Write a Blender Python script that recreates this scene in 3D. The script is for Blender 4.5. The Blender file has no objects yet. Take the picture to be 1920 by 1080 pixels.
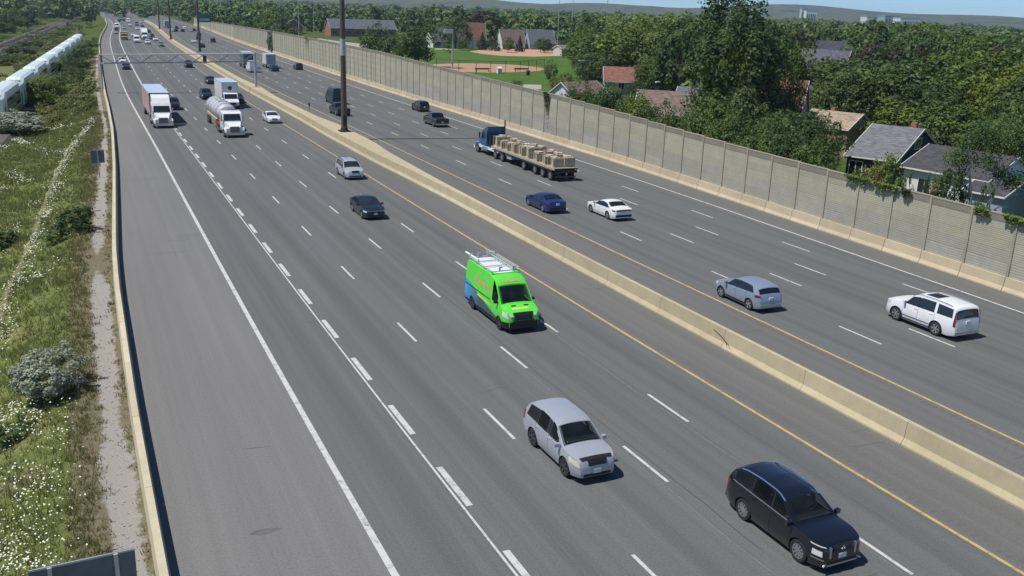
import bpy, bmesh, math, random
import numpy as np
from mathutils import Matrix, Vector

# ------------------------------------------------------------------ camera, sky, sun, exposure
scene = bpy.context.scene
col = scene.collection
R = math.radians
CAM_H = 16.386
F_PX = 1733.06
PITCH, ROLL, YAW = 0.292308, 0.035106, 0.460972
cy, sy, cp, sp = math.cos(YAW), math.sin(YAW), math.cos(PITCH), math.sin(PITCH)
FW = np.array([sy*cp, cy*cp, -sp]); RT0 = np.array([cy, -sy, 0.0]); UP0 = np.cross(RT0, FW)
RT = math.cos(ROLL)*RT0 + math.sin(ROLL)*UP0
UP = -math.sin(ROLL)*RT0 + math.cos(ROLL)*UP0
cam_data = bpy.data.cameras.new('Camera')
cam = bpy.data.objects.new('Camera', cam_data); col.objects.link(cam)
cam_data.sensor_width = 36.0
cam_data.lens = F_PX/1920*36.0
cam_data.clip_start = 0.5; cam_data.clip_end = 40000
cam.matrix_world = Matrix(((RT[0], UP[0], -FW[0], 0), (RT[1], UP[1], -FW[1], 0), (RT[2], UP[2], -FW[2], CAM_H), (0, 0, 0, 1)))
scene.camera = cam

SUN_EL = R(63.0)
SUN_DIR = np.array([-math.sin(R(98))*math.cos(SUN_EL), -math.cos(R(98))*math.cos(SUN_EL), math.sin(SUN_EL)])
world = bpy.data.worlds.new('World'); scene.world = world; world.use_nodes = True
wn = world.node_tree.nodes; wl = world.node_tree.links
sky = wn.new('ShaderNodeTexSky'); sky.sky_type = 'NISHITA'; sky.sun_disc = False
sky.sun_elevation = SUN_EL
sky.sun_rotation = math.atan2(SUN_DIR[0], SUN_DIR[1])
sky.altitude = 10000; sky.air_density = 2.0; sky.dust_density = 0.0; sky.ozone_density = 6.0
tint = wn.new('ShaderNodeMix'); tint.data_type = 'RGBA'; tint.blend_type = 'MULTIPLY'; tint.inputs[0].default_value = 1.0; tint.inputs[7].default_value = (1.0, 1.0, 0.95, 1)
wl.new(sky.outputs[0], tint.inputs[6]); wl.new(tint.outputs[2], wn['Background'].inputs[0]); wn['Background'].inputs[1].default_value = 0.105
sun_d = bpy.data.lights.new('Sun', 'SUN'); sun_d.energy = 4.0; sun_d.angle = R(0.53); sun_d.color = (1.0, 0.955, 0.89)
sun = bpy.data.objects.new('Sun', sun_d); col.objects.link(sun)
sun.rotation_euler = Vector(SUN_DIR).to_track_quat('Z', 'Y').to_euler()
scene.view_settings.view_transform = 'Standard'; scene.view_settings.look = 'None'
scene.view_settings.gamma = 1.0; scene.view_settings.use_curve_mapping = False
scene.view_settings.exposure = 0.26
scene.render.resolution_x = 1024; scene.render.resolution_y = 576
try:
    scene.cycles.max_bounces = 6; scene.cycles.transparent_max_bounces = 6; scene.cycles.volume_bounces = 0
except Exception:
    pass

# ------------------------------------------------------------------ road curve and terrain
SK = np.array([0, 60, 120, 180, 260, 400, 600, 900.])
KK = np.array([0.000731, 0.000108, -0.000144, 0.000384, -0.000043, 0.000242, -0.000248, 0.0001])
SS = np.arange(-60, 1800, 1.0)
_k = np.interp(SS, SK, KK); _k[SS < 0] = 0.0
HH = np.cumsum(_k); HH -= HH[60]
CX = np.cumsum(np.sin(HH)); CX -= CX[60]
CY = np.cumsum(np.cos(HH)); CY -= CY[60]

def st(s, t):
    x = np.interp(s, SS, CX); y = np.interp(s, SS, CY); h = np.interp(s, SS, HH)
    return x + t*np.cos(h), y - t*np.sin(h)

def head(s): return float(np.interp(s, SS, HH))

def w2st(x, y):
    x = np.asarray(x, float); y = np.asarray(y, float)
    s = np.clip(y, -55, 1780)
    for _ in range(12):
        X = np.interp(s, SS, CX); Y = np.interp(s, SS, CY); h = np.interp(s, SS, HH)
        s = np.clip(s + (x-X)*np.sin(h) + (y-Y)*np.cos(h), -58, 1790)
    X = np.interp(s, SS, CX); Y = np.interp(s, SS, CY); h = np.interp(s, SS, HH)
    return s, (x-X)*np.cos(h) - (y-Y)*np.sin(h)

LB_S = [-60, 25, 38, 47, 55, 64, 78, 98, 126, 155, 200, 330, 600, 1800]
LB_T = [1.75, 1.75, 1.72, 1.78, 1.82, 2.0, 2.5, 3.2, 4.0, 4.45, 4.7, 4.6, 4.6, 4.6]
def lb(s): return np.interp(s, LB_S, LB_T)
RB_S = [-60, 36, 45, 57, 68, 80, 92, 105, 150, 250, 1800]
RB_T = [53.3, 53.4, 53.85, 54.3, 54.75, 55.2, 55.45, 55.5, 55.5, 55.7, 55.9]
def rb(s): return np.interp(s, RB_S, RB_T)
RE_S = [-60, 34, 40, 54, 67, 80, 92, 1800]
RE_T = [50.6, 50.75, 51.05, 51.5, 51.9, 52.12, 52.1, 52.1]
def redge(s): return np.interp(s, RE_S, RE_T)

def sstep(a, b, x):
    u = np.clip((x-a)/(b-a), 0, 1); return u*u*(3-2*u)

def terrain(x, y):
    s, t = w2st(x, y)
    base = -0.05 + 0*s
    left = -2.4*sstep(1.0, 8.5, lb(s)-1.2-t)
    bump = 0.10*np.sin(x*0.55+1.3)*np.sin(y*0.37) + 0.06*np.sin(x*1.3+y*0.9)
    bump = bump*sstep(1.5, 5.0, lb(s)-t)*(1-sstep(-9, -14, t))
    return base + left + bump

def ray_dir(px, py):
    return FW*F_PX + RT*(px-960) - UP*(py-540)

def at(px, py, z=0.0):
    v = ray_dir(px, py); k = (z-CAM_H)/v[2]
    return np.array([v[0]*k, v[1]*k, z])

def at_ground(px, py):
    z = 0.0
    for _ in range(12):
        p = at(px, py, z); z = 0.5*z + 0.5*float(terrain(p[0], p[1]))
    return np.array([p[0], p[1], float(terrain(p[0], p[1]))])

def at_range(px, py, rng):
    """the point on the line of sight (px,py) at horizontal distance rng"""
    v = ray_dir(px, py); k = rng/math.hypot(v[0], v[1])
    return np.array([v[0]*k, v[1]*k, CAM_H + v[2]*k])

# ------------------------------------------------------------------ materials
MATS = {}
def new_mat(name):
    m = bpy.data.materials.new(name); m.use_nodes = True
    MATS[name] = m
    return m, m.node_tree.nodes, m.node_tree.links, m.node_tree.nodes['Principled BSDF']

def _coord(n, l, kind='Object', scale=(1, 1, 1)):
    tc = n.new('ShaderNodeTexCoord'); mp = n.new('ShaderNodeMapping'); mp.inputs['Scale'].default_value = scale
    l.new(tc.outputs[kind], mp.inputs[0]); return mp.outputs[0]

def _noise(n, l, vec, scale, detail=4, rough=0.6):
    t = n.new('ShaderNodeTexNoise'); t.inputs['Scale'].default_value = scale; t.inputs['Detail'].default_value = detail
    t.inputs['Roughness'].default_value = rough
    if vec is not None: l.new(vec, t.inputs['Vector'])
    return t.outputs['Fac']

def _ramp(n, l, fac, stops):
    r = n.new('ShaderNodeValToRGB'); cr = r.color_ramp
    while len(cr.elements) < len(stops): cr.elements.new(0.5)
    for e, (p, c) in zip(cr.elements, stops):
        e.position = p; e.color = (c[0], c[1], c[2], 1) if not isinstance(c, (int, float)) else (c, c, c, 1)
    l.new(fac, r.inputs[0]); return r.outputs[0]

def _mix(n, l, fac, a, b, mode='MIX'):
    m = n.new('ShaderNodeMix'); m.data_type = 'RGBA'; m.blend_type = mode
    for sock, v in ((m.inputs[0], fac), (m.inputs[6], a), (m.inputs[7], b)):
        if isinstance(v, (int, float)): sock.default_value = v
        elif isinstance(v, tuple): sock.default_value = (v[0], v[1], v[2], 1)
        else: l.new(v, sock)
    return m.outputs[2]

def _bump(n, l, bs, h, strength=0.3, dist=0.02):
    b = n.new('ShaderNodeBump'); b.inputs['Strength'].default_value = strength; b.inputs['Distance'].default_value = dist
    l.new(h, b.inputs['Height']); l.new(b.outputs[0], bs.inputs['Normal'])

def plain(name, c, rough=0.6, metal=0.0, var=0.12, scale=3.0, coat=0.0, spec=0.5, bump=0.0):
    m, n, l, b = new_mat(name)
    v = _coord(n, l)
    f = _noise(n, l, v, scale, 5, 0.65)
    lo = tuple(max(0, x*(1-var)) for x in c); hi = tuple(min(1, x*(1+var)) for x in c)
    l.new(_ramp(n, l, f, [(0.3, lo), (0.7, hi)]), b.inputs['Base Color'])
    b.inputs['Roughness'].default_value = rough; b.inputs['Metallic'].default_value = metal
    b.inputs['Coat Weight'].default_value = coat; b.inputs['Coat Roughness'].default_value = 0.06
    b.inputs['Specular IOR Level'].default_value = spec
    if bump: _bump(n, l, b, f, bump, 0.02)
    return m

def asphalt(name, base, streak, wheel=False, brown=(0, 0, 0), lane0=0.0, lane_w=3.65):
    m, n, l, b = new_mat(name)
    tc = n.new('ShaderNodeTexCoord'); sp_ = n.new('ShaderNodeSeparateXYZ'); l.new(tc.outputs['UV'], sp_.inputs[0])
    def sc(v):
        mp = n.new('ShaderNodeMapping'); mp.inputs['Scale'].default_value = v; l.new(tc.outputs['UV'], mp.inputs[0]); return mp.outputs[0]
    fine = _noise(n, l, sc((1, 1, 1)), 9.0, 6, 0.8)
    grain = _noise(n, l, sc((1, 1, 1)), 17.0, 5, 0.85)
    big = _noise(n, l, sc((0.35, 0.03, 1)), 1.0, 4, 0.6)
    stk = _noise(n, l, sc((2.2, 0.012, 1)), 1.0, 5, 0.7)
    c = _ramp(n, l, fine, [(0.25, tuple(x*0.84 for x in base)), (0.75, tuple(x*1.16 for x in base))])
    c = _mix(n, l, 1.0, c, _ramp(n, l, grain, [(0.32, 0.72), (0.68, 1.28)]), 'MULTIPLY')
    c = _mix(n, l, 1.0, c, _ramp(n, l, big, [(0.3, 0.92), (0.7, 1.06)]), 'MULTIPLY')
    c = _mix(n, l, 1.0, c, _ramp(n, l, stk, [(0.3, 1-streak), (0.7, 1+streak*0.6)]), 'MULTIPLY')
    if wheel:
        # dark oil band in the middle of each lane, polished paths beside it
        mm = n.new('ShaderNodeMath'); mm.operation = 'SUBTRACT'; l.new(sp_.outputs[0], mm.inputs[0]); mm.inputs[1].default_value = lane0
        md = n.new('ShaderNodeMath'); md.operation = 'DIVIDE'; l.new(mm.outputs[0], md.inputs[0]); md.inputs[1].default_value = lane_w
        fr = n.new('ShaderNodeMath'); fr.operation = 'FRACT'; l.new(md.outputs[0], fr.inputs[0])
        wob = _noise(n, l, sc((0.1, 0.02, 1)), 1.0, 3, 0.6)
        band = _ramp(n, l, fr.outputs[0], [(0.0, 1.05), (0.2, 0.97), (0.33, 1.03), (0.5, 0.80), (0.68, 1.02), (0.82, 0.96), (1.0, 1.05)])
        c = _mix(n, l, _ramp(n, l, wob, [(0.3, 0.55), (0.75, 1.0)]), c, _mix(n, l, 1.0, c, band, 'MULTIPLY'))
    l.new(c, b.inputs['Base Color']); b.inputs['Roughness'].default_value = 0.9
    b.inputs['Specular IOR Level'].default_value = 0.25
    _bump(n, l, b, fine, 0.25, 0.01)
    return m

asphalt('lane_asphalt', (0.125, 0.132, 0.130), 0.13, True, lane0=7.6, lane_w=3.69)
asphalt('lane_asphalt_b', (0.124, 0.131, 0.129), 0.13, True, lane0=34.3, lane_w=3.6)
asphalt('shoulder_asphalt', (0.176, 0.174, 0.168), 0.10)
asphalt('median_asphalt', (0.140, 0.139, 0.134), 0.12)

def worn_paint(name, c):
    m, n, l, b = new_mat(name)
    v = _coord(n, l, 'Generated')
    v = n.new('ShaderNodeNewGeometry').outputs['Position']
    f = _noise(n, l, v, 2.2, 8, 0.85)
    l.new(_ramp(n, l, f, [(0.36, tuple(x*0.42 for x in c)), (0.49, c), (0.8, tuple(min(1, x*1.1) for x in c))]), b.inputs['Base Color'])
    b.inputs['Roughness'].default_value = 0.7
worn_paint('white_line', (0.52, 0.52, 0.49)); worn_paint('yellow_line', (0.50, 0.355, 0.125))

def concrete(name, base, stain, zscale=1.0):
    m, n, l, b = new_mat(name)
    p = n.new('ShaderNodeNewGeometry').outputs['Position']
    mp = n.new('ShaderNodeMapping'); mp.inputs['Scale'].default_value = (1, 1, 0.18); l.new(p, mp.inputs[0])
    f1 = _noise(n, l, p, 0.8, 6, 0.7); f2 = _noise(n, l, mp.outputs[0], 3.0, 5, 0.7); f3 = _noise(n, l, p, 22, 3, 0.7)
    c = _ramp(n, l, f1, [(0.3, tuple(x*0.88 for x in base)), (0.7, tuple(x*1.08 for x in base))])
    c = _mix(n, l, _ramp(n, l, f2, [(0.52, 0.0), (0.78, 0.55)]), c, stain)
    c = _mix(n, l, 1.0, c, _ramp(n, l, f3, [(0.3, 0.93), (0.7, 1.07)]), 'MULTIPLY')
    oi = n.new('ShaderNodeObjectInfo'); c = _mix(n, l, 1.0, c, _ramp(n, l, oi.outputs['Random'], [(0.0, 0.93), (1.0, 1.06)]), 'MULTIPLY')
    l.new(c, b.inputs['Base Color']); b.inputs['Roughness'].default_value = 0.9; b.inputs['Specular IOR Level'].default_value = 0.2
    _bump(n, l, b, f3, 0.15, 0.01)
concrete('barrier_concrete', (0.46, 0.40, 0.255), (0.36, 0.30, 0.19))
concrete('barrier_concrete_left', (0.52, 0.46, 0.33), (0.40, 0.33, 0.22))
concrete('jersey_concrete', (0.52, 0.435, 0.295), (0.43, 0.345, 0.23))
concrete('noise_wall', (0.385, 0.368, 0.272), (0.325, 0.31, 0.23))
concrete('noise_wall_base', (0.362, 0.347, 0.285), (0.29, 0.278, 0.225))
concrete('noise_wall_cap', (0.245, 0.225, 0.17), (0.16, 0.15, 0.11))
concrete('wall_post', (0.36, 0.33, 0.245), (0.28, 0.25, 0.18))
concrete('side_walk', (0.42, 0.38, 0.32), (0.33, 0.30, 0.25))

plain('galv', (0.46, 0.49, 0.49), 0.55, 0.3, 0.1); plain('mast_brown', (0.115, 0.085, 0.066), 0.6, 0.2, 0.2, 1.0)
plain('steel_dark', (0.04, 0.042, 0.045), 0.55, 0.3); plain('sign_back', (0.105, 0.135, 0.18), 0.5, 0.2, 0.15)
plain('sign_green', (0.01, 0.16, 0.10), 0.5); plain('tyre', (0.018, 0.018, 0.019), 0.85); plain('rim', (0.50, 0.51, 0.53), 0.35, 0.8)
plain('rim_dark', (0.09, 0.08, 0.08), 0.5, 0.5); plain('black_trim', (0.014, 0.014, 0.016), 0.5); plain('well', (0.006, 0.006, 0.006), 0.9)
plain('chrome', (0.62, 0.63, 0.65), 0.2, 0.9, 0.05); plain('lamp', (0.68, 0.70, 0.70), 0.15, 0.1, 0.1, 3, 0.5)
plain('lamp_yellowed', (0.62, 0.58, 0.42), 0.2, 0.0, 0.1, 3, 0.4)
plain('tail', (0.16, 0.012, 0.012), 0.25, 0, 0.1, 3, 0.5); plain('plate', (0.68, 0.70, 0.74), 0.5); plain('white_trim', (0.72, 0.72, 0.70), 0.6)
def glass_mat(name, c, rough=0.06):
    m, n, l, b = new_mat(name)
    f = _noise(n, l, _coord(n, l), 1.7, 2)
    l.new(_ramp(n, l, f, [(0.3, tuple(x*0.6 for x in c)), (0.7, tuple(x*1.4 for x in c))]), b.inputs['Base Color'])
    b.inputs['Roughness'].default_value = rough; b.inputs['Specular IOR Level'].default_value = 0.6
glass_mat('glass', (0.010, 0.013, 0.016)); glass_mat('windshield', (0.022, 0.030, 0.034)); glass_mat('house_glass', (0.02, 0.028, 0.03), 0.1)
plain('seat_cloth', (0.16, 0.15, 0.14), 0.9)
def clear_glass(name, c, through):
    glass_mat(name, c); m = MATS[name]; n, l = m.node_tree.nodes, m.node_tree.links
    tb = n.new('ShaderNodeBsdfTransparent'); tb.inputs[0].default_value = (0.75, 0.82, 0.80, 1); ms = n.new('ShaderNodeMixShader'); ms.inputs[0].default_value = through
    l.new(n['Principled BSDF'].outputs[0], ms.inputs[1]); l.new(tb.outputs[0], ms.inputs[2]); l.new(ms.outputs[0], n['Material Output'].inputs[0])
clear_glass('windshield_clear', (0.02, 0.028, 0.03), 0.62); clear_glass('glass_clear', (0.008, 0.01, 0.012), 0.4)

def paint(name, c, metal=0.0, rough=0.35, coat=0.6):
    m = plain(name, c, rough, metal, 0.05, 2.0, coat)
    n, l = m.node_tree.nodes, m.node_tree.links; b = n['Principled BSDF']
    # road dust low on the flanks
    src = b.inputs['Base Color'].links[0].from_socket
    tc = n.new('ShaderNodeTexCoord'); sx = n.new('ShaderNodeSeparateXYZ'); l.new(tc.outputs['Object'], sx.inputs[0])
    nz = _noise(n, l, tc.outputs['Object'], 4.0, 4)
    ad = n.new('ShaderNodeMath'); ad.operation = 'MULTIPLY_ADD'; l.new(nz, ad.inputs[0]); ad.inputs[1].default_value = 0.5; l.new(sx.outputs[2], ad.inputs[2])
    fac = _ramp(n, l, ad.outputs[0], [(0.35, 0.16 if max(c) < 0.05 else 0.32), (0.75, 0.0)])
    l.new(_mix(n, l, fac, src, (0.16, 0.15, 0.13)), b.inputs['Base Color'])
    return m
paint('paint_black', (0.005, 0.007, 0.013), 0.0, 0.18, 1.0); paint('paint_silver', (0.46, 0.49, 0.53), 0.35, 0.3); paint('paint_darkgreen', (0.008, 0.016, 0.020), 0.1)
paint('paint_silver_blue', (0.33, 0.40, 0.50), 0.4, 0.3); paint('paint_white', (0.78, 0.79, 0.79)); paint('paint_blue', (0.012, 0.026, 0.14), 0.2)
paint('paint_silver_light', (0.52, 0.55, 0.58), 0.3, 0.3); paint('truck_white', (0.78, 0.79, 0.78), 0, 0.45); paint('truck_blue', (0.012, 0.10, 0.20)); paint('truck_red', (0.32, 0.03, 0.03))
paint('trailer_orange', (0.48, 0.30, 0.25), 0, 0.5, 0.1); paint('trailer_roof', (0.48, 0.58, 0.72), 0.1, 0.45, 0.1); paint('tank_steel', (0.62, 0.61, 0.62), 0.35, 0.4, 0.1)
plain('deck_wood', (0.36, 0.32, 0.25), 0.8); plain('stone_beige', (0.47, 0.40, 0.29), 0.9, 0, 0.3, 4.0, bump=0.5); plain('crate_wood', (0.42, 0.37, 0.24), 0.8, 0, 0.25)
# colour taken from the object, for the many far cars that share one mesh
m, n, l, b = new_mat('paint_any')
oi = n.new('ShaderNodeObjectInfo'); f = _noise(n, l, _coord(n, l), 2.0, 3)
l.new(_mix(n, l, 1.0, oi.outputs['Color'], _ramp(n, l, f, [(0.3, 0.93), (0.7, 1.05)]), 'MULTIPLY'), b.inputs['Base Color'])
b.inputs['Roughness'].default_value = 0.35; b.inputs['Coat Weight'].default_value = 0.4

# the green service van: lime body, blue sweep low at the rear, white roof
m, n, l, b = new_mat('van_livery')
tc = n.new('ShaderNodeTexCoord'); sx = n.new('ShaderNodeSeparateXYZ'); l.new(tc.outputs['Object'], sx.inputs[0])
mm = n.new('ShaderNodeMath'); mm.operation = 'MULTIPLY_ADD'; l.new(sx.outputs[0], mm.inputs[0]); mm.inputs[1].default_value = 0.30; l.new(sx.outputs[2], mm.inputs[2])
green = _ramp(n, l, _noise(n, l, tc.outputs['Object'], 1.5), [(0.3, (0.10, 0.66, 0.045)), (0.7, (0.12, 0.74, 0.055))])
mm.inputs[1].default_value = 0.22
fx_ = n.new('ShaderNodeMapRange'); l.new(sx.outputs[0], fx_.inputs[0]); fx_.inputs[1].default_value = -2.9; fx_.inputs[2].default_value = -0.6
low_c = _mix(n, l, fx_.outputs[0], (0.06, 0.36, 0.62), (0.045, 0.10, 0.12))
c = _mix(n, l, _ramp(n, l, mm.outputs[0], [(0.0, 1.0), (0.96, 1.0), (0.99, 0.0)]), green, low_c)
roof = n.new('ShaderNodeMath'); roof.operation = 'GREATER_THAN'; l.new(sx.outputs[2], roof.inputs[0]); roof.inputs[1].default_value = 2.655
c = _mix(n, l, roof.outputs[0], c, (0.78, 0.79, 0.82))
l.new(c, b.inputs['Base Color']); b.inputs['Roughness'].default_value = 0.35; b.inputs['Coat Weight'].default_value = 0.5
plain('livery_pink', (0.55, 0.36, 0.16), 0.5, 0, 0.25, 6); plain('livery_yellow', (0.55, 0.66, 0.12), 0.5)

def leaf_mat(name, c1, c2, trans=0.34, vary=0.12):
    m, n, l, b = new_mat(name)
    oi = n.new('ShaderNodeObjectInfo')
    p = n.new('ShaderNodeNewGeometry').outputs['Position']
    f = _noise(n, l, p, 0.9, 4, 0.75)
    c = _ramp(n, l, f, [(0.28, c1), (0.72, c2)])
    hs = n.new('ShaderNodeHueSaturation')
    mr = n.new('ShaderNodeMapRange'); l.new(oi.outputs['Random'], mr.inputs[0]); mr.inputs[3].default_value = 0.5-0.022*vary/0.12; mr.inputs[4].default_value = 0.5+0.016*vary/0.12
    mv = n.new('ShaderNodeMapRange'); l.new(oi.outputs['Random'], mv.inputs[0]); mv.inputs[3].default_value = 1.25; mv.inputs[4].default_value = 0.75
    l.new(mr.outputs[0], hs.inputs['Hue']); l.new(mv.outputs[0], hs.inputs['Value']); l.new(c, hs.inputs['Color'])
    l.new(hs.outputs[0], b.inputs['Base Color']); b.inputs['Roughness'].default_value = 0.55; b.inputs['Specular IOR Level'].default_value = 0.3
    tr = n.new('ShaderNodeBsdfTranslucent'); l.new(hs.outputs[0], tr.inputs[0])
    ms = n.new('ShaderNodeMixShader'); ms.inputs[0].default_value = trans
    out = n['Material Output']; l.new(b.outputs[0], ms.inputs[1]); l.new(tr.outputs[0], ms.inputs[2]); l.new(ms.outputs[0], out.inputs[0])
leaf_mat('leaf_dark', (0.041, 0.078, 0.024), (0.097, 0.162, 0.046)); leaf_mat('leaf_mid', (0.059, 0.106, 0.026), (0.138, 0.213, 0.051))
leaf_mat('leaf_light', (0.083, 0.140, 0.023), (0.188, 0.259, 0.043)); leaf_mat('leaf_yellow', (0.096, 0.144, 0.017), (0.192, 0.252, 0.034))
leaf_mat('leaf_purple', (0.039, 0.023, 0.026), (0.078, 0.049, 0.047)); leaf_mat('leaf_spruce', (0.025, 0.050, 0.031), (0.059, 0.098, 0.056), 0.1)
leaf_mat('leaf_silver', (0.17, 0.20, 0.135), (0.37, 0.40, 0.29), 0.15, 0.04); leaf_mat('leaf_grey', (0.085, 0.125, 0.075), (0.18, 0.23, 0.15), 0.2, 0.05)
leaf_mat('leaf_vine', (0.036, 0.048, 0.018), (0.072, 0.090, 0.030)); leaf_mat('grass_blade', (0.17, 0.20, 0.058), (0.31, 0.315, 0.12), 0.55, 0.0); leaf_mat('dry_grass', (0.15, 0.13, 0.06), (0.25, 0.21, 0.11), 0.2, 0.0)
leaf_mat('lawn_bright', (0.05, 0.12, 0.012), (0.09, 0.17, 0.025))
plain('petal', (0.74, 0.73, 0.62), 0.7, 0, 0.1); plain('petal_yellow', (0.62, 0.58, 0.10), 0.7); plain('bark', (0.085, 0.065, 0.048), 0.9, 0, 0.3, 3); plain('bark_birch', (0.55, 0.52, 0.46), 0.8, 0, 0.3, 4)
plain('flower_orange', (0.6, 0.3, 0.05), 0.7)

def ground_mat():
    m, n, l, b = new_mat('ground_grass')
    p = n.new('ShaderNodeNewGeometry').outputs['Position']
    f = _noise(n, l, p, 0.06, 6, 0.65); g = _noise(n, l, p, 2.2, 5, 0.75)
    c = _ramp(n, l, f, [(0.3, (0.045, 0.068, 0.016)), (0.55, (0.075, 0.105, 0.022)), (0.75, (0.13, 0.125, 0.045))])
    c = _mix(n, l, 1.0, c, _ramp(n, l, g, [(0.25, 0.7), (0.75, 1.3)]), 'MULTIPLY')
    l.new(c, b.inputs['Base Color']); b.inputs['Roughness'].default_value = 0.95; b.inputs['Specular IOR Level'].default_value = 0.1
    _bump(n, l, b, g, 0.6, 0.1)
ground_mat()
def verge_mat():
    # UV: u = metres left of the barrier, v = metres along it
    m, n, l, b = new_mat('verge_ground')
    tc = n.new('ShaderNodeTexCoord'); uv = tc.outputs['UV']; sx = n.new('ShaderNodeSeparateXYZ'); l.new(uv, sx.inputs[0])
    at_g = n.new('ShaderNodeAttribute'); at_g.attribute_name = 'gravel'
    at_p = n.new('ShaderNodeAttribute'); at_p.attribute_name = 'path'
    at_w = n.new('ShaderNodeAttribute'); at_w.attribute_name = 'weed'
    f = _noise(n, l, uv, 0.35, 5, 0.65); g = _noise(n, l, uv, 4.5, 6, 0.8); h = _noise(n, l, uv, 17.0, 4, 0.8); e = _noise(n, l, uv, 1.6, 6, 0.75)
    grass = _ramp(n, l, f, [(0.25, (0.09, 0.115, 0.032)), (0.5, (0.135, 0.16, 0.048)), (0.75, (0.21, 0.20, 0.09))])
    grass = _mix(n, l, 1.0, grass, _ramp(n, l, g, [(0.25, 0.6), (0.75, 1.35)]), 'MULTIPLY')
    weed = _ramp(n, l, g, [(0.3, (0.12, 0.105, 0.06)), (0.6, (0.19, 0.165, 0.11)), (0.75, (0.15, 0.15, 0.065))])
    grav = _ramp(n, l, h, [(0.25, (0.19, 0.175, 0.155)), (0.55, (0.33, 0.31, 0.28)), (0.8, (0.45, 0.43, 0.40))])
    dirt = _ramp(n, l, g, [(0.3, (0.13, 0.13, 0.06)), (0.7, (0.22, 0.21, 0.12))])
    def edge(attr, lo, hi):
        ad = n.new('ShaderNodeMath'); ad.operation = 'ADD'; l.new(attr.outputs['Fac'], ad.inputs[0])
        mu = n.new('ShaderNodeMath'); mu.operation = 'MULTIPLY_ADD'; l.new(e, mu.inputs[0]); mu.inputs[1].default_value = 0.9; mu.inputs[2].default_value = -0.45
        l.new(mu.outputs[0], ad.inputs[1]); return _ramp(n, l, ad.outputs[0], [(lo, 0.0), (hi, 1.0)])
    c = _mix(n, l, edge(at_w, 0.4, 0.6), grass, weed)
    c = _mix(n, l, edge(at_p, 0.45, 0.65), c, dirt)
    c = _mix(n, l, edge(at_g, 0.42, 0.56), c, grav)
    l.new(c, b.inputs['Base Color']); b.inputs['Roughness'].default_value = 0.95; b.inputs['Specular IOR Level'].default_value = 0.1
    _bump(n, l, b, g, 0.7, 0.08)
verge_mat()
def noisy(name, stops, scale, detail=5, bump=0.3, rough=0.95):
    m, n, l, b = new_mat(name)
    p = n.new('ShaderNodeNewGeometry').outputs['Position']
    f = _noise(n, l, p, scale, detail, 0.7)
    l.new(_ramp(n, l, f, stops), b.inputs['Base Color']); b.inputs['Roughness'].default_value = rough; b.inputs['Specular IOR Level'].default_value = 0.15
    if bump: _bump(n, l, b, f, bump, 0.05)
noisy('ballast', [(0.3, (0.075, 0.066, 0.062)), (0.7, (0.155, 0.14, 0.135))], 6.0)
noisy('infield_clay', [(0.3, (0.40, 0.235, 0.15)), (0.7, (0.52, 0.33, 0.22))], 0.5)
noisy('field_grass', [(0.3, (0.050, 0.105, 0.016)), (0.7, (0.085, 0.155, 0.026))], 0.15)
noisy('sand', [(0.3, (0.42, 0.36, 0.26)), (0.7, (0.54, 0.48, 0.37))], 0.8)
noisy('hill', [(0.35, (0.035, 0.06, 0.03)), (0.52, (0.10, 0.115, 0.065)), (0.65, (0.03, 0.055, 0.03))], 0.008, 6, 0)
noisy('street', [(0.3, (0.15, 0.15, 0.15)), (0.7, (0.20, 0.20, 0.195))], 1.0)
noisy('lot', [(0.3, (0.30, 0.29, 0.28)), (0.7, (0.38, 0.37, 0.36))], 0.3)
noisy('rail_steel', [(0.3, (0.16, 0.12, 0.10)), (0.7, (0.28, 0.25, 0.23))], 2.0, 3, 0, 0.5)

def shingle(name, c, row=0.16):
    m, n, l, b = new_mat(name)
    v = _coord(n, l, 'UV')
    br = n.new('ShaderNodeTexBrick'); l.new(v, br.inputs['Vector'])
    br.inputs['Scale'].default_value = 1.0; br.inputs['Brick Width'].default_value = 0.55; br.inputs['Row Height'].default_value = row
    br.inputs['Mortar Size'].default_value = 0.012; br.inputs['Bias'].default_value = 0.0
    br.inputs['Color1'].default_value = (*[x*0.72 for x in c], 1); br.inputs['Color2'].default_value = (*[min(1, x*1.25) for x in c], 1); br.inputs['Mortar'].default_value = (*[x*0.45 for x in c], 1)
    f = _noise(n, l, v, 1.2, 5)
    cc = _mix(n, l, 1.0, br.outputs[0], _ramp(n, l, f, [(0.3, 0.82), (0.7, 1.15)]), 'MULTIPLY')
    l.new(cc, b.inputs['Base Color']); b.inputs['Roughness'].default_value = 0.92; _bump(n, l, b, br.outputs['Fac'], -0.4, 0.01)
shingle('roof_grey', (0.165, 0.17, 0.185)); shingle('roof_dark', (0.065, 0.065, 0.072)); shingle('roof_tan', (0.36, 0.28, 0.20)); shingle('roof_brown', (0.20, 0.145, 0.125))
shingle('roof_red', (0.235, 0.11, 0.08)); shingle('roof_slate', (0.13, 0.14, 0.17)); shingle('roof_orange', (0.34, 0.17, 0.07))
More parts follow.
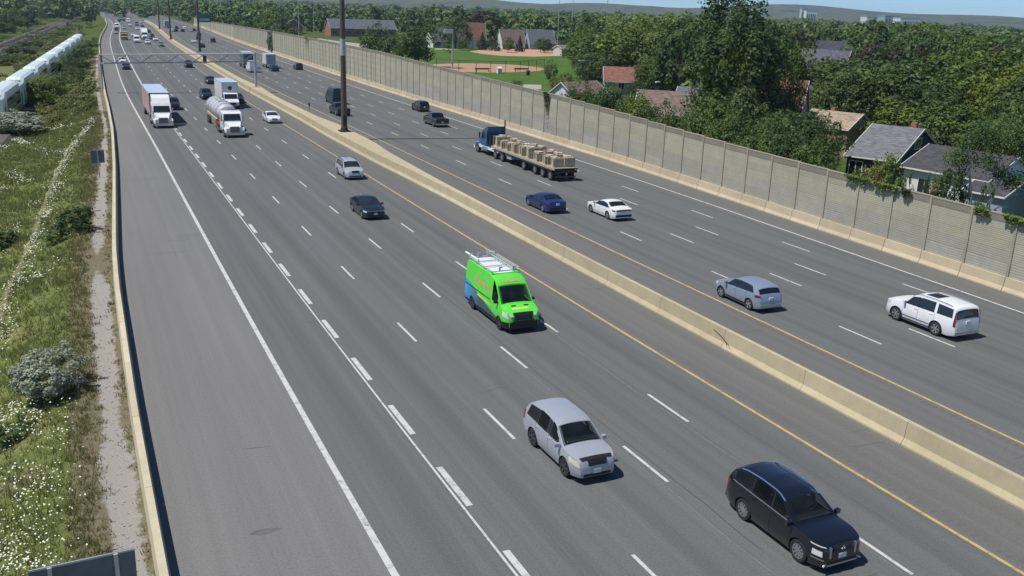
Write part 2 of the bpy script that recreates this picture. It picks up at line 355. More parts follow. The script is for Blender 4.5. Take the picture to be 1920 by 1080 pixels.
def siding(name, c, row=0.18, dark=0.75):
    m, n, l, b = new_mat(name)
    p = n.new('ShaderNodeNewGeometry').outputs['Position']; sx = n.new('ShaderNodeSeparateXYZ'); l.new(p, sx.inputs[0])
    dv = n.new('ShaderNodeMath'); dv.operation = 'DIVIDE'; l.new(sx.outputs[2], dv.inputs[0]); dv.inputs[1].default_value = row
    fr = n.new('ShaderNodeMath'); fr.operation = 'FRACT'; l.new(dv.outputs[0], fr.inputs[0])
    f = _noise(n, l, p, 1.0, 4)
    cc = _ramp(n, l, f, [(0.3, tuple(x*0.9 for x in c)), (0.7, tuple(min(1, x*1.07) for x in c))])
    cc = _mix(n, l, 1.0, cc, _ramp(n, l, fr.outputs[0], [(0.0, dark), (0.14, 1.0), (1.0, 1.0)]), 'MULTIPLY')
    l.new(cc, b.inputs['Base Color']); b.inputs['Roughness'].default_value = 0.8
siding('siding_navy', (0.035, 0.055, 0.085)); siding('siding_white', (0.72, 0.72, 0.71), 0.2, 0.85); siding('siding_greyblue', (0.30, 0.38, 0.46)); siding('brick_tan', (0.30, 0.22, 0.15), 0.09, 0.8)
siding('brick_red', (0.36, 0.155, 0.095), 0.09, 0.85); siding('siding_mint', (0.55, 0.66, 0.60)); siding('stucco', (0.55, 0.52, 0.46), 0.5, 0.97)

# ------------------------------------------------------------------ mesh helpers
def tag(o, label=None, cat=None, group=None, kind=None):
    if label: o['label'] = label
    if cat: o['category'] = cat
    if group: o['group'] = group
    if kind: o['kind'] = kind
    return o

def link(o, parent=None):
    col.objects.link(o)
    if parent is not None: o.parent = parent
    return o

def empty(name, loc=(0, 0, 0), rz=0.0):
    o = bpy.data.objects.new(name, None); o.empty_display_size = 0.3
    o.location = loc; o.rotation_euler = (0, 0, rz); return link(o)

def np_mesh(name, V, F, mats, smooth=False, uv=None, mi=None, sharp=None):
    """V (N,3); F a list of index lists, or an (M,k) array"""
    me = bpy.data.meshes.new(name)
    V = np.asarray(V, np.float32)
    if isinstance(F, np.ndarray):
        M, k = F.shape
        me.vertices.add(len(V)); me.vertices.foreach_set('co', V.ravel())
        me.loops.add(M*k); me.loops.foreach_set('vertex_index', F.astype(np.int32).ravel())
        me.polygons.add(M); me.polygons.foreach_set('loop_start', np.arange(0, M*k, k, dtype=np.int32))
        try: me.polygons.foreach_set('loop_total', np.full(M, k, np.int32))
        except Exception: pass
        me.update(calc_edges=True)
    else:
        me.from_pydata([tuple(map(float, v)) for v in V], [], [tuple(f) for f in F]); me.update()
    for m in (mats if isinstance(mats, (list, tuple)) else [mats]):
        me.materials.append(MATS[m])
    if mi is not None: me.polygons.foreach_set('material_index', np.asarray(mi, np.int32))
    if uv is not None:
        u = me.uv_layers.new(name='UVMap')
        li = np.zeros(len(me.loops), np.int32); me.loops.foreach_get('vertex_index', li)
        u.data.foreach_set('uv', np.asarray(uv, np.float32)[li].ravel())
    if smooth:
        me.polygons.foreach_set('use_smooth', np.ones(len(me.polygons), bool))
        if sharp:
            try: me.set_sharp_from_angle(angle=R(sharp))
            except Exception: pass
    return me

class MB:
    """collects shapes into one mesh"""
    def __init__(s): s.V = []; s.F = []
    def add(s, V, F):
        b = len(s.V); s.V += [tuple(map(float, v)) for v in V]; s.F += [tuple(i+b for i in f) for f in F]; return s
    def box(s, x0, x1, y0, y1, z0, z1):
        return s.add([(x0, y0, z0), (x1, y0, z0), (x1, y1, z0), (x0, y1, z0), (x0, y0, z1), (x1, y0, z1), (x1, y1, z1), (x0, y1, z1)],
                     [(0, 3, 2, 1), (4, 5, 6, 7), (0, 1, 5, 4), (1, 2, 6, 5), (2, 3, 7, 6), (3, 0, 4, 7)])
    def cbox(s, c, d, rz=0.0, tilt=None):
        M = Matrix.Rotation(rz, 3, 'Z')
        if tilt is not None: M = M @ tilt
        P = [M @ Vector((a*d[0]/2, b*d[1]/2, e*d[2]/2)) + Vector(c) for e in (-1, 1) for (a, b) in ((-1, -1), (1, -1), (1, 1), (-1, 1))]
        return s.add(P, [(0, 3, 2, 1), (4, 5, 6, 7), (0, 1, 5, 4), (1, 2, 6, 5), (2, 3, 7, 6), (3, 0, 4, 7)])
    def tube(s, a, b, r0, r1=None, n=8, cap=True):
        r1 = r0 if r1 is None else r1
        a = Vector(a); b = Vector(b); d = (b-a); q = d.to_track_quat('Z', 'Y')
        V = []
        for p, r in ((a, r0), (b, r1)):
            for i in range(n):
                t = 2*math.pi*i/n; V.append(p + q @ Vector((r*math.cos(t), r*math.sin(t), 0)))
        F = [(i, (i+1) % n, n+(i+1) % n, n+i) for i in range(n)]
        if cap: F += [tuple(range(n-1, -1, -1)), tuple(range(n, 2*n))]
        return s.add(V, F)
    def path(s, pts, rad, n=6):
        for i in range(len(pts)-1):
            r0 = rad[i] if isinstance(rad, (list, tuple)) else rad; r1 = rad[i+1] if isinstance(rad, (list, tuple)) else rad
            s.tube(pts[i], pts[i+1], r0, r1, n)
        return s
    def prism_y(s, poly, y0, y1):
        """polygon in (x,z), swept along y"""
        n = len(poly); V = [(x, y0, z) for x, z in poly] + [(x, y1, z) for x, z in poly]
        return s.add(V, [tuple(range(n)), tuple(range(2*n-1, n-1, -1))] + [(i, i+n, (i+1) % n+n, (i+1) % n) for i in range(n)])
    def prism_x(s, poly, x0, x1):
        """polygon in (y,z), swept along x"""
        n = len(poly); V = [(x0, y, z) for y, z in poly] + [(x1, y, z) for y, z in poly]
        return s.add(V, [tuple(range(n-1, -1, -1)), tuple(range(n, 2*n))] + [(i, (i+1) % n, (i+1) % n+n, i+n) for i in range(n)])
    def mesh(s, name, mat, smooth=False, sharp=35):
        me = bpy.data.meshes.new(name); me.from_pydata(s.V, [], s.F)
        bm = bmesh.new(); bm.from_mesh(me); bmesh.ops.recalc_face_normals(bm, faces=bm.faces); bm.to_mesh(me); bm.free()
        me.materials.append(MATS[mat])
        if smooth:
            me.polygons.foreach_set('use_smooth', np.ones(len(me.polygons), bool))
            try: me.set_sharp_from_angle(angle=R(sharp))
            except Exception: pass
        return me
    def build(s, name, mat, parent=None, smooth=False, loc=None, rz=0.0):
        o = bpy.data.objects.new(name, s.mesh(name, mat, smooth)); link(o, parent)
        if loc is not None: o.location = loc
        o.rotation_euler = (0, 0, rz); return o

def mobj(name, me, parent=None, loc=(0, 0, 0), rz=0.0):
    o = bpy.data.objects.new(name, me); link(o, parent); o.location = loc; o.rotation_euler = (0, 0, rz); return o

def copy_tree(o, parent=None):
    c = o.copy(); col.objects.link(c)
    if parent is not None: c.parent = parent
    for ch in list(o.children): copy_tree(ch, c)
    return c

# ------------------------------------------------------------------ ground sheet, verge, roads
rng = np.random.default_rng(7); random.seed(7)
def sinh_axis(a, b, n, c0, w):
    u = np.linspace(math.asinh((a-c0)/w), math.asinh((b-c0)/w), n); return c0 + w*np.sinh(u)
gx = sinh_axis(-3600, 4500, 170, 20, 60.0); gy = sinh_axis(-250, 4500, 170, 120, 90.0)
GX, GY = np.meshgrid(gx, gy)
s_, t_ = w2st(GX.ravel(), GY.ravel())
gz = terrain(GX.ravel(), GY.ravel())
gz = gz - 0.4*((t_ < lb(s_)+0.5) & (GY.ravel() < 420) & (GX.ravel() > -120))
nx, ny = len(gx), len(gy)
idx = np.arange(nx*ny).reshape(ny, nx)
Fq = np.stack([idx[:-1, :-1], idx[:-1, 1:], idx[1:, 1:], idx[1:, :-1]], -1).reshape(-1, 4)
ground = mobj('ground', np_mesh('ground', np.stack([GX.ravel(), GY.ravel(), gz], -1), Fq, 'ground_grass', True)); tag(ground, kind='structure')

def strip(name, ss, tl, tr, z, mat, nt=2, uvt=True):
    """a sheet between lateral offsets tl(s) and tr(s)"""
    V, U = [], []
    for s in ss:
        a = float(tl(s)) if callable(tl) else tl; b = float(tr(s)) if callable(tr) else tr
        for k in range(nt):
            t = a + (b-a)*k/(nt-1); x, y = st(s, t); V.append((x, y, z)); U.append((t, s))
    n = len(ss); ii = np.arange(n*nt).reshape(n, nt)
    F = np.stack([ii[:-1, :-1], ii[:-1, 1:], ii[1:, 1:], ii[1:, :-1]], -1).reshape(-1, 4)
    return np_mesh(name, V, F, mat, False, U)

RS = np.concatenate([np.arange(-15, 200, 3.0), np.arange(200, 1300, 8.0)])
L0, L1, L2, L3, L4, L5 = 7.66, 11.25, 14.93, 18.70, 22.48, 25.87
Y0, A1, B1, C1, D1 = 34.33, 38.02, 41.55, 45.0, 48.5
road_l = tag(mobj('road', strip('road', RS, L0-0.12, L5+0.1, 0.0, 'lane_asphalt', 6)), kind='structure')
road_r = tag(mobj('road', strip('road', RS, Y0-0.1, redge, 0.0, 'lane_asphalt_b', 6)), kind='structure')
for a, b, mt in ((lambda s: lb(s)-0.5, L0-0.12, 'shoulder_asphalt'), (L5+0.1, Y0-0.1, 'median_asphalt'), (redge, lambda s: rb(s)+0.4, 'median_asphalt')):
    tag(mobj('shoulder', strip('shoulder', RS, a, b, 0.0, mt, 3)), kind='structure')

def line_mesh(t, w, ss, z=0.005, mat='white_line'):
    f = t if callable(t) else (lambda s: t)
    return strip('edge_line', ss, lambda s: f(s)-w/2, lambda s: f(s)+w/2, z, mat)
LS = np.concatenate([np.arange(-15, 200, 3.0), np.arange(200, 760, 6.0)])
mobj('edge_line', line_mesh(L0, 0.23, LS), road_l)
mobj('edge_line', line_mesh(lambda s: 11.05, 0.085, LS), road_l)
mobj('edge_line', line_mesh(L5-0.05, 0.15, LS, mat='yellow_line'), road_l)
mobj('edge_line', line_mesh(Y0, 0.15, LS, mat='yellow_line'), road_r)
mobj('edge_line', line_mesh(lambda s: redge(s)-0.12, 0.17, LS), road_r)
def dash_mesh(ln, w):
    return np_mesh('lane_dash', [(-w/2, -ln/2, 0), (w/2, -ln/2, 0), (w/2, ln/2, 0), (-w/2, ln/2, 0)], [(0, 1, 2, 3)], 'white_line')
dm_thin = dash_mesh(3.1, 0.135); dm_thick = dash_mesh(3.0, 0.24)
def dashes(parent, t, phase, per, me, s_end):
    s = phase - per*math.ceil((phase+8)/per)
    while s < s_end:
        x, y = st(s, t)
        if s > 8: mobj('lane_dash', me, parent, (float(x), float(y), 0.0045), -head(s))
        s += per
dashes(road_l, L1+0.05, 27.55, 6.0, dm_thick, 190)
for t, ph in ((L2, 31.75), (L3, 26.5), (L4, 18.6)): dashes(road_l, t, ph, 12.0, dm_thin, 430)
for t, ph in ((A1, 35.1), (B1, 33.4), (C1, 46.95), (D1, 52.5)): dashes(road_r, t, ph, 12.0, dm_thin, 430)
mobj('edge_line', line_mesh(lambda s: 11.2, 0.2, np.arange(190, 740, 6.0)), road_l)
# tar seams along the lanes and one tyre-rubber patch on the left shoulder
plain('tar', (0.062, 0.062, 0.062), 0.8, 0, 0.2); plain('tar2', (0.118, 0.113, 0.108), 0.9, 0, 0.2)
plain('joint_pale', (0.175, 0.175, 0.168), 0.9, 0, 0.25); plain('joint_dark', (0.088, 0.088, 0.086), 0.9, 0, 0.25)
gj = random.Random(77)
for t, a, b, mt in ((18.45, 12, 160, 'joint_pale'), (22.2, 12, 120, 'joint_pale'), (13.0, 14, 120, 'joint_dark'), (39.9, 20, 130, 'joint_dark'), (45.3, 30, 130, 'joint_pale'), (24.3, 12, 90, 'joint_dark')):
    mobj('paving_joint', line_mesh(lambda s, t=t: t+0.05*math.sin(s*0.23+t)+0.03*math.sin(s*1.1), 0.03, np.arange(a, b, 0.8), 0.0041, mt), road_l if t < 30 else road_r)
for k in range(26):   # transverse cracks
    s0 = gj.uniform(16, 95); t0 = gj.choice([gj.uniform(2.3, 6.5), gj.uniform(8, 24), gj.uniform(26.5, 28.5), gj.uniform(31, 33.5), gj.uniform(35, 49)]); ln = gj.uniform(0.8, 3.0); V = []; ds = 0
    for i in range(9):
        ds += gj.gauss(0, 0.06); ww = 0.014*math.sin(math.pi*(i+0.5)/9)+0.004
        for e in (-1, 1):
            x, y = st(s0+ds+e*ww, t0+ln*i/8); V.append((float(x), float(y), 0.0043))
    mobj('crack', np_mesh('crack', V, [(2*i, 2*i+2, 2*i+3, 2*i+1) for i in range(8)], 'joint_dark'), road_l if t0 < 30 else road_r)
for t, a, b in ((18.95, 20, 110), (31.6, 8, 60)):
    mobj('tar_seam', line_mesh(lambda s, t=t: t+0.06*math.sin(s*0.31)+0.03*math.sin(s*1.7), 0.035, np.arange(a, b, 1.0), 0.0042, 'tar'), road_l)
def blob(name, cx, cy_, rx, ry, mat, z, parent=None, n=22, seed=1):
    g = random.Random(seed); V = []
    for i in range(n):
        a = 2*math.pi*i/n; k = 0.75 + 0.4*g.random(); V.append((cx+rx*k*math.cos(a), cy_+ry*k*math.sin(a), z))
    return mobj(name, np_mesh(name, V, [tuple(range(n))], mat), parent)
p_ = at(497, 996); blob('tar_patch', p_[0], p_[1], 0.55, 0.15, 'tar2', 0.0045, road_l, seed=4)
p_ = at(395, 515)
# rumble strip grooves beside the yellow lines
def rumble(parent, t, s0, s1):
    V, F = [], []
    s = s0
    while s < s1:
        for ds, dt in ((0, -0.16), (0, 0.16), (0.17, 0.16), (0.17, -0.16)):
            x, y = st(s+ds, t+dt); V.append((float(x), float(y), 0.0042))
        k = len(V); F.append((k-4, k-3, k-2, k-1)); s += 0.34
    o = mobj('rumble_strip', np_mesh('rumble_strip', V, F, 'tar2'), parent); tag(o, kind='stuff')
rumble(road_l, L5+0.45, 10, 70); rumble(road_r, Y0-0.4, 15, 70)

# verge on the left: grass, gravel strip, worn path
vs = np.arange(6, 300, 0.5); vt = np.concatenate([np.linspace(0, 8, 33), np.linspace(8.5, 40, 45)])
VS, VT = np.meshgrid(vs, vt, indexing='ij')
TT = lb(VS)-0.56-VT
X, Y = st(VS.ravel(), TT.ravel()); Z = terrain(X, Y)
Z = np.where(VT.ravel() == 0, 0.0, Z + 0.03*rng.standard_normal(len(Z))*np.clip(VT.ravel()-2, 0, 1))
tg_s = [0, 29, 33, 43, 65, 109, 132, 300]; tg_t = [0.55, 0.5, 0.4, 0.42, 0.5, 2.1, 2.95, 3.5]
wg = [0.8, 0.55, 0.75, 0.55, 0.7, 0.45, 0.35, 0.3]
gc = np.interp(VS, tg_s, tg_t); gw = np.interp(VS, tg_s, wg)
gap = 0.35*np.sin(VS*0.22)+0.3*np.sin(VS*0.09+2)+0.25*np.sin(VS*0.51+1)
grav = np.clip(0.93 - 0.55*np.abs(TT-gc)/gw, 0, 1) - 0.6*np.clip(gap, 0, 1)
pt_s = [40, 59, 66, 77, 90, 105, 120, 128, 140]; pt_t = [-5.6, -5.0, -4.6, -3.9, -3.3, -2.65, -1.45, 0.0, 1.0]
pc = np.interp(VS, pt_s, pt_t); path = np.clip(1.0-0.55*np.abs(TT-pc)/0.30, 0, 1)*(VS < 132)
path = np.maximum(path, np.clip(1.0-0.5*np.hypot((TT+2.9)/1.1, (VS-34.5)/0.8), 0, 1))
weed = np.clip(1.0-0.5*np.clip(gc-0.6-TT, 0, 9)/0.9, 0, 1)
ii = np.arange(VS.size).reshape(VS.shape)
F = np.stack([ii[:-1, :-1], ii[1:, :-1], ii[1:, 1:], ii[:-1, 1:]], -1).reshape(-1, 4)
me = np_mesh('verge', np.stack([X, Y, Z], -1), F, 'verge_ground', True, np.stack([TT.ravel(), VS.ravel()], -1))
for nm, arr in (('gravel', grav), ('path', path), ('weed', weed)):
    a = me.attributes.new(nm, 'FLOAT', 'POINT'); a.data.foreach_set('value', arr.ravel().astype(np.float32))
verge = tag(mobj('verge', me), kind='structure')

# ------------------------------------------------------------------ concrete barriers
def swept(parent, name, s0, s1, prof, mat, step=3.0):
    """prof(s) -> list of (t,z); one closed barrier piece from s0 to s1"""
    n = max(2, int(round((s1-s0)/step))+1); V = []; m = None
    for s in np.linspace(s0, s1, n):
        P = prof(s); m = len(P)
        for t, z in P:
            x, y = st(s, t); V.append((float(x), float(y), z))
    F = [tuple(range(m-1, -1, -1)), tuple((n-1)*m+i for i in range(m))]
    for k in range(n-1):
        for i in range(m):
            j = (i+1) % m; F.append((k*m+i, k*m+j, (k+1)*m+j, (k+1)*m+i))
    mb = MB(); mb.add(V, F)
    return mb.build(name, mat, parent)
ML_S = [-20, 60, 75, 88, 97, 118, 135, 160, 188, 210, 800]; ML_T = [29.34, 29.36, 29.28, 29.0, 28.7, 28.6, 28.9, 28.9, 28.8, 29.0, 28.9]
MR_S = [-20, 60, 80, 97, 106, 122, 132, 160, 180, 200, 800]; MR_T = [29.97, 29.98, 30.25, 30.75, 31.4, 31.5, 30.8, 30.6, 31.3, 30.6, 30.6]
def med_prof(s):
    a = float(np.interp(s, ML_S, ML_T)); b = float(np.interp(s, MR_S, MR_T))
    return [(a, 0), (a, 0.08), (a+0.15, 0.31), (a+0.20, 1.0), (b-0.20, 1.0), (b-0.15, 0.31), (b, 0.08), (b, 0)]
median = empty('median_barrier', (float(st(60, 29.7)[0]), float(st(60, 29.7)[1]), 0)); median.location = (0, 0, 0)
tag(median, 'long low cream concrete barrier between the two carriageways', 'barrier')
s = 6.0
while s < 700:
    swept(median, 'barrier_segment', s, s+5.98 if s < 260 else s+29.95, med_prof, 'barrier_concrete'); s += 6.0 if s < 260 else 30.0
leftb = empty('roadside_barrier'); tag(leftb, 'cream concrete barrier along the wide left shoulder beside the grass', 'barrier')
def left_prof(s):
    b = float(lb(s))-0.27
    return [(b-0.36, -0.1), (b-0.30, 0.70), (b-0.06, 0.72), (b, 0.28), (b+0.06, 0.0), (b+0.06, -0.1)]
s = 6.0
while s < 720:
    q = 6.0 if s < 200 else 40.0
    swept(leftb, 'barrier_segment', s, s+q-0.02, left_prof, 'barrier_concrete_left'); s += q
def crack(pts):
    V = []
    for px, py, z in pts:
        p = at(px, py, z); s_, t_ = w2st(p[0], p[1]); tt = float(np.interp(s_, ML_S, ML_T)); x, y = st(float(s_), tt+float(np.interp(z, [0.08, 0.31, 1.0], [0.0, 0.15, 0.20]))-0.012); V.append((float(x), float(y), z))
    MB().path(V, [0.012]+[0.022]*(len(V)-2)+[0.008], 5).build('crack', 'crack_dark', median)
plain('crack_dark', (0.09, 0.075, 0.035), 0.9)
crack([(1337, 617, 0.72), (1342, 628, 0.6), (1350, 637, 0.48), (1357, 643, 0.38), (1366, 646, 0.32), (1373, 653, 0.2)]); crack([(1353, 640, 0.42), (1354, 648, 0.28), (1352, 652, 0.2)])
# ------------------------------------------------------------------ noise wall on jersey barrier
WT_S = [20, 45, 68, 81, 93, 104, 130, 156, 186, 236, 318, 412, 527, 800]; WT_Z = [4.75, 4.75, 4.95, 5.25, 5.65, 5.95, 6.4, 6.8, 7.35, 7.4, 7.05, 6.3, 5.0, 4.5]
BAY = 3.6
jersey = empty('jersey_barrier'); tag(jersey, 'cream concrete jersey barrier at the foot of the noise wall', 'barrier')
nwall = empty('noise_wall'); tag(nwall, 'tall tan ribbed noise wall of panels between posts behind the right shoulder', 'wall')
def jer_prof(s):
    a = float(rb(s)); return [(a, 0), (a, 0.09), (a+0.13, 0.32), (a+0.2, 0.92), (a+0.36, 0.92), (a+0.36, 0)]
def rib_poly(z0, z1, nr, d):
    P = []
    h = (z1-z0-0.03)/nr
    for i in range(nr):
        a = z0+0.015+i*h; P += [(-d, a+0.012), (0, a+h*0.3), (0, a+h*0.75), (-d, a+h-0.006)]
    return [(-0.14, z0), (-d, z0+0.001)] + P + [(-d, z1-0.001), (-0.14, z1)]
s = 24.2
k = 0
while s < 640:
    near = k < 44
    q = BAY if s < 420 else BAY*4
    x0, y0 = [float(v) for v in st(s, float(rb(s))+0.36)]; x1, y1 = [float(v) for v in st(s+q, float(rb(s+q))+0.36)]
    ang = math.atan2(y1-y0, x1-x0); ln = math.hypot(x1-x0, y1-y0)
    # local frame: +x along the wall, +y faces the road (left of travel is -x world, so y = toward road)
    zt = float(np.interp(s+q/2, WT_S, WT_Z)); zb = 0.0
    swept(jersey, 'jersey_segment', s+0.02, s+q-0.02, jer_prof, 'jersey_concrete')
    MB().box(-0.10, 0.10, -0.12, 0.075, 0.0, zt+0.02).build('post', 'wall_post', nwall, loc=(x0, y0, 0), rz=ang)
    tiers = 5 if near else 1
    zc = zt-0.42
    edges = [0.0, 1.75, 2.5, 3.15, 3.8, zc] if near else [0.0, zc]
    if near:
        f = (zc-0.9)/(4.33-0.9); edges = [0.0]+[0.9+(e-0.9)*f for e in (1.75, 2.5, 3.15, 3.8)]+[zc]
    for i in range(tiers):
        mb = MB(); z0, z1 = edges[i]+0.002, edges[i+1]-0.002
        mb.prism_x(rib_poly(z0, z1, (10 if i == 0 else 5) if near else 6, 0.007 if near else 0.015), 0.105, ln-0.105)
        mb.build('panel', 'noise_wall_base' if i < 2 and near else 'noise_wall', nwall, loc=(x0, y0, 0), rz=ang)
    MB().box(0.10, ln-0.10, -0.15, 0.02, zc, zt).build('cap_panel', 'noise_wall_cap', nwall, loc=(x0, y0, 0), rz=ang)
    MB().box(0.0, ln, -0.17, 0.04, zt+0.021, zt+0.10).build('coping', 'wall_post', nwall, loc=(x0, y0, 0), rz=ang)
    s += q; k += 1

# ------------------------------------------------------------------ cars: bodies lofted from a side profile
class Car:
    def __init__(s, L, W, top, belt, axles, rw, clear=0.2, tumble=0.30, fr=(0.75, 0.24), rr=(0.5, 0.12), sig=0.05):
        s.L, s.W, s.axles, s.rw, s.clear, s.tumble, s.fr, s.rr = L, W, axles, rw, clear, tumble, fr, rr
        tp = sorted(top); s.tx = np.linspace(-L/2, L/2, 401); z = np.interp(s.tx, [p[0] for p in tp], [p[1] for p in tp])
        k = np.exp(-0.5*(np.arange(-25, 26)*(L/400)/sig)**2); k /= k.sum()
        zp = np.concatenate([np.full(25, z[0]), z, np.full(25, z[-1])]); s.tz = np.convolve(zp, k, 'valid')
        e = np.clip(np.minimum(s.tx+L/2, L/2-s.tx)/0.12, 0, 1); s.tz = s.tz*e + z*(1-e)
        b = sorted(belt); s.bx = [p[0] for p in b]; s.bz = [p[1] for p in b]
    def ztop(s, x): return np.interp(x, s.tx, s.tz)
    def belt(s, x): return np.minimum(np.interp(x, s.bx, s.bz), s.ztop(x)-0.045)
    def hw(s, x):
        w = s.W/2; f = np.clip((x-(s.L/2-s.fr[0]))/s.fr[0], 0, 1); r = np.clip((-s.L/2+s.rr[0]-x)/s.rr[0], 0, 1)
        return w*(1-s.fr[1]*f**2.6-s.rr[1]*r**2.4)
    def low(s, x):
        f = np.clip((x-(s.L/2-0.5))/0.5, 0, 1); r = np.clip((-s.L/2+0.5-x)/0.5, 0, 1); return s.clear+0.06*f+0.10*r
    def sy(s, x, z):
        w = s.hw(x); zb = s.belt(x); zc = s.low(x); u = np.clip((z-zc)/(zb-zc), 0, 1)
        lo = w*np.where(u < 0.5, 1-0.075*((0.5-u)/0.5)**2, 1-0.05*((u-0.5)/0.5)**2)
        return np.where(z <= zb, lo, 0.95*w-s.tumble*(z-zb))
    def edge(s, x):
        zt = s.ztop(x); zb = s.belt(x); ze = np.maximum(zb+0.008, zt-0.075); return s.sy(x, ze), ze, zt
    def body(s, nx, arches=True, lo=9, gh=5, tp=6, cut=None):
        L = s.L
        u = np.linspace(0, 1, nx); xs = L/2*np.sign(0.5-u)*np.abs(2*(0.5-u))**0.88
        rows = []
        for x in xs:
            zc = s.low(x); zb = s.belt(x); ye, ze, zt = s.edge(x); r = [(0, zc), (0.5*s.hw(x), zc)]
            for i in range(lo):
                z = zc+(zb-zc)*i/(lo-1); r.append((float(s.sy(x, z)), z))
            for i in range(1, gh): z = zb+(ze-zb)*i/(gh-1); r.append((float(s.sy(x, z)), z))
            for i in range(1, tp+1): f = 1-i/tp; r.append((float(ye*f), float(ze+(zt-ze)*(1-f**2.6))))
            rows.append(r)
        m = len(rows[0]); half = []
        ring = list(range(m)) + list(range(m-2, 0, -1))
        V = []
        for x, r in zip(xs, rows):
            for k, i in enumerate(ring): V.append([x, r[i][0]*(1 if k < m else -1), r[i][1]])
        V = np.array(V, float); K = len(ring); n = len(xs)
        inside = np.zeros(len(V), bool); Ra = s.rw*1.14
        if arches:
            for ax in s.axles:
                d = np.hypot(V[:, 0]-ax, V[:, 2]-s.rw); inside |= (d < Ra) & (V[:, 2] < 2*s.rw+0.2)
        F = []; used = np.zeros(len(V), bool)
        for i in range(n-1):
            for k in range(K):
                q = (i*K+k, i*K+(k+1) % K, (i+1)*K+(k+1) % K, (i+1)*K+k)
                if all(inside[j] for j in q): continue
                if cut:
                    c_ = V[list(q)].mean(0); zb_ = float(s.belt(c_[0])); ye_, ze_, zt_ = s.edge(c_[0])
                    if any(a_-0.03 > c_[0] > b_+0.03 for a_, b_ in cut['top']) and abs(c_[1]) < 0.84*ye_ and c_[2] > ze_: continue
                    if any(a_-0.05 > c_[0] > b_+0.05 for a_, b_ in cut['side']) and c_[2] > zb_+0.03 and c_[2] < zt_-0.13: continue
                F.append(q)
                for j in q: used[j] = True
        if arches:
            for j in np.where(inside & used)[0]:
                for ax in s.axles:
                    d = math.hypot(V[j, 0]-ax, V[j, 2]-s.rw)
                    if d < Ra and d > 1e-4:
                        V[j, 0] = ax+(V[j, 0]-ax)*Ra/d; V[j, 2] = s.rw+(V[j, 2]-s.rw)*Ra/d
        F.append(tuple(range(K-1, -1, -1))); F.append(tuple((n-1)*K+k for k in range(K)))
        return V, F
    def side(s, quad, side, off=0.008, n=7, m=4):
        """quad: (x,z) bottom-front, bottom-rear, top-rear, top-front"""
        V = []
        for i in range(n+1):
            a = i/n
            for j in range(m+1):
                b = j/m
                x = (1-b)*((1-a)*quad[0][0]+a*quad[1][0])+b*((1-a)*quad[3][0]+a*quad[2][0])
                z = (1-b)*((1-a)*quad[0][1]+a*quad[1][1])+b*((1-a)*quad[3][1]+a*quad[2][1])
                V.append((x, side*(float(s.sy(x, z))+off), z))
        F = [(i*(m+1)+j, (i+1)*(m+1)+j, (i+1)*(m+1)+j+1, i*(m+1)+j+1) for i in range(n) for j in range(m)]
        if side < 0: F = [f[::-1] for f in F]
        return V, [f[::-1] for f in F]
    def window(s, xbf, xbr, xtf, xtr, side, gap=0.035, drop=0.115, n=7):
        q = [(xbf, float(s.belt(xbf))+gap), (xbr, float(s.belt(xbr))+gap), (xtr, float(s.ztop(xtr))-drop), (xtf, float(s.ztop(xtf))-drop)]
        return s.side(q, side, 0.008, n)
    def topp(s, x0, x1, f0, f1, off=0.01, n=8, m=8, taper=0.0):
        V = []
        for i in range(n+1):
            x = x0+(x1-x0)*i/n; ye, ze, zt = s.edge(x); dz = (s.ztop(x+0.02)-s.ztop(x-0.02))/0.04
            if abs(x) > s.L/2-0.021: dz = (s.ztop(x-0.01*np.sign(x))-s.ztop(x-0.03*np.sign(x)))/0.02*np.sign(x)
            nn = math.hypot(dz, 1); ox, oz = -dz/nn*off, off/nn
            for j in range(m+1):
                f = f0+(f1-f0)*j/m; V.append((float(x+ox), float(ye*f), float(ze+(zt-ze)*(1-abs(f)**2.6)+oz)))
        F = [(i*(m+1)+j, (i+1)*(m+1)+j, (i+1)*(m+1)+j+1, i*(m+1)+j+1) for i in range(n) for j in range(m)]
        if x1 < x0: F = [f[::-1] for f in F]
        return V, [f[::-1] for f in F]

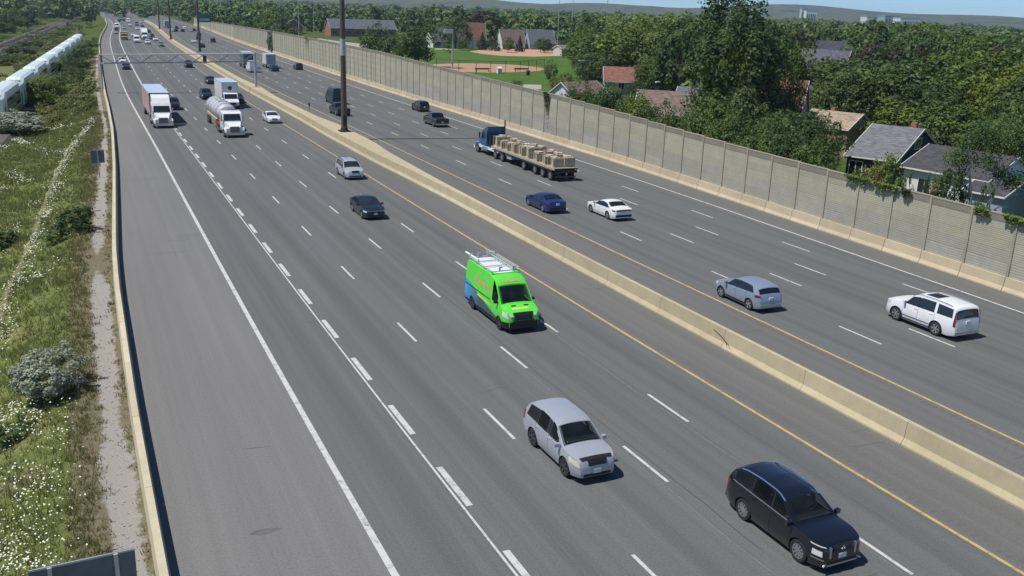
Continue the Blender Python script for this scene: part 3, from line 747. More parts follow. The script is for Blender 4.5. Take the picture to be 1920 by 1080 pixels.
def wheel_parts(rw, w, spokes=5, rim_r=0.66):
    """wheel about the y axis, outer face toward +y"""
    prof = [(rim_r*rw*0.98, -w/2), (rw*0.93, -w/2), (rw, -w/2+0.03), (rw, w/2-0.03), (rw*0.93, w/2), (rim_r*rw, w/2-0.005), (rim_r*rw*0.95, w/2-0.05), (0.02, w/2-0.06)]
    n = 24; V = []; F = []
    for i in range(n):
        a = 2*math.pi*i/n
        for r, y in prof: V.append((r*math.cos(a), y, r*math.sin(a)))
    m = len(prof)
    for i in range(n):
        for j in range(m-1): F.append((i*m+j, i*m+j+1, ((i+1) % n)*m+j+1, ((i+1) % n)*m+j))
    rim = MB()
    for k in range(spokes):
        a = 2*math.pi*k/spokes; c_, s_2 = math.cos(a), math.sin(a); hw = rw*0.10*5/spokes + 0.012
        P = []
        for r, ww in ((rw*0.10, hw*0.8), (rw*rim_r*0.95, hw)):
            for sg in (-1, 1): P.append((r*c_-sg*ww*s_2, r*s_2+sg*ww*c_))
        y0, y1 = w/2-0.045, w/2-0.008
        pts = [(P[0][0], y1, P[0][1]), (P[1][0], y1, P[1][1]), (P[3][0], y1, P[3][1]), (P[2][0], y1, P[2][1])]
        pts += [(x, y0, z) for x, _, z in pts]
        rim.add(pts, [(0, 1, 2, 3), (4, 7, 6, 5), (0, 4, 5, 1), (1, 5, 6, 2), (2, 6, 7, 3), (3, 7, 4, 0)])
    for i in range(n):
        a, b_ = 2*math.pi*i/n, 2*math.pi*(i+1)/n
        for r0, r1 in ((rw*rim_r*0.90, rw*rim_r*1.0),):
            q = [(r0*math.cos(a), w/2-0.01, r0*math.sin(a)), (r1*math.cos(a), w/2-0.006, r1*math.sin(a)), (r1*math.cos(b_), w/2-0.006, r1*math.sin(b_)), (r0*math.cos(b_), w/2-0.01, r0*math.sin(b_))]
            rim.add(q, [(0, 1, 2, 3)])
    rim.tube((0, w/2-0.05, 0), (0, w/2-0.004, 0), rw*0.15, rw*0.13, 10)
    return V, F, rim

def put_wheel(root, x, y, rw, w, me_t, me_r, rim_name='rim'):
    o = mobj('wheel', me_t, root, (x, y, rw), 0.0 if y > 0 else math.pi)
    mobj(rim_name, me_r, o); return o

def part(root, name, VF, mat, smooth=True, sharp=None, parent=None):
    me = np_mesh(name, np.array(VF[0], float), [tuple(f) for f in VF[1]], mat, smooth, sharp=sharp)
    return mobj(name, me, parent or root)

def build_car(c, name, label, cat, mat, s, t, sgn, spec, group=None):
    """sgn +1 drives away from the camera, -1 toward it"""
    x, y = [float(v) for v in st(s, t)]
    root = empty(name, (x, y, 0.004), math.pi/2-head(s)+(0 if sgn > 0 else math.pi)); tag(root, label, cat, group)
    ws = spec['ws']; cut = None
    if spec.get('see'):
        cut = dict(top=[ws], side=[(w[0]-0.12, w[1]) for w in spec['win'][:2]])
        zf_, sx_ = spec['see']   # floor height of the seats and x of the front seats
        MB().box(ws[0]-0.32, ws[0]-0.02, -0.62, 0.62, zf_+0.30, zf_+0.42).build('dashboard', 'black_trim', root)
        for yy in (0.36, -0.36):
            MB().box(sx_-0.12, sx_+0.42, yy-0.24, yy+0.24, zf_-0.1, zf_+0.06).cbox((sx_-0.2, yy, zf_+0.3), (0.16, 0.46, 0.66), 0, Matrix.Rotation(-0.2, 3, 'Y')).cbox((sx_-0.3, yy, zf_+0.72), (0.1, 0.24, 0.2)).build('seat', 'seat_cloth', root)
        MB().box(sx_-1.25, sx_-1.1, -0.62, 0.62, zf_-0.1, zf_+0.55).build('rear_seat', 'seat_cloth', root)
        st_ = MB(); n8 = 14
        for i in range(n8):
            a0, a1 = 2*math.pi*i/n8, 2*math.pi*(i+1)/n8
            st_.tube((sx_+0.55+0.06*math.sin(a0), 0.36+0.18*math.cos(a0), zf_+0.38+0.17*math.sin(a0)), (sx_+0.55+0.06*math.sin(a1), 0.36+0.18*math.cos(a1), zf_+0.38+0.17*math.sin(a1)), 0.018, n=5)
        st_.build('steering_wheel', 'black_trim', root)
        MB().box(-c.L/2+0.5, ws[0]+0.1, -0.7, 0.7, c.clear+0.12, c.clear+0.16).build('floor_pan', 'black_trim', root)
    part(root, 'body', c.body(spec.get('nx', 70), cut=cut), mat, True, 38)
    gm_w, gm_s = ('windshield_clear', 'glass_clear') if cut else ('windshield', 'glass')
    part(root, 'windshield', c.topp(ws[0], ws[1], -0.93, 0.93), gm_w)
    rwn = spec.get('rear')
    if rwn: part(root, 'rear_window', c.topp(rwn[0], rwn[1], -0.9, 0.9), 'glass')
    for sd in (1, -1):
        if spec.get('band') and not cut: part(root, 'window_surround', c.side([(spec['band'][0], float(c.belt(spec['band'][0]))+0.004), (spec['band'][1], float(c.belt(spec['band'][1]))+0.004), (spec['band'][3], float(c.ztop(spec['band'][3]))-spec.get('drop', 0.092)+0.012), (spec['band'][2], float(c.ztop(spec['band'][2]))-spec.get('drop', 0.092)+0.012)], sd, 0.004, 20, 4), 'black_trim')
        for iw, w in enumerate(spec['win']): part(root, 'side_window', c.window(*w, sd, spec.get('gap', 0.018), spec.get('drop', 0.092)), gm_s if iw < 2 else 'glass')
        if cut:
            for wa, wb_ in zip(spec['win'][:-1], spec['win'][1:]):
                part(root, 'pillar_trim', c.window(wa[1]+0.01, wb_[0]-0.01, wa[3]+0.01, wb_[2]-0.01, sd, spec.get('gap', 0.018), spec.get('drop', 0.092), 2), 'black_trim')
        if spec.get('lamp_top'):
            a_, b_, f0_, f1_ = spec['lamp_top']; part(root, 'headlight', c.topp(a_, b_, min(sd*f0_, sd*f1_), max(sd*f0_, sd*f1_), 0.012, 4, 4), spec.get('lamp', 'lamp'))
        for q in spec.get('head', []): part(root, 'headlight', c.side(q, sd, 0.012), spec.get('lamp', 'lamp'))
        for q in spec.get('tail', []): part(root, 'tail_light', c.side(q, sd, 0.012), 'tail')
        for q in spec.get('sill', []): part(root, 'sill_trim', c.side(q, sd, 0.012, 12, 2), 'black_trim')
        for q in spec.get('chrome_side', []): part(root, 'window_trim', c.side(q, sd, 0.014, 14, 1), 'chrome')
        mx, mz = spec['mirror']; my = float(c.sy(mx, mz))
        mb = MB(); mb.cbox((mx, sd*(my+0.13), mz+0.04), (0.13, 0.20, 0.14), sd*0.2); mb.cbox((mx, sd*(my+0.03), mz), (0.06, 0.12, 0.04))
        mb.build('mirror', spec.get('mirror_mat', mat), root, True)
        for hx in spec.get('handles', (0.15, -0.85)):
            hz = float(c.belt(hx))-0.11; hy = float(c.sy(hx, hz)); MB().cbox((hx, sd*(hy+0.012), hz), (0.2, 0.035, 0.035)).build('door_handle', mat, root)
        for dx in spec.get('seams', ()):
            zt_ = float(c.belt(dx)); part(root, 'door_seam', c.side([(dx+0.006, c.clear+0.12), (dx-0.006, c.clear+0.12), (dx-0.006, zt_), (dx+0.006, zt_)], sd, 0.004, 1, 8), 'black_trim')
        if spec.get('rails'):
            x0, x1 = spec['rails']; pts = []
            for i in range(9):
                xx = x0+(x1-x0)*i/8; ye, ze, zt = c.edge(xx); pts.append((xx, sd*float(ye)*0.93, float(ze)+0.045+(0.03 if 0 < i < 8 else -0.01)))
            mb = MB(); mb.path(pts, 0.026, 6); mb.build('roof_rail', spec.get('rail_mat', 'chrome'), root, True)
    gr = spec.get('grille')
    if gr: part(root, 'grille', c.topp(gr[0], gr[1], -gr[2], gr[2], 0.012, 6, 8), 'black_trim')
    if spec.get('hoodline'): part(root, 'bonnet_guard', c.topp(*spec['hoodline'], 0.018, 4, 10), 'black_trim')
    zf = spec.get('plate_f', 0.48)
    fx = c.L/2
    MB().box(fx-0.02, fx+0.012, -0.62*c.W/2, 0.62*c.W/2, 0.32, 0.42).build('lower_grille', 'black_trim', root)
    if sgn < 0: MB().box(fx-0.02, fx+0.022, -0.15, 0.15, zf-0.08, zf+0.08).build('licence_plate', 'plate', root)
    else:
        rz = spec.get('plate_r', 0.85); rx = -c.L/2
        for xx in np.linspace(-c.L/2, -c.L/2+0.4, 41):
            if c.ztop(xx) > rz: rx = xx; break
        MB().box(rx-0.03, rx+0.02, -0.15, 0.15, rz-0.08, rz+0.08).build('licence_plate', 'plate', root)
    if spec.get('bumper_r'): MB().box(-c.L/2-0.015, -c.L/2+0.12, -c.hw(-c.L/2)*0.97, c.hw(-c.L/2)*0.97, 0.36, 0.54).build('rear_bumper', spec['bumper_r'], root)
    ww = spec.get('tw', 0.235)
    V, F, rim = wheel_parts(c.rw, ww, spec.get('spokes', 5)); mt = np_mesh('wheel', V, [tuple(f) for f in F], 'tyre', True, sharp=40); mr = rim.mesh('rim', spec.get('rim', 'rim'))
    for ax in c.axles:
        for sd in (1, -1):
            yo = float(c.hw(ax))-ww/2-0.012; put_wheel(root, ax, sd*yo, c.rw, ww, mt, mr)
            mb = MB(); R_ = c.rw*1.15; P = []
            n = 14
            for i in range(n+1):
                a = math.pi*i/n*1.16-0.25; P.append((ax+R_*math.cos(a), c.rw+R_*math.sin(a)))
            y0, y1 = sd*(c.W/2-0.42), sd*(float(c.hw(ax))-0.025)
            Vv = [(px, y0, pz) for px, pz in P]+[(px, y1, pz) for px, pz in P]; Ff = [(i, i+1, n+2+i, n+1+i) for i in range(n)]+[tuple(range(n+1))]
            mb.add(Vv, Ff); mb.build('wheel_well', 'well', root)
    for nm, mk, args in spec.get('extra', []): part(root, nm, args, mk)
    return root

SUV_TOP = [(2.3, .60), (2.285, .84), (2.20, .96), (1.75, 1.06), (1.16, 1.13), (0.40, 1.64), (0.1, 1.72), (-0.7, 1.75), (-1.55, 1.70), (-1.86, 1.63), (-2.14, 1.14), (-2.26, 1.0), (-2.29, .7), (-2.3, .56)]
rav = Car(4.6, 1.815, SUV_TOP, [(2.3, .98), (1.0, 1.04), (-2.3, 1.13)], (1.40, -1.24), 0.37, 0.24, 0.27)
build_car(rav, 'silver_suv', 'pale silver SUV with black bonnet guard, between green van and black SUV', 'SUV', 'paint_silver', 28.15, 16.2, -1, dict(
    ws=(1.17, 0.44), rear=(-2.13, -1.95), band=(1.0, -1.86, 0.45, -1.7), win=[(0.97, 0.08, 0.42, 0.0), (0.03, -0.95, -0.04, -0.93), (-1.0, -1.84, -0.98, -1.68)], head=[[(2.285, .68), (1.74, .78), (1.70, .97), (2.2, .90)]], lamp='lamp_yellowed', see=(0.78, 0.0),
    tail=[[(-2.0, .85), (-2.28, .85), (-2.2, 1.25), (-1.98, 1.25)]], mirror=(0.98, 1.04), rails=None, grille=(2.292, 2.2, 0.56), hoodline=(2.2, 2.06, -0.86, 0.86), rim='rim_dark', spokes=6, plate_f=0.5, handles=(0.12, -0.85), seams=(1.05, 0.05, -1.0)))
OUT_TOP = [(2.36, .60), (2.345, .86), (2.27, 1.0), (1.7, 1.09), (1.18, 1.13), (0.36, 1.63), (0.0, 1.71), (-0.8, 1.74), (-1.75, 1.69), (-2.02, 1.63), (-2.26, 1.18), (-2.33, 1.05), (-2.35, .7), (-2.36, .58)]
outl = Car(4.72, 1.87, OUT_TOP, [(2.36, 1.02), (1.0, 1.07), (-2.36, 1.17)], (1.42, -1.29), 0.375)
o_ = build_car(outl, 'black_suv', 'glossy black SUV with bright roof rails, nearest vehicle to the camera at lower right', 'SUV', 'paint_black', 20.45, 20.48, -1, dict(
    ws=(1.12, 0.38), rear=(-2.22, -2.04), band=(0.96, -1.96, 0.42, -1.8), win=[(0.94, 0.06, 0.38, 0.0), (0.0, -0.98, -0.05, -0.96), (-1.04, -1.94, -1.01, -1.79)], head=[[(2.30, .62), (1.98, .64), (1.98, .82), (2.28, .80)], [(2.34, .93), (1.9, .95), (1.85, .985), (2.32, .965)]],
    chrome_side=[[(1.0, 1.085), (-1.95, 1.175), (-1.95, 1.205), (1.0, 1.115)], [(2.35, .50), (1.96, .52), (1.96, .56), (2.35, .54)]],
    tail=[[(-2.1, .98), (-2.33, .98), (-2.3, 1.14), (-2.05, 1.14)]], mirror=(0.98, 1.10), rails=(0.42, -1.75), grille=(2.352, 2.28, 0.55), spokes=10, plate_f=0.58, see=(0.80, -0.05), seams=(1.05, 0.03, -1.02)))
MB().box(2.34, 2.385, -0.60, 0.60, 0.30, 0.345).cbox((2.35, -0.68, 0.37), (0.05, 0.2, 0.04), 0.3, Matrix.Rotation(0.5, 3, 'X')).cbox((2.35, 0.68, 0.37), (0.05, 0.2, 0.04), -0.3, Matrix.Rotation(-0.5, 3, 'X')).build('front_trim', 'chrome', o_)
MB().cbox((2.375, 0.0, 0.88), (0.02, 0.05, 0.07), 0, Matrix.Rotation(0.78, 3, 'X')).cbox((2.372, 0.05, 0.81), (0.02, 0.05, 0.06), 0, Matrix.Rotation(0.78, 3, 'X')).cbox((2.372, -0.05, 0.81), (0.02, 0.05, 0.06), 0, Matrix.Rotation(0.78, 3, 'X')).build('emblem', 'chrome', o_)
for sd in (1, -1): MB().box(2.30, 2.375, sd*0.50-0.03, sd*0.50+0.03, 0.55, 0.92).build('front_blade', 'chrome', o_)
SIL_TOP = [(2.3, .58), (2.285, .80), (2.2, .93), (1.7, 1.03), (1.2, 1.08), (0.45, 1.6), (0.1, 1.67), (-0.7, 1.69), (-1.6, 1.65), (-1.95, 1.58), (-2.2, 1.12), (-2.28, .9), (-2.3, .56)]
sil = Car(4.6, 1.86, SIL_TOP, [(2.3, .98), (1.0, 1.02), (-2.3, 1.12)], (1.38, -1.25), 0.36)
build_car(sil, 'silver_suv', 'silver SUV with dark grille beside the median yellow line, behind the black sedan', 'SUV', 'paint_silver_light', 89.55, 24.0, -1, dict(nx=56,
    ws=(1.15, 0.47), rear=(-2.15, -1.98), win=[(0.95, 0.08, 0.45, 0.0), (0.03, -0.95, -0.04, -0.93), (-1.03, -1.80, -1.0, -1.68)], head=[[(2.26, .68), (1.85, .74), (1.8, .92), (2.2, .86)]], tail=[], mirror=(0.98, 1.06), rails=(0.4, -1.7), rail_mat='black_trim', grille=(2.292, 2.2, 0.52), plate_f=0.52))
SED_TOP = [(2.45, .48), (2.435, .66), (2.35, .78), (1.8, .90), (1.05, .99), (0.15, 1.39), (-0.25, 1.45), (-0.9, 1.43), (-1.75, 1.12), (-2.2, 1.06), (-2.4, 1.02), (-2.44, .75), (-2.45, .52)]
sed = Car(4.9, 1.86, SED_TOP, [(2.4, .86), (1.0, .92), (-2.4, 1.0)], (1.48, -1.35), 0.34, 0.17, 0.34, (0.8, 0.26), (0.6, 0.16))
SEDWIN = [(0.86, 0.02, 0.22, -0.1), (-0.06, -0.98, -0.18, -0.88), (-1.05, -1.5, -0.96, -1.12)]
o_ = build_car(sed, 'black_sedan', 'black sedan with a thin chrome front strip, between the silver SUV and the green van', 'sedan', 'paint_darkgreen', 72.2, 20.9, -1, dict(nx=60,
    ws=(1.0, 0.18), rear=(-1.68, -0.98), win=SEDWIN, head=[[(2.40, .62), (2.0, .66), (1.98, .76), (2.36, .72)]], tail=[], mirror=(0.85, 0.97), grille=(2.442, 2.37, 0.6), plate_f=0.52, seams=(1.0, -0.02),
    chrome_side=[[(2.43, .735), (2.0, .77), (2.0, .795), (2.42, .76)]]))
MB().box(2.41, 2.465, -0.66, 0.66, 0.71, 0.745).build('front_trim', 'chrome', o_)
def white_saloon(name, label, s, t, sgn, mat='paint_white'):
    return build_car(sed, name, label, 'sedan', mat, s, t, sgn, dict(nx=60, ws=(1.0, 0.18), rear=(-1.66, -1.0), band=(0.9, -1.54, 0.26, -1.14), win=SEDWIN, head=[[(2.40, .62), (2.0, .66), (1.98, .76), (2.36, .72)]],
        tail=[[(-2.08, .82), (-2.40, .82), (-2.38, .93), (-2.05, .93)]], mirror=(0.85, 0.97), grille=(2.442, 2.37, 0.55), plate_f=0.5, plate_r=0.82, bumper_r='black_trim', seams=(1.0, -0.02, -1.02), spokes=5))
o_ = white_saloon('white_sedan', 'white sedan with dark windows beside the blue sedan, driving away', 66.3, 40.18, 1)
MB().box(-2.455, -2.41, -0.66, 0.66, 0.83, 0.93).build('tail_light', 'black_trim', o_)
o_ = white_saloon('blue_sedan', 'deep blue sedan next to the median yellow line, driving away', 70.3, 36.15, 1, 'paint_blue')
white_saloon('white_sedan', 'white oncoming sedan at the median yellow line, behind the silver SUV', 134.6, 24.7, -1)
CR_TOP = [(2.18, .58), (2.165, .80), (2.08, .92), (1.6, 1.02), (1.1, 1.08), (0.3, 1.55), (0.0, 1.6), (-0.8, 1.61), (-1.5, 1.55), (-1.78, 1.48), (-2.06, 1.10), (-2.14, .98), (-2.17, .7), (-2.18, .56)]
cro = Car(4.36, 1.81, CR_TOP, [(2.2, .95), (1.0, 1.0), (-2.2, 1.14)], (1.36, -1.28), 0.35)
build_car(cro, 'silver_crossover', 'small blue-silver crossover beside the median yellow line, driving away', 'SUV', 'paint_silver_blue', 42.15, 35.8, 1, dict(
    ws=(1.04, 0.33), rear=(-2.02, -1.82), band=(0.9, -1.6, 0.36, -1.32), win=[(0.87, 0.02, 0.32, -0.06), (-0.03, -0.92, -0.1, -0.92), (-0.97, -1.58, -0.96, -1.31)], head=[[(2.14, .7), (1.75, .76), (1.7, .92), (2.06, .86)]],
    tail=[[(-1.75, .92), (-2.15, .95), (-2.12, 1.08), (-1.72, 1.06)]], mirror=(0.88, 1.05), grille=(2.172, 2.1, 0.5), plate_r=0.83, bumper_r='paint_silver_light', spokes=5, seams=(0.98, -0.02, -0.98), sill=[[(0.9, .26), (-0.85, .26), (-0.85, .36), (0.9, .36)]]))
ES_TOP = [(x*0.94, z*1.01) for x, z in [(2.6, .62), (2.585, .98), (2.5, 1.12), (1.9, 1.22), (1.35, 1.26), (0.62, 1.8), (0.3, 1.88), (-0.8, 1.91), (-2.1, 1.87), (-2.38, 1.82), (-2.52, 1.2), (-2.57, 1.1), (-2.59, .7), (-2.6, .6)]]
esc = Car(4.888, 2.04, ES_TOP, [(2.5, 1.14), (1.2, 1.2), (-2.5, 1.25)], (1.56, -1.21), 0.40, 0.24, 0.2, (0.6, 0.18), (0.35, 0.07))
o_ = build_car(esc, 'white_suv', 'big white full-size SUV with dark glass in the far lanes at right', 'SUV', 'paint_white', 34.85, 42.98, 1, dict(
    ws=(1.20, 0.60), rear=(-2.36, -2.247), band=(1.05, -0.96, 0.6, -0.94), win=[(1.02, 0.12, 0.56, 0.08), (0.06, -0.92, 0.03, -0.90), (-1.13, -2.16, -1.11, -2.09)], head=[[(2.40, .85), (2.07, .9), (2.02, 1.1), (2.37, 1.06)]],
    tail=[[(-2.29, .85), (-2.415, .85), (-2.35, 1.62), (-2.256, 1.62)]], mirror=(1.02, 1.26), grille=(2.436, 2.35, 0.6), plate_r=1.02, bumper_r='chrome', spokes=6, rails=(0.45, -1.97), rail_mat='chrome',
    seams=(1.13, 0.08, -1.02), sill=[[(1.12, .50), (-0.75, .50), (-0.75, .54), (1.12, .54)]], handles=(0.25, -0.8), gap=0.03, drop=0.12,
    extra=[('sunroof', 'glass', esc.topp(0.13, -0.7, -0.55, 0.55, 0.012))]))
for sd in (1, -1): MB().box(-0.78, 1.12, sd*0.86-0.1, sd*0.86+0.14, 0.30, 0.36).build('running_board', 'black_trim', o_)
# green high-roof van with ladder rack
VAN_TOP = [(2.99, .62), (2.975, .98), (2.88, 1.14), (2.4, 1.29), (2.12, 1.38), (1.32, 2.28), (1.05, 2.50), (0.5, 2.66), (0.0, 2.70), (-2.8, 2.70), (-2.95, 2.60), (-2.985, 1.2), (-2.99, .56)]
van = Car(5.98, 2.06, VAN_TOP, [(3.0, 1.24), (1.9, 1.32), (1.0, 1.36), (-3.0, 1.36)], (2.03, -1.72), 0.36, 0.24, 0.10, (0.55, 0.20), (0.2, 0.05), 0.06)
o_ = build_car(van, 'green_van', 'lime green high-roof van with a ladder rack on its white roof', 'van', 'van_livery', 44.55, 20.66, -1, dict(
    ws=(2.05, 1.34), rear=None, win=[(1.86, 0.95, 1.40, 0.95)], head=[[(2.96, .84), (2.50, .94), (2.40, 1.19), (2.84, 1.12)]], lamp_top=(2.965, 2.88, 0.72, 0.93), tail=[[(-2.88, .8), (-2.97, .8), (-2.97, 1.5), (-2.88, 1.5)]], mirror=(1.72, 1.42), mirror_mat='black_trim', see=(1.0, 0.85),
    grille=(2.985, 2.84, 0.66), plate_f=0.56, rim='rim_dark', sill=[[(2.45, .30), (-2.9, .30), (-2.9, .44), (2.45, .44)]], handles=(0.7,), seams=(0.88, -0.5), drop=0.36, gap=0.05))
MB().box(2.93, 3.03, -0.80, 0.80, 0.30, 0.66).box(2.95, 3.02, -0.62, 0.62, 0.66, 0.72).build('front_bumper', 'black_trim', o_)
for sd in (1, -1):
    part(o_, 'bumper_corner', van.side([(2.985, .30), (2.45, .30), (2.45, .62), (2.975, .66)], sd, 0.012), 'black_trim')
    q = random.Random(5)
    for i in range(8):   # coloured lettering on the flank, illegible in the photograph
        xx = 0.55-i*0.27; part(o_, 'lettering', van.side([(xx, 1.62+0.015*i), (xx-0.21, 1.62+0.015*i), (xx-0.24+0.06*q.random(), 1.92+0.02*i), (xx-0.03, 1.90+0.02*i)], sd, 0.009, 2, 2), 'livery_pink')
    part(o_, 'lettering', van.side([(0.9, .98), (-1.0, 1.06), (-1.0, 1.16), (0.9, 1.08)], sd, 0.009, 8, 1), 'livery_yellow')
    part(o_, 'moulding', van.side([(0.75, 1.28), (-2.85, 1.28), (-2.85, 1.33), (0.75, 1.33)], sd, 0.012, 12, 1), 'black_trim')
part(o_, 'lettering', van.topp(1.24, 1.12, -0.55, 0.55, 0.012, 2, 8), 'livery_pink'); part(o_, 'lettering', van.topp(2.62, 2.46, -0.5, 0.5, 0.012, 2, 8), 'livery_yellow')
for yy in (0.45, -0.30): part(o_, 'bonnet_vent', van.topp(2.34, 2.24, yy-0.14, yy+0.14, 0.012, 2, 3), 'black_trim')
rk = MB()
for yy in (-0.78, 0.78):
    rk.tube((0.55, yy, 2.79), (-2.75, yy, 2.79), 0.03, n=6)
for xx in (0.5, -0.6, -1.7, -2.7):
    rk.tube((xx, -0.82, 2.77), (xx, 0.82, 2.77), 0.03, n=6)
    for yy in (-0.8, 0.8): rk.tube((xx, yy, 2.55), (xx, yy, 2.79), 0.025, n=6)
rk.build('roof_rack', 'galv', o_)
for xx, yy in ((0.5, -0.35), (0.5, 0.45), (-2.7, 0.3), (-2.7, -0.3), (-2.7, -0.75), (-2.7, 0.78)):
    MB().cbox((xx, yy, 2.88), (0.06, 0.08, 0.22)).cbox((xx, yy+0.07, 2.98), (0.06, 0.18, 0.05)).build('rack_clamp', 'galv', o_)
ld = MB()
for yy in (0.5, 0.86): ld.tube((0.4, yy, 2.86), (-3.35, yy, 2.86), 0.03, n=6)
for i in range(12): ld.tube((0.3-i*0.3, 0.5, 2.86), (0.3-i*0.3, 0.86, 2.86), 0.018, n=5)
lad = ld.build('ladder', 'galv'); lad.location = o_.location; lad.rotation_euler = o_.rotation_euler
tag(lad, 'grey metal ladder lying on the green van roof rack', 'ladder')
pp = MB().tube((-1.6, -0.72, 2.88), (-3.5, -0.72, 2.88), 0.06, n=8).build('pipe_tube', 'white_trim'); pp.location = o_.location; pp.rotation_euler = o_.rotation_euler
tag(pp, 'white tube sticking out behind the green van roof', 'tube')
# dark pickup and hatchback by the noise wall
PU_TOP = [(2.9, .62), (2.885, 1.0), (2.8, 1.12), (2.2, 1.2), (1.55, 1.24), (0.85, 1.78), (0.5, 1.86), (-0.45, 1.86), (-0.72, 1.80), (-0.95, 1.28), (-1.0, 1.24), (-2.85, 1.24), (-2.9, 1.2), (-2.9, .6)]
pku = Car(5.8, 2.02, PU_TOP, [(3, 1.12), (0, 1.17), (-3, 1.19)], (1.85, -1.72), 0.40, 0.3, 0.24, (0.5, 0.15), (0.2, 0.03), 0.03)
o_ = build_car(pku, 'black_pickup', 'black pickup truck driving away ahead of the blue flatbed truck', 'pickup', 'paint_black', 127.3, 46.75, 1, dict(nx=60, ws=(1.48, 0.88), rear=(-0.93, -0.74), win=[(1.28, 0.3, 0.85, 0.26), (0.2, -0.68, 0.18, -0.6)], head=[],
    tail=[[(-2.72, .85), (-2.89, .85), (-2.89, 1.15), (-2.72, 1.15)]], mirror=(1.2, 1.24), plate_r=0.75, bumper_r='chrome', rim='rim'))
part(o_, 'bed', pku.topp(-1.1, -2.8, -0.86, 0.86, 0.012), 'black_trim')
build_car(rav, 'dark_suv', 'black SUV nearest the noise wall, just ahead of the black pickup', 'SUV', 'paint_black', 146.0, 50.9, 1, dict(nx=56, ws=(1.17, 0.44), rear=(-2.13, -1.95), win=[(0.95, 0.08, 0.42, 0.0), (0.03, -0.95, -0.04, -0.93), (-1.03, -1.80, -1.0, -1.66)], head=[],
    tail=[[(-2.0, .9), (-2.28, .9), (-2.2, 1.2), (-1.98, 1.2)]], mirror=(0.98, 1.04), plate_r=0.8, rim='rim_dark'))

# ------------------------------------------------------------------ far traffic: one mesh per kind, colour from the object
def far_mesh(c, spec, nm):
    V, F = c.body(26, False, 5, 3, 4); V = [tuple(v) for v in V]; F = [tuple(f) for f in F]; MI = [0]*len(F)
    def put(VF, mi):
        b = len(V); V.extend([tuple(v) for v in VF[0]]); F.extend([tuple(i+b for i in f) for f in VF[1]]); MI.extend([mi]*len(VF[1]))
    put(c.topp(spec['ws'][0], spec['ws'][1], -0.92, 0.92, 0.012, 4, 4), 1)
    if spec.get('rear'): put(c.topp(spec['rear'][0], spec['rear'][1], -0.9, 0.9, 0.012, 4, 4), 1)
    for sd in (1, -1):
        for w in spec['win']: put(c.window(*w, sd, 0.035, spec.get('drop', 0.115), 3), 1)
        put(c.side([(c.L/2-0.06, .62), (c.L/2-0.45, .68), (c.L/2-0.45, .84), (c.L/2-0.1, .80)], sd, 0.012, 3, 2), 3)
        put(c.side([(-c.L/2+0.35, .82), (-c.L/2+0.02, .82), (-c.L/2+0.04, .98), (-c.L/2+0.35, .98)], sd, 0.012, 3, 2), 4)
        for ax in c.axles:
            mb = MB().tube((ax, sd*(c.hw(ax)-0.2), c.rw), (ax, sd*(c.hw(ax)+0.012), c.rw), c.rw, n=12); put((mb.V, mb.F), 2)
            mb = MB().tube((ax, sd*(c.hw(ax)-0.1), c.rw), (ax, sd*(c.hw(ax)+0.018), c.rw), c.rw*0.6, n=10); put((mb.V, mb.F), 5)
    mb = MB().box(c.L/2-0.03, c.L/2+0.015, -0.5, 0.5, 0.4, 0.62); put((mb.V, mb.F), 2)
    return np_mesh(nm, np.array(V), F, ['paint_any', 'glass', 'tyre', 'lamp', 'tail', 'rim'], True, mi=MI, sharp=38)
FM = {'sedan': far_mesh(sed, dict(ws=(1.0, 0.18), rear=(-1.68, -0.98), win=SEDWIN), 'far_sedan'),
      'suv': far_mesh(rav, dict(ws=(1.17, 0.44), rear=(-2.13, -1.95), win=[(0.95, 0.08, 0.42, 0.0), (0.03, -0.95, -0.04, -0.93), (-1.03, -1.80, -1.0, -1.66)]), 'far_suv'),
      'pickup': far_mesh(pku, dict(ws=(1.48, 0.88), rear=(-0.93, -0.74), win=[(1.28, 0.3, 0.85, 0.26), (0.2, -0.68, 0.18, -0.6)]), 'far_pickup'),
      'van': far_mesh(van, dict(ws=(2.05, 1.34), win=[(1.78, 0.98, 1.32, 0.98)], drop=0.42), 'far_van')}
COL = dict(white=(0.75, 0.76, 0.77), silver=(0.42, 0.45, 0.48), black=(0.012, 0.014, 0.018), dark=(0.022, 0.028, 0.033), darkgreen=(0.012, 0.03, 0.03), blue=(0.03, 0.06, 0.14), lilac=(0.5, 0.48, 0.56), grey=(0.2, 0.21, 0.23))
def far_car(kind, colour, s, t, sgn, label):
    x, y = [float(v) for v in st(s, t)]
    nm = {'sedan': 'car', 'suv': 'suv', 'pickup': 'pickup_truck', 'van': 'van'}[kind]
    o = mobj(nm, FM[kind], None, (x, y, 0.004), math.pi/2-head(s)+(0 if sgn > 0 else math.pi)); o.color = (*COL[colour], 1)
    return tag(o, label, {'sedan': 'car', 'suv': 'SUV', 'pickup': 'pickup', 'van': 'van'}[kind], 'oncoming traffic far up the road' if sgn < 0 else 'departing traffic far up the road')
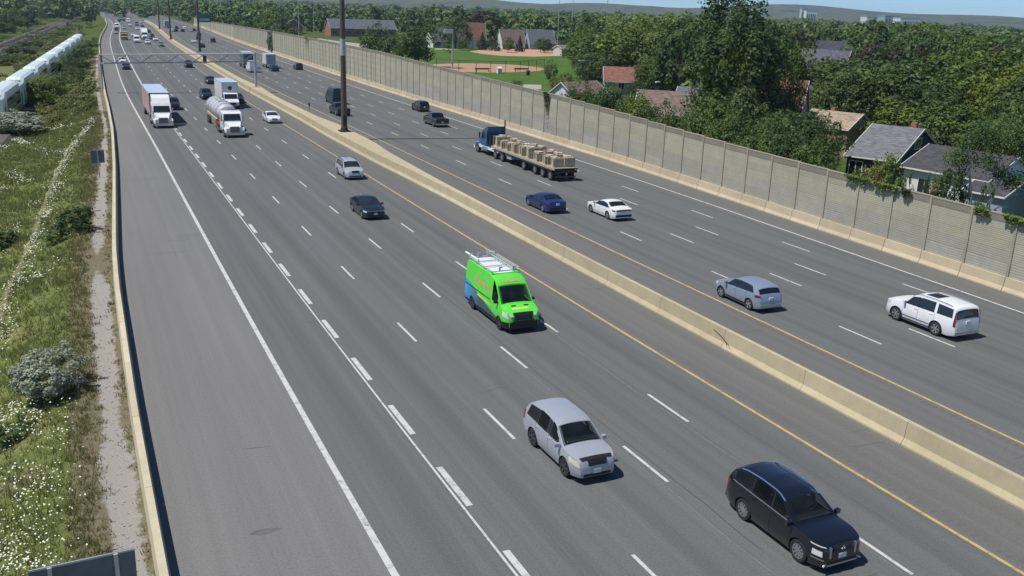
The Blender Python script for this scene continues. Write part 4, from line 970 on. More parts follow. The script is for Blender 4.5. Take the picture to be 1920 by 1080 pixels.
for a in [
    ('suv', 'dark', 153.0, 13.2, -1, 'dark oncoming SUV right beside the orange-sided lorry'),
    ('sedan', 'dark', 162.5, 24.2, -1, 'dark oncoming car half hidden at the right side of the white box truck'),
    ('suv', 'dark', 168.5, 19.9, -1, 'dark oncoming SUV just behind the tanker, left of the white box truck'),
    ('sedan', 'dark', 200, 24.2, -1, 'dark oncoming car in the fast lane, next behind the white box truck'),
    ('suv', 'dark', 248, 24.2, -1, 'dark oncoming car in the fast lane just behind the overhead gantry'),
    ('sedan', 'dark', 240, 9.6, -1, 'dark oncoming car in the left-edge lane below the gantry'),
    ('sedan', 'white', 262, 9.3, -1, 'white oncoming car seen through the left end of the gantry'),
    ('sedan', 'grey', 355, 24.0, -1, 'grey oncoming car nearest beyond the gantry beside the median'),
    ('suv', 'white', 371, 20.2, -1, 'white oncoming SUV in front of the white highway lorry'),
    ('van', 'white', 381, 16.8, -1, 'white oncoming delivery van right of the yellow truck'),
    ('sedan', 'white', 401, 24.1, -1, 'white oncoming car right of the white highway lorry'),
    ('sedan', 'dark', 436, 24.1, -1, 'dark oncoming car behind the white highway lorry by the median'),
    ('sedan', 'white', 444, 16.6, -1, 'white oncoming car just behind the yellow truck, one lane right'),
    ('sedan', 'silver', 467, 9.6, -1, 'silver oncoming car leading the white van in the left-edge lane'),
    ('sedan', 'dark', 492, 24.1, -1, 'dark far oncoming car peeping out behind the highway lorry top'),
    ('suv', 'dark', 503, 9.6, -1, 'dark oncoming SUV between silver car and white van, left-edge lane'),
    ('sedan', 'white', 532, 19.4, -1, 'white oncoming car alone in the middle lane far beyond the highway lorry'),
    ('sedan', 'silver', 541, 13.1, -1, 'silver oncoming car farther up than the yellow truck, same lane'),
    ('van', 'white', 550, 9.5, -1, 'white oncoming van at the far end of the left-edge lane'),
    ('sedan', 'dark', 570, 22.6, -1, 'dark very far oncoming car by the median, behind the lone white car'),
    ('suv', 'white', 590, 16.5, -1, 'white very far oncoming SUV in the middle lane'),
    ('van', 'grey', 605, 20.4, -1, 'bluish grey far oncoming van in the tight cluster of far oncoming vehicles'),
    ('sedan', 'white', 664, 24.6, -1, 'white far oncoming car farthest along the median'),
    ('van', 'white', 667, 17.4, -1, 'white far oncoming van behind the white very far SUV'),
    ('sedan', 'dark', 690, 12.3, -1, 'dark oncoming car at the far bend, leftmost'),
    ('sedan', 'dark', 714, 15.8, -1, 'dark oncoming car farthest up the road, right of the far truck'),
    ('pickup', 'dark', 142.4, 36.5, 1, 'dark pickup partly hidden behind the tall brown mast, nearer one'),
    ('van', 'darkgreen', 159.5, 40.0, 1, 'dark green van half hidden behind the tall brown mast, farther one'),
    ('suv', 'darkgreen', 243, 50.2, 1, 'dark SUV alone in the lane by the noise wall, right of the grey box truck'),
    ('sedan', 'dark', 237, 43.2, 1, 'dark car right behind the grey box truck'),
    ('van', 'white', 233.5, 37.4, 1, 'white van beside the gantry post, behind the dark blue truck'),
    ('sedan', 'dark', 352, 37.3, 1, 'dark departing car mostly hidden by the second mast'),
    ('sedan', 'white', 387, 37.4, 1, 'white departing car left of the second mast'),
    ('suv', 'dark', 395, 45.2, 1, 'dark departing SUV right of the second mast'),
    ('sedan', 'dark', 420, 41.6, 1, 'dark departing car above the white one, nearer of two'),
    ('suv', 'dark', 459, 44.6, 1, 'dark departing SUV above the white one, farther of two'),
    ('suv', 'white', 512, 34.9, 1, 'white departing car beside the third mast'),
    ('sedan', 'dark', 514, 37.3, 1, 'dark far departing car, leftmost of the row across the lanes'),
    ('sedan', 'dark', 516, 40.6, 1, 'dark far departing car, second from left in the row'),
    ('sedan', 'lilac', 515, 44.3, 1, 'pale lilac far departing car in the row across the lanes'),
    ('sedan', 'dark', 530, 47.2, 1, 'dark far departing car, rightmost of the row'),
    ('suv', 'white', 553, 43.6, 1, 'white far departing car beyond the row across the lanes'),
    ('sedan', 'dark', 565, 40.2, 1, 'dark far departing car beyond the left end of the row'),
    ('sedan', 'blue', 572, 36.8, 1, 'dark blue far departing car beside the white truck by the median'),
]: far_car(*a)

# ------------------------------------------------------------------ trucks
wv, wf, wrim = wheel_parts(0.50, 0.30, 8, 0.60); TW = np_mesh('wheel', wv, [tuple(f) for f in wf], 'tyre', True, sharp=40); TR = wrim.mesh('rim', 'rim')
def truck_wheels(root, xs, hw=1.27):
    for x in xs:
        for sd in (1, -1): put_wheel(root, x, sd*(hw-0.15), 0.50, 0.30, TW, TR)
def truck_root(name, label, cat, s, t, sgn):
    x, y = [float(v) for v in st(s, t)]
    return tag(empty(name, (x, y, 0.004), math.pi/2-head(s)+(0 if sgn > 0 else math.pi)), label, cat)
def tractor(root, mat, x0=0.0, sleeper=True, high=True, hood_w=0.98, cab_l=None):
    """conventional tractor: front bumper at x=x0, length runs to -x"""
    cl = 2.5 if sleeper else 1.7
    if cab_l: cl = cab_l
    hb = x0-1.9
    def taper(poly, w0, w1, xs_w):  # side polygon swept over a width that depends on x
        V = []
        n = len(poly)
        for sd in (-1, 1):
            for x, z in poly: V.append((x, sd*np.interp(x, xs_w[0], xs_w[1]), z))
        return V, [tuple(range(n)), tuple(range(2*n-1, n-1, -1))]+[(i, i+n, (i+1) % n+n, (i+1) % n) for i in range(n)]
    mb = MB(); mb.add(*taper([(x0-0.05, 0.62), (x0-0.05, 1.25), (x0-0.3, 1.52), (x0-1.0, 1.68), (hb, 1.80), (hb, 0.62)], 0, 0, ([hb, x0-1.2, x0], [1.0, 0.92, 0.66]))); mb.build('bonnet', mat, root, True)
    for sd in (1, -1):
        mb = MB(); P = []
        for i in range(11):
            a = math.pi*(0.02+0.96*i/10); P.append((x0-0.85+0.66*math.cos(a), 0.52+0.66*math.sin(a)))
        mb.prism_y(P+[(P[-1][0]+0.12, P[-1][1]), (x0-0.85, 1.06), (P[0][0]-0.1, P[0][1])], sd*0.72, sd*1.20); mb.build('fender', mat, root, True)
        MB().cbox((x0-0.22, sd*0.88, 0.98), (0.32, 0.34, 0.34), sd*-0.35).build('headlight', 'lamp', root, True)
        MB().cbox((hb-0.02, sd*1.36, 2.15), (0.16, 0.14, 0.62)).tube((hb-0.02, sd*1.0, 2.3), (hb-0.02, sd*1.36, 2.3), 0.025).build('mirror', 'black_trim' if mat != 'truck_white' else 'chrome', root)
        MB().tube((hb-0.75, sd*1.0, 0.72), (hb-2.2, sd*1.0, 0.72), 0.31, n=14).build('fuel_tank', 'chrome', root, True)
    hi = 2.9 if not high else 3.0
    top = [(hb, 0.8), (hb, 1.80), (hb-0.42, 2.72), (hb-0.75, hi), (hb-cl, hi), (hb-cl, 0.8)]
    MB().prism_y(top, -1.18, 1.18).build('cab', mat, root)
    if high: MB().prism_y([(hb-0.55, 2.88), (hb-1.2, 3.65), (hb-1.7, 3.95), (hb-cl-0.05, 4.0), (hb-cl-0.05, 2.9)], -1.12, 1.12).build('roof_fairing', mat, root)
    MB().add([(hb+0.012, -1.05, 1.90), (hb+0.012, 1.05, 1.90), (hb-0.375, 0.98, 2.68), (hb-0.375, -0.98, 2.68), (hb-0.05, -1.05, 1.88), (hb-0.05, 1.05, 1.88), (hb-0.44, 0.98, 2.66), (hb-0.44, -0.98, 2.66)], [(0, 1, 2, 3), (4, 7, 6, 5), (0, 4, 5, 1), (1, 5, 6, 2), (2, 6, 7, 3), (3, 7, 4, 0)]).build('windshield', 'windshield', root)
    for sd in (1, -1): MB().prism_y([(hb-0.28, 1.85), (hb-0.55, 2.6), (hb-1.2, 2.6), (hb-1.2, 1.8)], sd*1.17, sd*1.192).build('side_window', 'glass', root)
    MB().box(x0-0.06, x0+0.012, -0.55, 0.55, 0.66, 1.38).build('grille', 'black_trim', root)
    gm = MB()
    for i in range(6): gm.box(x0-0.04, x0+0.03, -0.52, 0.52, 0.72+i*0.11, 0.75+i*0.11)
    gm.build('grille_bars', 'chrome', root)
    MB().box(x0-0.15, x0+0.16, -1.18, 1.18, 0.36, 0.66).build('bumper', 'chrome' if mat != 'truck_blue' else 'white_trim', root)
    MB().box(x0-6.8, x0-0.6, -0.45, 0.45, 0.62, 0.95).build('chassis', 'steel_dark', root)
    return hb-cl

# orange-sided lorry in the left lane
rt = truck_root('box_trailer_truck', 'white lorry cab pulling an orange-sided box trailer in the left lane', 'truck', 129.4, 9.9, -1)
xe = tractor(rt, 'truck_white'); truck_wheels(rt, (-0.85, -5.1, -6.35))
MB().box(-19.0, -4.95, -1.3, 1.3, 1.15, 4.08).build('trailer_box', 'trailer_orange', rt)
MB().box(-19.02, -4.93, -1.31, 1.31, 4.08, 4.12).build('trailer_roof', 'trailer_roof', rt)
MB().box(-4.95, -4.90, -1.28, 1.28, 3.80, 4.075).build('front_rail', 'steel_dark', rt)
MB().box(-18.8, -5.2, -0.5, 0.5, 0.85, 1.15).build('trailer_frame', 'steel_dark', rt); truck_wheels(rt, (-16.6, -17.9))
# tanker
rt = truck_root('tanker_truck', 'white lorry with a rounded silver tank trailer in the middle of the oncoming lanes', 'truck', 118.9, 17.35, -1)
tractor(rt, 'truck_white', 0.0, True, False); truck_wheels(rt, (-0.85, -5.3, -6.55))
tk = MB(); ns = 20; xs_ = [-6.0, -6.3, -6.9, -9.0, -12.0, -15.0, -17.2, -17.7, -17.9]; rs_ = [0.25, 0.85, 1.12, 1.16, 1.20, 1.20, 1.14, 0.85, 0.2]
V = []; F = []
for x, r_ in zip(xs_, rs_):
    for i in range(ns): a = 2*math.pi*i/ns; V.append((x, 1.12*r_*math.sin(a), 2.35+r_*math.cos(a)))
for k in range(len(xs_)-1):
    for i in range(ns): F.append((k*ns+i, k*ns+(i+1) % ns, (k+1)*ns+(i+1) % ns, (k+1)*ns+i))
F += [tuple(range(ns)), tuple((len(xs_)-1)*ns+i for i in range(ns))[::-1]]
tk.add(V, F).build('tank', 'tank_steel', rt, True)
for x in (-6.95, -7.6, -9.4, -11.6, -14.0, -16.8):
    V = []; F = []
    for xx, dr in ((x, 0.0), (x, 0.05), (x-0.12, 0.05), (x-0.12, 0.0)):
        r_ = float(np.interp(-xx, [-v for v in xs_], rs_))+dr
        for i in range(ns): a = 2*math.pi*i/ns; V.append((xx, 1.12*r_*math.sin(a), 2.35+r_*math.cos(a)))
    for k in range(3):
        for i in range(ns): F.append((k*ns+i, k*ns+(i+1) % ns, (k+1)*ns+(i+1) % ns, (k+1)*ns+i))
    MB().add(V, F).build('tank_band', 'tank_steel', rt)
for x in (-10.5, -13.0): MB().tube((x, 0, 3.4), (x, 0, 3.72), 0.3, n=12).build('hatch', 'galv', rt)
MB().box(-14.5, -9.6, -0.5, 0.5, 3.56, 3.60).build('walkway', 'galv', rt)
for sd in (1, -1):
    MB().box(-17.2, -7.6, sd*0.9, sd*1.22, 1.35, 1.5).build('side_rail', 'crate_wood', rt)
    for k in range(4): MB().box(-8.0-k*1.3, -7.3-k*1.3, sd*0.8, sd*1.22, 0.55, 1.25).build('side_box', 'crate_wood' if k else 'truck_red', rt)
    MB().box(-6.9, -4.3, sd*0.8, sd*1.2, 1.05, 1.3).build('deck_fender', 'truck_red', rt)
truck_wheels(rt, (-15.2, -16.5))
# white box truck with a shield emblem above the cab
rt = truck_root('box_truck', 'white delivery box truck with dark shield emblem, close behind the tanker', 'truck', 151.0, 21.75, -1)
MB().prism_y([(0, .55), (0, 1.1), (-0.25, 1.35), (-1.0, 1.5), (-1.35, 2.25), (-1.7, 2.45), (-2.6, 2.45), (-2.6, .55)], -1.05, 1.05).build('cab', 'truck_white', rt)
MB().add([(-0.985, -0.98, 1.55), (-0.985, 0.98, 1.55), (-1.33, 0.92, 2.26), (-1.33, -0.92, 2.26), (-1.1, -0.98, 1.5), (-1.1, 0.98, 1.5), (-1.4, 0.92, 2.2), (-1.4, -0.92, 2.2)], [(0, 1, 2, 3), (4, 7, 6, 5), (0, 4, 5, 1), (1, 5, 6, 2), (2, 6, 7, 3), (3, 7, 4, 0)]).build('windshield', 'windshield', rt)
MB().box(-10.2, -1.75, -1.25, 1.25, 1.0, 4.0).build('cargo_box', 'truck_white', rt); MB().box(-10.22, -1.73, -1.26, 1.26, 4.0, 4.04).build('roof', 'trailer_roof', rt)
MB().prism_x([(-0.32, 3.35), (0, 3.45), (0.32, 3.35), (0.3, 3.0), (0, 2.72), (-0.3, 3.0)], -1.755, -1.735).build('emblem', 'rim_dark', rt)
MB().box(-0.02, 0.03, -0.6, 0.6, 0.7, 1.05).build('grille', 'black_trim', rt); MB().box(-0.1, 0.1, -1.05, 1.05, 0.4, 0.6).build('bumper', 'black_trim', rt)
for sd in (1, -1): MB().box(-0.06, 0.035, sd*0.8-0.15, sd*0.8+0.15, 0.8, 1.0).build('headlight', 'lamp', rt); MB().prism_y([(-1.25, 1.5), (-1.5, 2.2), (-2.3, 2.2), (-2.3, 1.5)], sd*1.04, sd*1.06).build('side_window', 'glass', rt)
truck_wheels(rt, (-1.0, -7.6), 1.12)
# flatbed with crated stone
FT = 44.05
rt = truck_root('flatbed_truck', 'blue day-cab truck pulling a black flatbed trailer, driving away', 'truck', 103.0, FT, 1)
tractor(rt, 'truck_blue', 0.0, False, False, cab_l=1.75)
MB().prism_y([(-2.5, 2.88), (-3.0, 3.15), (-3.6, 3.3), (-3.65, 2.9)], -1.05, 1.05).build('roof_fairing', 'truck_blue', rt)
truck_wheels(rt, (-1.1, -6.4, -8.3))
MB().tube((-4.0, -0.95, 0.9), (-4.0, -0.95, 4.05), 0.09, n=8).build('exhaust_stack', 'steel_dark', rt)
MB().box(-7.0, -0.9, 0.75, 1.2, 0.72, 1.0).build('side_step', 'white_trim', rt)
MB().box(-4.7, -4.55, -1.2, 1.2, 1.0, 2.4).build('headache_rack', 'rim_dark', rt)
dk = MB().box(-21.4, -5.4, -1.3, 1.3, 1.28, 1.36).build('deck', 'deck_wood', rt)
MB().box(-21.42, -5.38, 1.30, 1.34, 1.14, 1.355).build('side_beam', 'deck_wood', rt); MB().box(-21.42, -5.38, -1.34, -1.30, 1.14, 1.355).build('side_beam', 'deck_wood', rt)
MB().box(-21.3, -5.5, -0.55, -0.35, 0.8, 1.28).build('frame_beam', 'steel_dark', rt); MB().box(-21.3, -5.5, 0.35, 0.55, 0.8, 1.28).build('frame_beam', 'steel_dark', rt)
for sd in (1, -1):
    MB().box(-20.9, -9.2, sd*1.28, sd*1.31, 0.95, 1.13).build('side_skirt', 'steel_dark', rt)
    MB().cbox((-10.2, sd*1.0, 0.85), (1.2, 0.45, 0.6)).build('tool_box', 'galv', rt)
    MB().box(-21.44, -21.40, sd*0.95-0.2, sd*0.95+0.2, 0.92, 1.1).build('tail_light', 'tail', rt)
MB().box(-21.44, -21.36, -1.25, 1.25, 0.85, 1.14).build('rear_beam', 'steel_dark', rt); MB().box(-21.43, -21.38, -1.15, 1.15, 0.42, 0.55).build('underride_bar', 'rim_dark', rt)
truck_wheels(rt, (-14.05, -16.8, -18.6, -20.35))
fr_x, fr_y = [float(v) for v in st(103.0, FT)]; fh = math.pi/2-head(103.0)
gq = random.Random(11)
spots = [(-5.9, 0), (-7.4, 1), (-7.4, -1), (-9.1, 1), (-9.1, -1), (-10.9, 1), (-10.9, -1), (-12.7, 1), (-12.7, -1), (-14.5, 1), (-14.5, -1), (-16.4, 1), (-16.4, -1), (-18.4, 1), (-18.4, -1), (-20.3, 1), (-20.3, -1)]
for i, (cx_, sd) in enumerate(spots):
    px_ = cx_+gq.uniform(-0.1, 0.1); py_ = sd*0.62
    wx = fr_x+px_*math.cos(fh)-py_*math.sin(fh); wy = fr_y+px_*math.sin(fh)+py_*math.cos(fh)
    side_ = 'front end of the load' if i == 0 else ('camera side' if sd > 0 else 'wall side')
    nth = ['first', 'second', 'third', 'fourth', 'fifth', 'sixth', 'seventh', 'eighth'][max(0, (i-1)//2)]
    ct = tag(empty('stone_crate', (wx, wy, 1.364), fh+gq.uniform(-0.04, 0.04)), 'crate of beige stone slabs at the front end of the flatbed load' if i == 0 else f'crate of beige stone slabs on the flatbed, {nth} behind the cab on the {side_}', 'crate', 'stone crates on the flatbed')
    hgt = gq.uniform(0.75, 1.15); wy_ = 0.55 if sd else 1.0
    MB().box(-0.62, 0.62, -wy_, wy_, 0.0, 0.10).build('pallet', 'crate_wood', ct)
    for k in range(gq.randint(4, 6)):
        mb = MB(); xk = -0.52+k*0.2; mb.cbox((xk, gq.uniform(-0.04, 0.04), 0.12+hgt*0.45), (0.13, 2*wy_*gq.uniform(0.8, 0.98), hgt*gq.uniform(0.75, 0.98)), gq.uniform(-0.08, 0.08), Matrix.Rotation(gq.uniform(-0.13, 0.13), 3, 'Y')); mb.build('stone_slab', 'stone_beige', ct)
    for xx in (-0.6, 0.6):
        mb = MB()
        for yy in (-wy_, 0, wy_): mb.box(xx-0.03, xx+0.03, yy-0.05, yy+0.05, 0.1, hgt)
        mb.box(xx-0.05, xx+0.05, -wy_, wy_, hgt-0.14, hgt-0.02).build('crate_frame', 'crate_wood', ct)
    for k in range(gq.randint(1, 3)):
        MB().cbox((gq.uniform(-0.3, 0.3), gq.uniform(-0.2, 0.2), hgt+0.05), (0.6, 0.5, 0.12), gq.uniform(0, 3), Matrix.Rotation(gq.uniform(-0.2, 0.2), 3, 'X')).build('stone_slab', 'stone_beige', ct)
# far trucks
def simple_box_truck(name, label, s, t, sgn, cab_m, box_m, ln=9.0, h=3.8, roof='trailer_roof'):
    rt = truck_root(name, label, 'truck', s, t, sgn)
    MB().prism_y([(0, .5), (0, 1.25), (-0.3, 1.4), (-0.75, 1.5), (-1.1, 2.35), (-1.4, 2.5), (-2.3, 2.5), (-2.3, .5)], -1.05, 1.05).build('cab', cab_m, rt)
    MB().add([(-0.735, -0.98, 1.55), (-0.735, 0.98, 1.55), (-1.08, 0.92, 2.33), (-1.08, -0.92, 2.33), (-0.9, -0.98, 1.5), (-0.9, 0.98, 1.5), (-1.2, 0.92, 2.3), (-1.2, -0.92, 2.3)], [(0, 1, 2, 3), (4, 7, 6, 5), (0, 4, 5, 1), (1, 5, 6, 2), (2, 6, 7, 3), (3, 7, 4, 0)]).build('windshield', 'windshield', rt)
    MB().box(-ln, -2.45, -1.25, 1.25, 0.95, h).build('cargo_box', box_m, rt); MB().box(-ln-0.01, -2.44, -1.26, 1.26, h, h+0.04).build('roof', roof, rt)
    MB().box(-ln-0.02, -ln+0.02, -1.1, 1.1, 1.0, h-0.15).build('rear_door', 'siding_greyblue' if box_m == 'truck_white' else box_m, rt)
    MB().box(-0.03, 0.04, -0.9, 0.9, 0.55, 1.0).build('grille', 'black_trim', rt)
    truck_wheels(rt, (-1.0, -ln+2.0), 1.12); return rt
simple_box_truck('box_truck', 'white box truck with grey rear door driving away near the noise wall', 254, 44.0, 1, 'truck_white', 'truck_white', 8.0, 3.5)
paint('truck_slate', (0.05, 0.10, 0.13)); paint('truck_yellow', (0.45, 0.36, 0.10)); paint('truck_green', (0.25, 0.5, 0.42))
simple_box_truck('box_truck', 'dark blue box truck driving away, seen behind the gantry truss', 254, 38.3, 1, 'truck_slate', 'truck_slate', 9.5, 3.9)
simple_box_truck('box_truck', 'yellow truck in the far oncoming lanes', 401, 12.9, -1, 'truck_yellow', 'truck_yellow', 8.0, 3.0, 'truck_yellow')
rt = truck_root('box_trailer_truck', 'white highway lorry with a tall white trailer far up the oncoming lanes', 'truck', 409, 20.5, -1); tractor(rt, 'truck_white'); truck_wheels(rt, (-0.85, -5.1, -6.35, -16.6, -17.9))
MB().box(-19.0, -4.95, -1.3, 1.3, 1.15, 4.08).build('trailer_box', 'truck_white', rt)
simple_box_truck('box_truck', 'pale green truck at the far bend of the oncoming lanes', 722, 14.6, -1, 'truck_green', 'truck_green', 9, 3.8, 'truck_white')
simple_box_truck('box_truck', 'white truck far up the departing lanes beside the median', 580, 35.4, 1, 'truck_white', 'truck_white', 10, 3.9, 'truck_white')

# ------------------------------------------------------------------ gantry, masts, signs
def st3(s, t, z=0.0):
    x, y = st(s, t); return (float(x), float(y), z)
GS = 180.0
gan = empty('overhead_gantry', st3(GS, 3.9)); gan.rotation_euler = (0, 0, -head(GS)); tag(gan, 'pale grey steel truss gantry spanning the oncoming lanes', 'gantry')
SP = 26.3; z0, z1 = 5.05, 6.5; dz = 0.55
def gz_(x, z): return z + dz*x/SP
for yy in (-0.55, 0.55):
    for z in (z0, z1): MB().tube((0, yy, gz_(0, z)), (SP, yy, gz_(SP, z)), 0.075, n=8).build('chord', 'galv', gan, True)
n = 12
for k in range(n):
    xa, xb = SP*k/n, SP*(k+1)/n; za, zb = (z0, z1) if k % 2 else (z1, z0)
    for yy in (-0.55, 0.55): MB().tube((xa, yy, gz_(xa, za)), (xb, yy, gz_(xb, zb)), 0.045, n=6).build('web_brace', 'galv', gan)
    for z in (z0, z1): MB().tube((xa, -0.55, gz_(xa, z)), (xb, 0.55, gz_(xb, z)), 0.035, n=6).build('cross_brace', 'galv', gan)
MB().tube((0, 0, -0.3), (0, 0, z1+0.2), 0.17, n=12).build('post', 'galv', gan, True); MB().tube((SP, 0, 0.95), (SP, 0, z1+dz+0.2), 0.24, n=12).build('post', 'galv', gan, True)
for xx in (0, SP): MB().box(xx-0.12, xx+0.12, -0.65, 0.65, gz_(xx, z0)-0.1, gz_(xx, z0)+0.05).box(xx-0.12, xx+0.12, -0.65, 0.65, gz_(xx, z1)-0.1, gz_(xx, z1)+0.05).build('bracket', 'galv', gan)
for xx in (17.5,): MB().box(xx-0.3, xx+0.3, 0.6, 0.9, z0+0.1, z1).build('sensor_box', 'steel_dark', gan)
def mast(s, t, h, r0, label, z=1.0, collar=False, name='light_mast'):
    m = tag(empty(name, st3(s, t, z)), label, 'mast')
    MB().tube((0, 0, 0.1), (0, 0, h), r0, r0*0.45, 16, False).build('pole', 'mast_brown', m, True)
    MB().box(-r0*1.7, r0*1.7, -r0*1.7, r0*1.7, 0, 0.16).tube((0, 0, 0.16), (0, 0, 0.5), r0*1.35, r0*1.1, 12).build('base_plate', 'steel_dark', m)
    MB().box(-r0*0.6, r0*0.6, -r0-0.06, -r0+0.03, 0.8, 2.0).build('access_door', 'black_trim', m)
    hub = MB().tube((0, 0, h-0.4), (0, 0, h+0.3), 0.5, n=12).build('lamp_ring', 'galv', m)
    for k in range(6):
        a = k*math.pi/3; MB().cbox((1.1*math.cos(a), 1.1*math.sin(a), h-0.1), (0.9, 0.4, 0.3), a).tube((0, 0, h), (1.1*math.cos(a), 1.1*math.sin(a), h), 0.05).build('luminaire', 'galv', hub)
    if collar:
        ra = r0-(r0*0.55)*(9.9/h); MB().tube((0, 0, 9.3), (0, 0, 11.3), ra+0.03, ra+0.01, 16).build('collar', 'galv', m, True)
    return m
mast(115.2, 30.15, 38.0, 0.38, 'tall thick brown lighting mast on the median, nearest and cut by the top edge', collar=True)
mast(304, 32.2, 38.0, 0.36, 'brown lighting mast on the median, second from the camera, beyond the gantry')
mast(392, 29.4, 38.0, 0.34, 'brown lighting mast on the median, third from the camera')
mast(520, 29.8, 38.0, 0.34, 'brown lighting mast on the median, farthest of the four')
dl = tag(empty('marker_post', st3(148.5, 33.2)), 'short grey marker post on the median shoulder near the brown mast', 'post')
MB().box(-0.09, 0.09, -0.05, 0.05, 0, 1.0).build('post', 'galv', dl); MB().box(-0.13, 0.13, -0.06, 0.0, 0.75, 1.15).build('plate', 'rim_dark', dl)
# signs seen from behind
def sign_back(label, p, w, h, zc, rz, posts=(0,)):
    g = tag(empty('road_sign', p, rz), label, 'sign')
    MB().box(-w/2, w/2, -0.015, 0.015, zc-h/2-p[2], zc+h/2-p[2]).build('panel', 'sign_back', g)
    for q in posts: MB().box(q-0.05, q+0.05, -0.10, -0.016, -0.3, zc+h/2-p[2]-0.02).build('post', 'galv', g)
    mb = MB(); mb.box(-w/2, w/2, -0.04, -0.016, zc+h/2-p[2]-0.05, zc+h/2-p[2]).build('edge_rail', 'galv', g)
    return g
p_ = at_ground(187, 333); sign_back('small blue-grey sign seen from behind beside the left barrier', tuple(p_), 1.15, 1.2, p_[2]+2.0, -0.05)
sg = at(186, 1062, 2.6)
sign_back('large blue-grey sign back at the bottom left corner of the view', (float(sg[0])-0.35, float(sg[1])-0.15, float(terrain(sg[0], sg[1]))), 2.4, 1.3, 2.35, 0.02, (0.75, -0.75))
# far green guide sign
gp = at(380, 33, 7.5); g = tag(empty('guide_sign', st3(530, 53.5)), 'green guide sign with white text far up the right carriageway', 'sign')
MB().box(-4.0, 2.4, -0.05, 0.05, 4.6, 8.3).build('panel', 'sign_green', g)
for i in range(7): MB().box(-3.4+i*0.75, -2.95+i*0.75, -0.075, -0.055, 5.3+0.3*(i % 2), 6.5).build('lettering', 'white_trim', g)
for xx in (-3.2, 1.8): MB().tube((xx, 0.2, 0), (xx, 0.2, 8.0), 0.12).build('post', 'galv', g)

# ------------------------------------------------------------------ railway and commuter train
TZ = -1.95
def track_line(a, b, ext0=0, ext1=0):
    a = np.array(a, float); b = np.array(b, float); v = (b-a)/np.linalg.norm(b-a); return a-v*ext0, b+v*ext1, v
left_a = at(0, 148, 2.95)[:2]; left_b = at(140, 62, 2.95)[:2]
v_ = (left_b-left_a)/np.linalg.norm(left_b-left_a); n_ = np.array([v_[1], -v_[0]])
T0 = left_a+n_*1.42; ang = math.atan2(v_[1], v_[0]); TLEN = float(np.linalg.norm(left_b-left_a))
def slab(name, a, b, w, z0, z1, mat, taper=0.0):
    a = np.array(a); b = np.array(b); v = (b-a)/np.linalg.norm(b-a); n = np.array([v[1], -v[0]]); V = []
    for z, ww in ((z0, w/2+taper), (z1, w/2)):
        for p, sgn in ((a, -1), (a, 1), (b, 1), (b, -1)): V.append((*(p+n*ww*sgn), z))
    return MB().add(V, [(0, 3, 2, 1), (4, 5, 6, 7), (0, 1, 5, 4), (1, 2, 6, 5), (2, 3, 7, 6), (3, 0, 4, 7)]).build(name, mat)
A_ = T0-v_*110; B_ = T0+v_*900
tag(slab('rail_bed', A_, B_, 5.2, -3.0, TZ-0.16, 'ballast', 1.0), kind='structure')
def rails(a, v, n, off, length, label):
    t = tag(empty('railway_track', (float(a[0]), float(a[1]), TZ), math.atan2(v[1], v[0])), label, 'track')
    for sg in (-0.72, 0.72): MB().box(0, length, -off+sg-0.035, -off+sg+0.035, -0.16, 0.0).build('rail', 'rail_steel', t)
    k = 0; mb = MB()
    while k < min(length, 420): mb.box(k, k+0.24, -off-1.3, -off+1.3, -0.17, -0.10); k += 0.6
    tag(mb.build('sleepers', 'bark', t), kind='stuff')
rails(A_, v_, n_, 0.0, 1000, 'railway track under the commuter train')
q0 = at(0, 92, -2.0)[:2]; q1 = at(85, 55, -2.0)[:2]; v2 = (q1-q0)/np.linalg.norm(q1-q0); n2 = np.array([v2[1], -v2[0]])
tag(slab('rail_bed', q0-v2*160, q0+v2*700, 9.5, -3.0, TZ-0.16, 'ballast', 1.0), kind='structure')
rails(q0-v2*160+n2*2, v2, n2, 0.0, 800, 'railway track beyond the shrubs, right one of the far pair'); rails(q0-v2*160-n2*2, v2, n2, 0.0, 800, 'railway track beyond the shrubs, left one of the far pair')
paint('coach_white', (0.72, 0.80, 0.74), 0, 0.35, 0.3); paint('coach_green', (0.03, 0.22, 0.11), 0, 0.4, 0.3); paint('coach_green_dark', (0.015, 0.10, 0.06), 0, 0.4, 0.3)
CL = 25.9
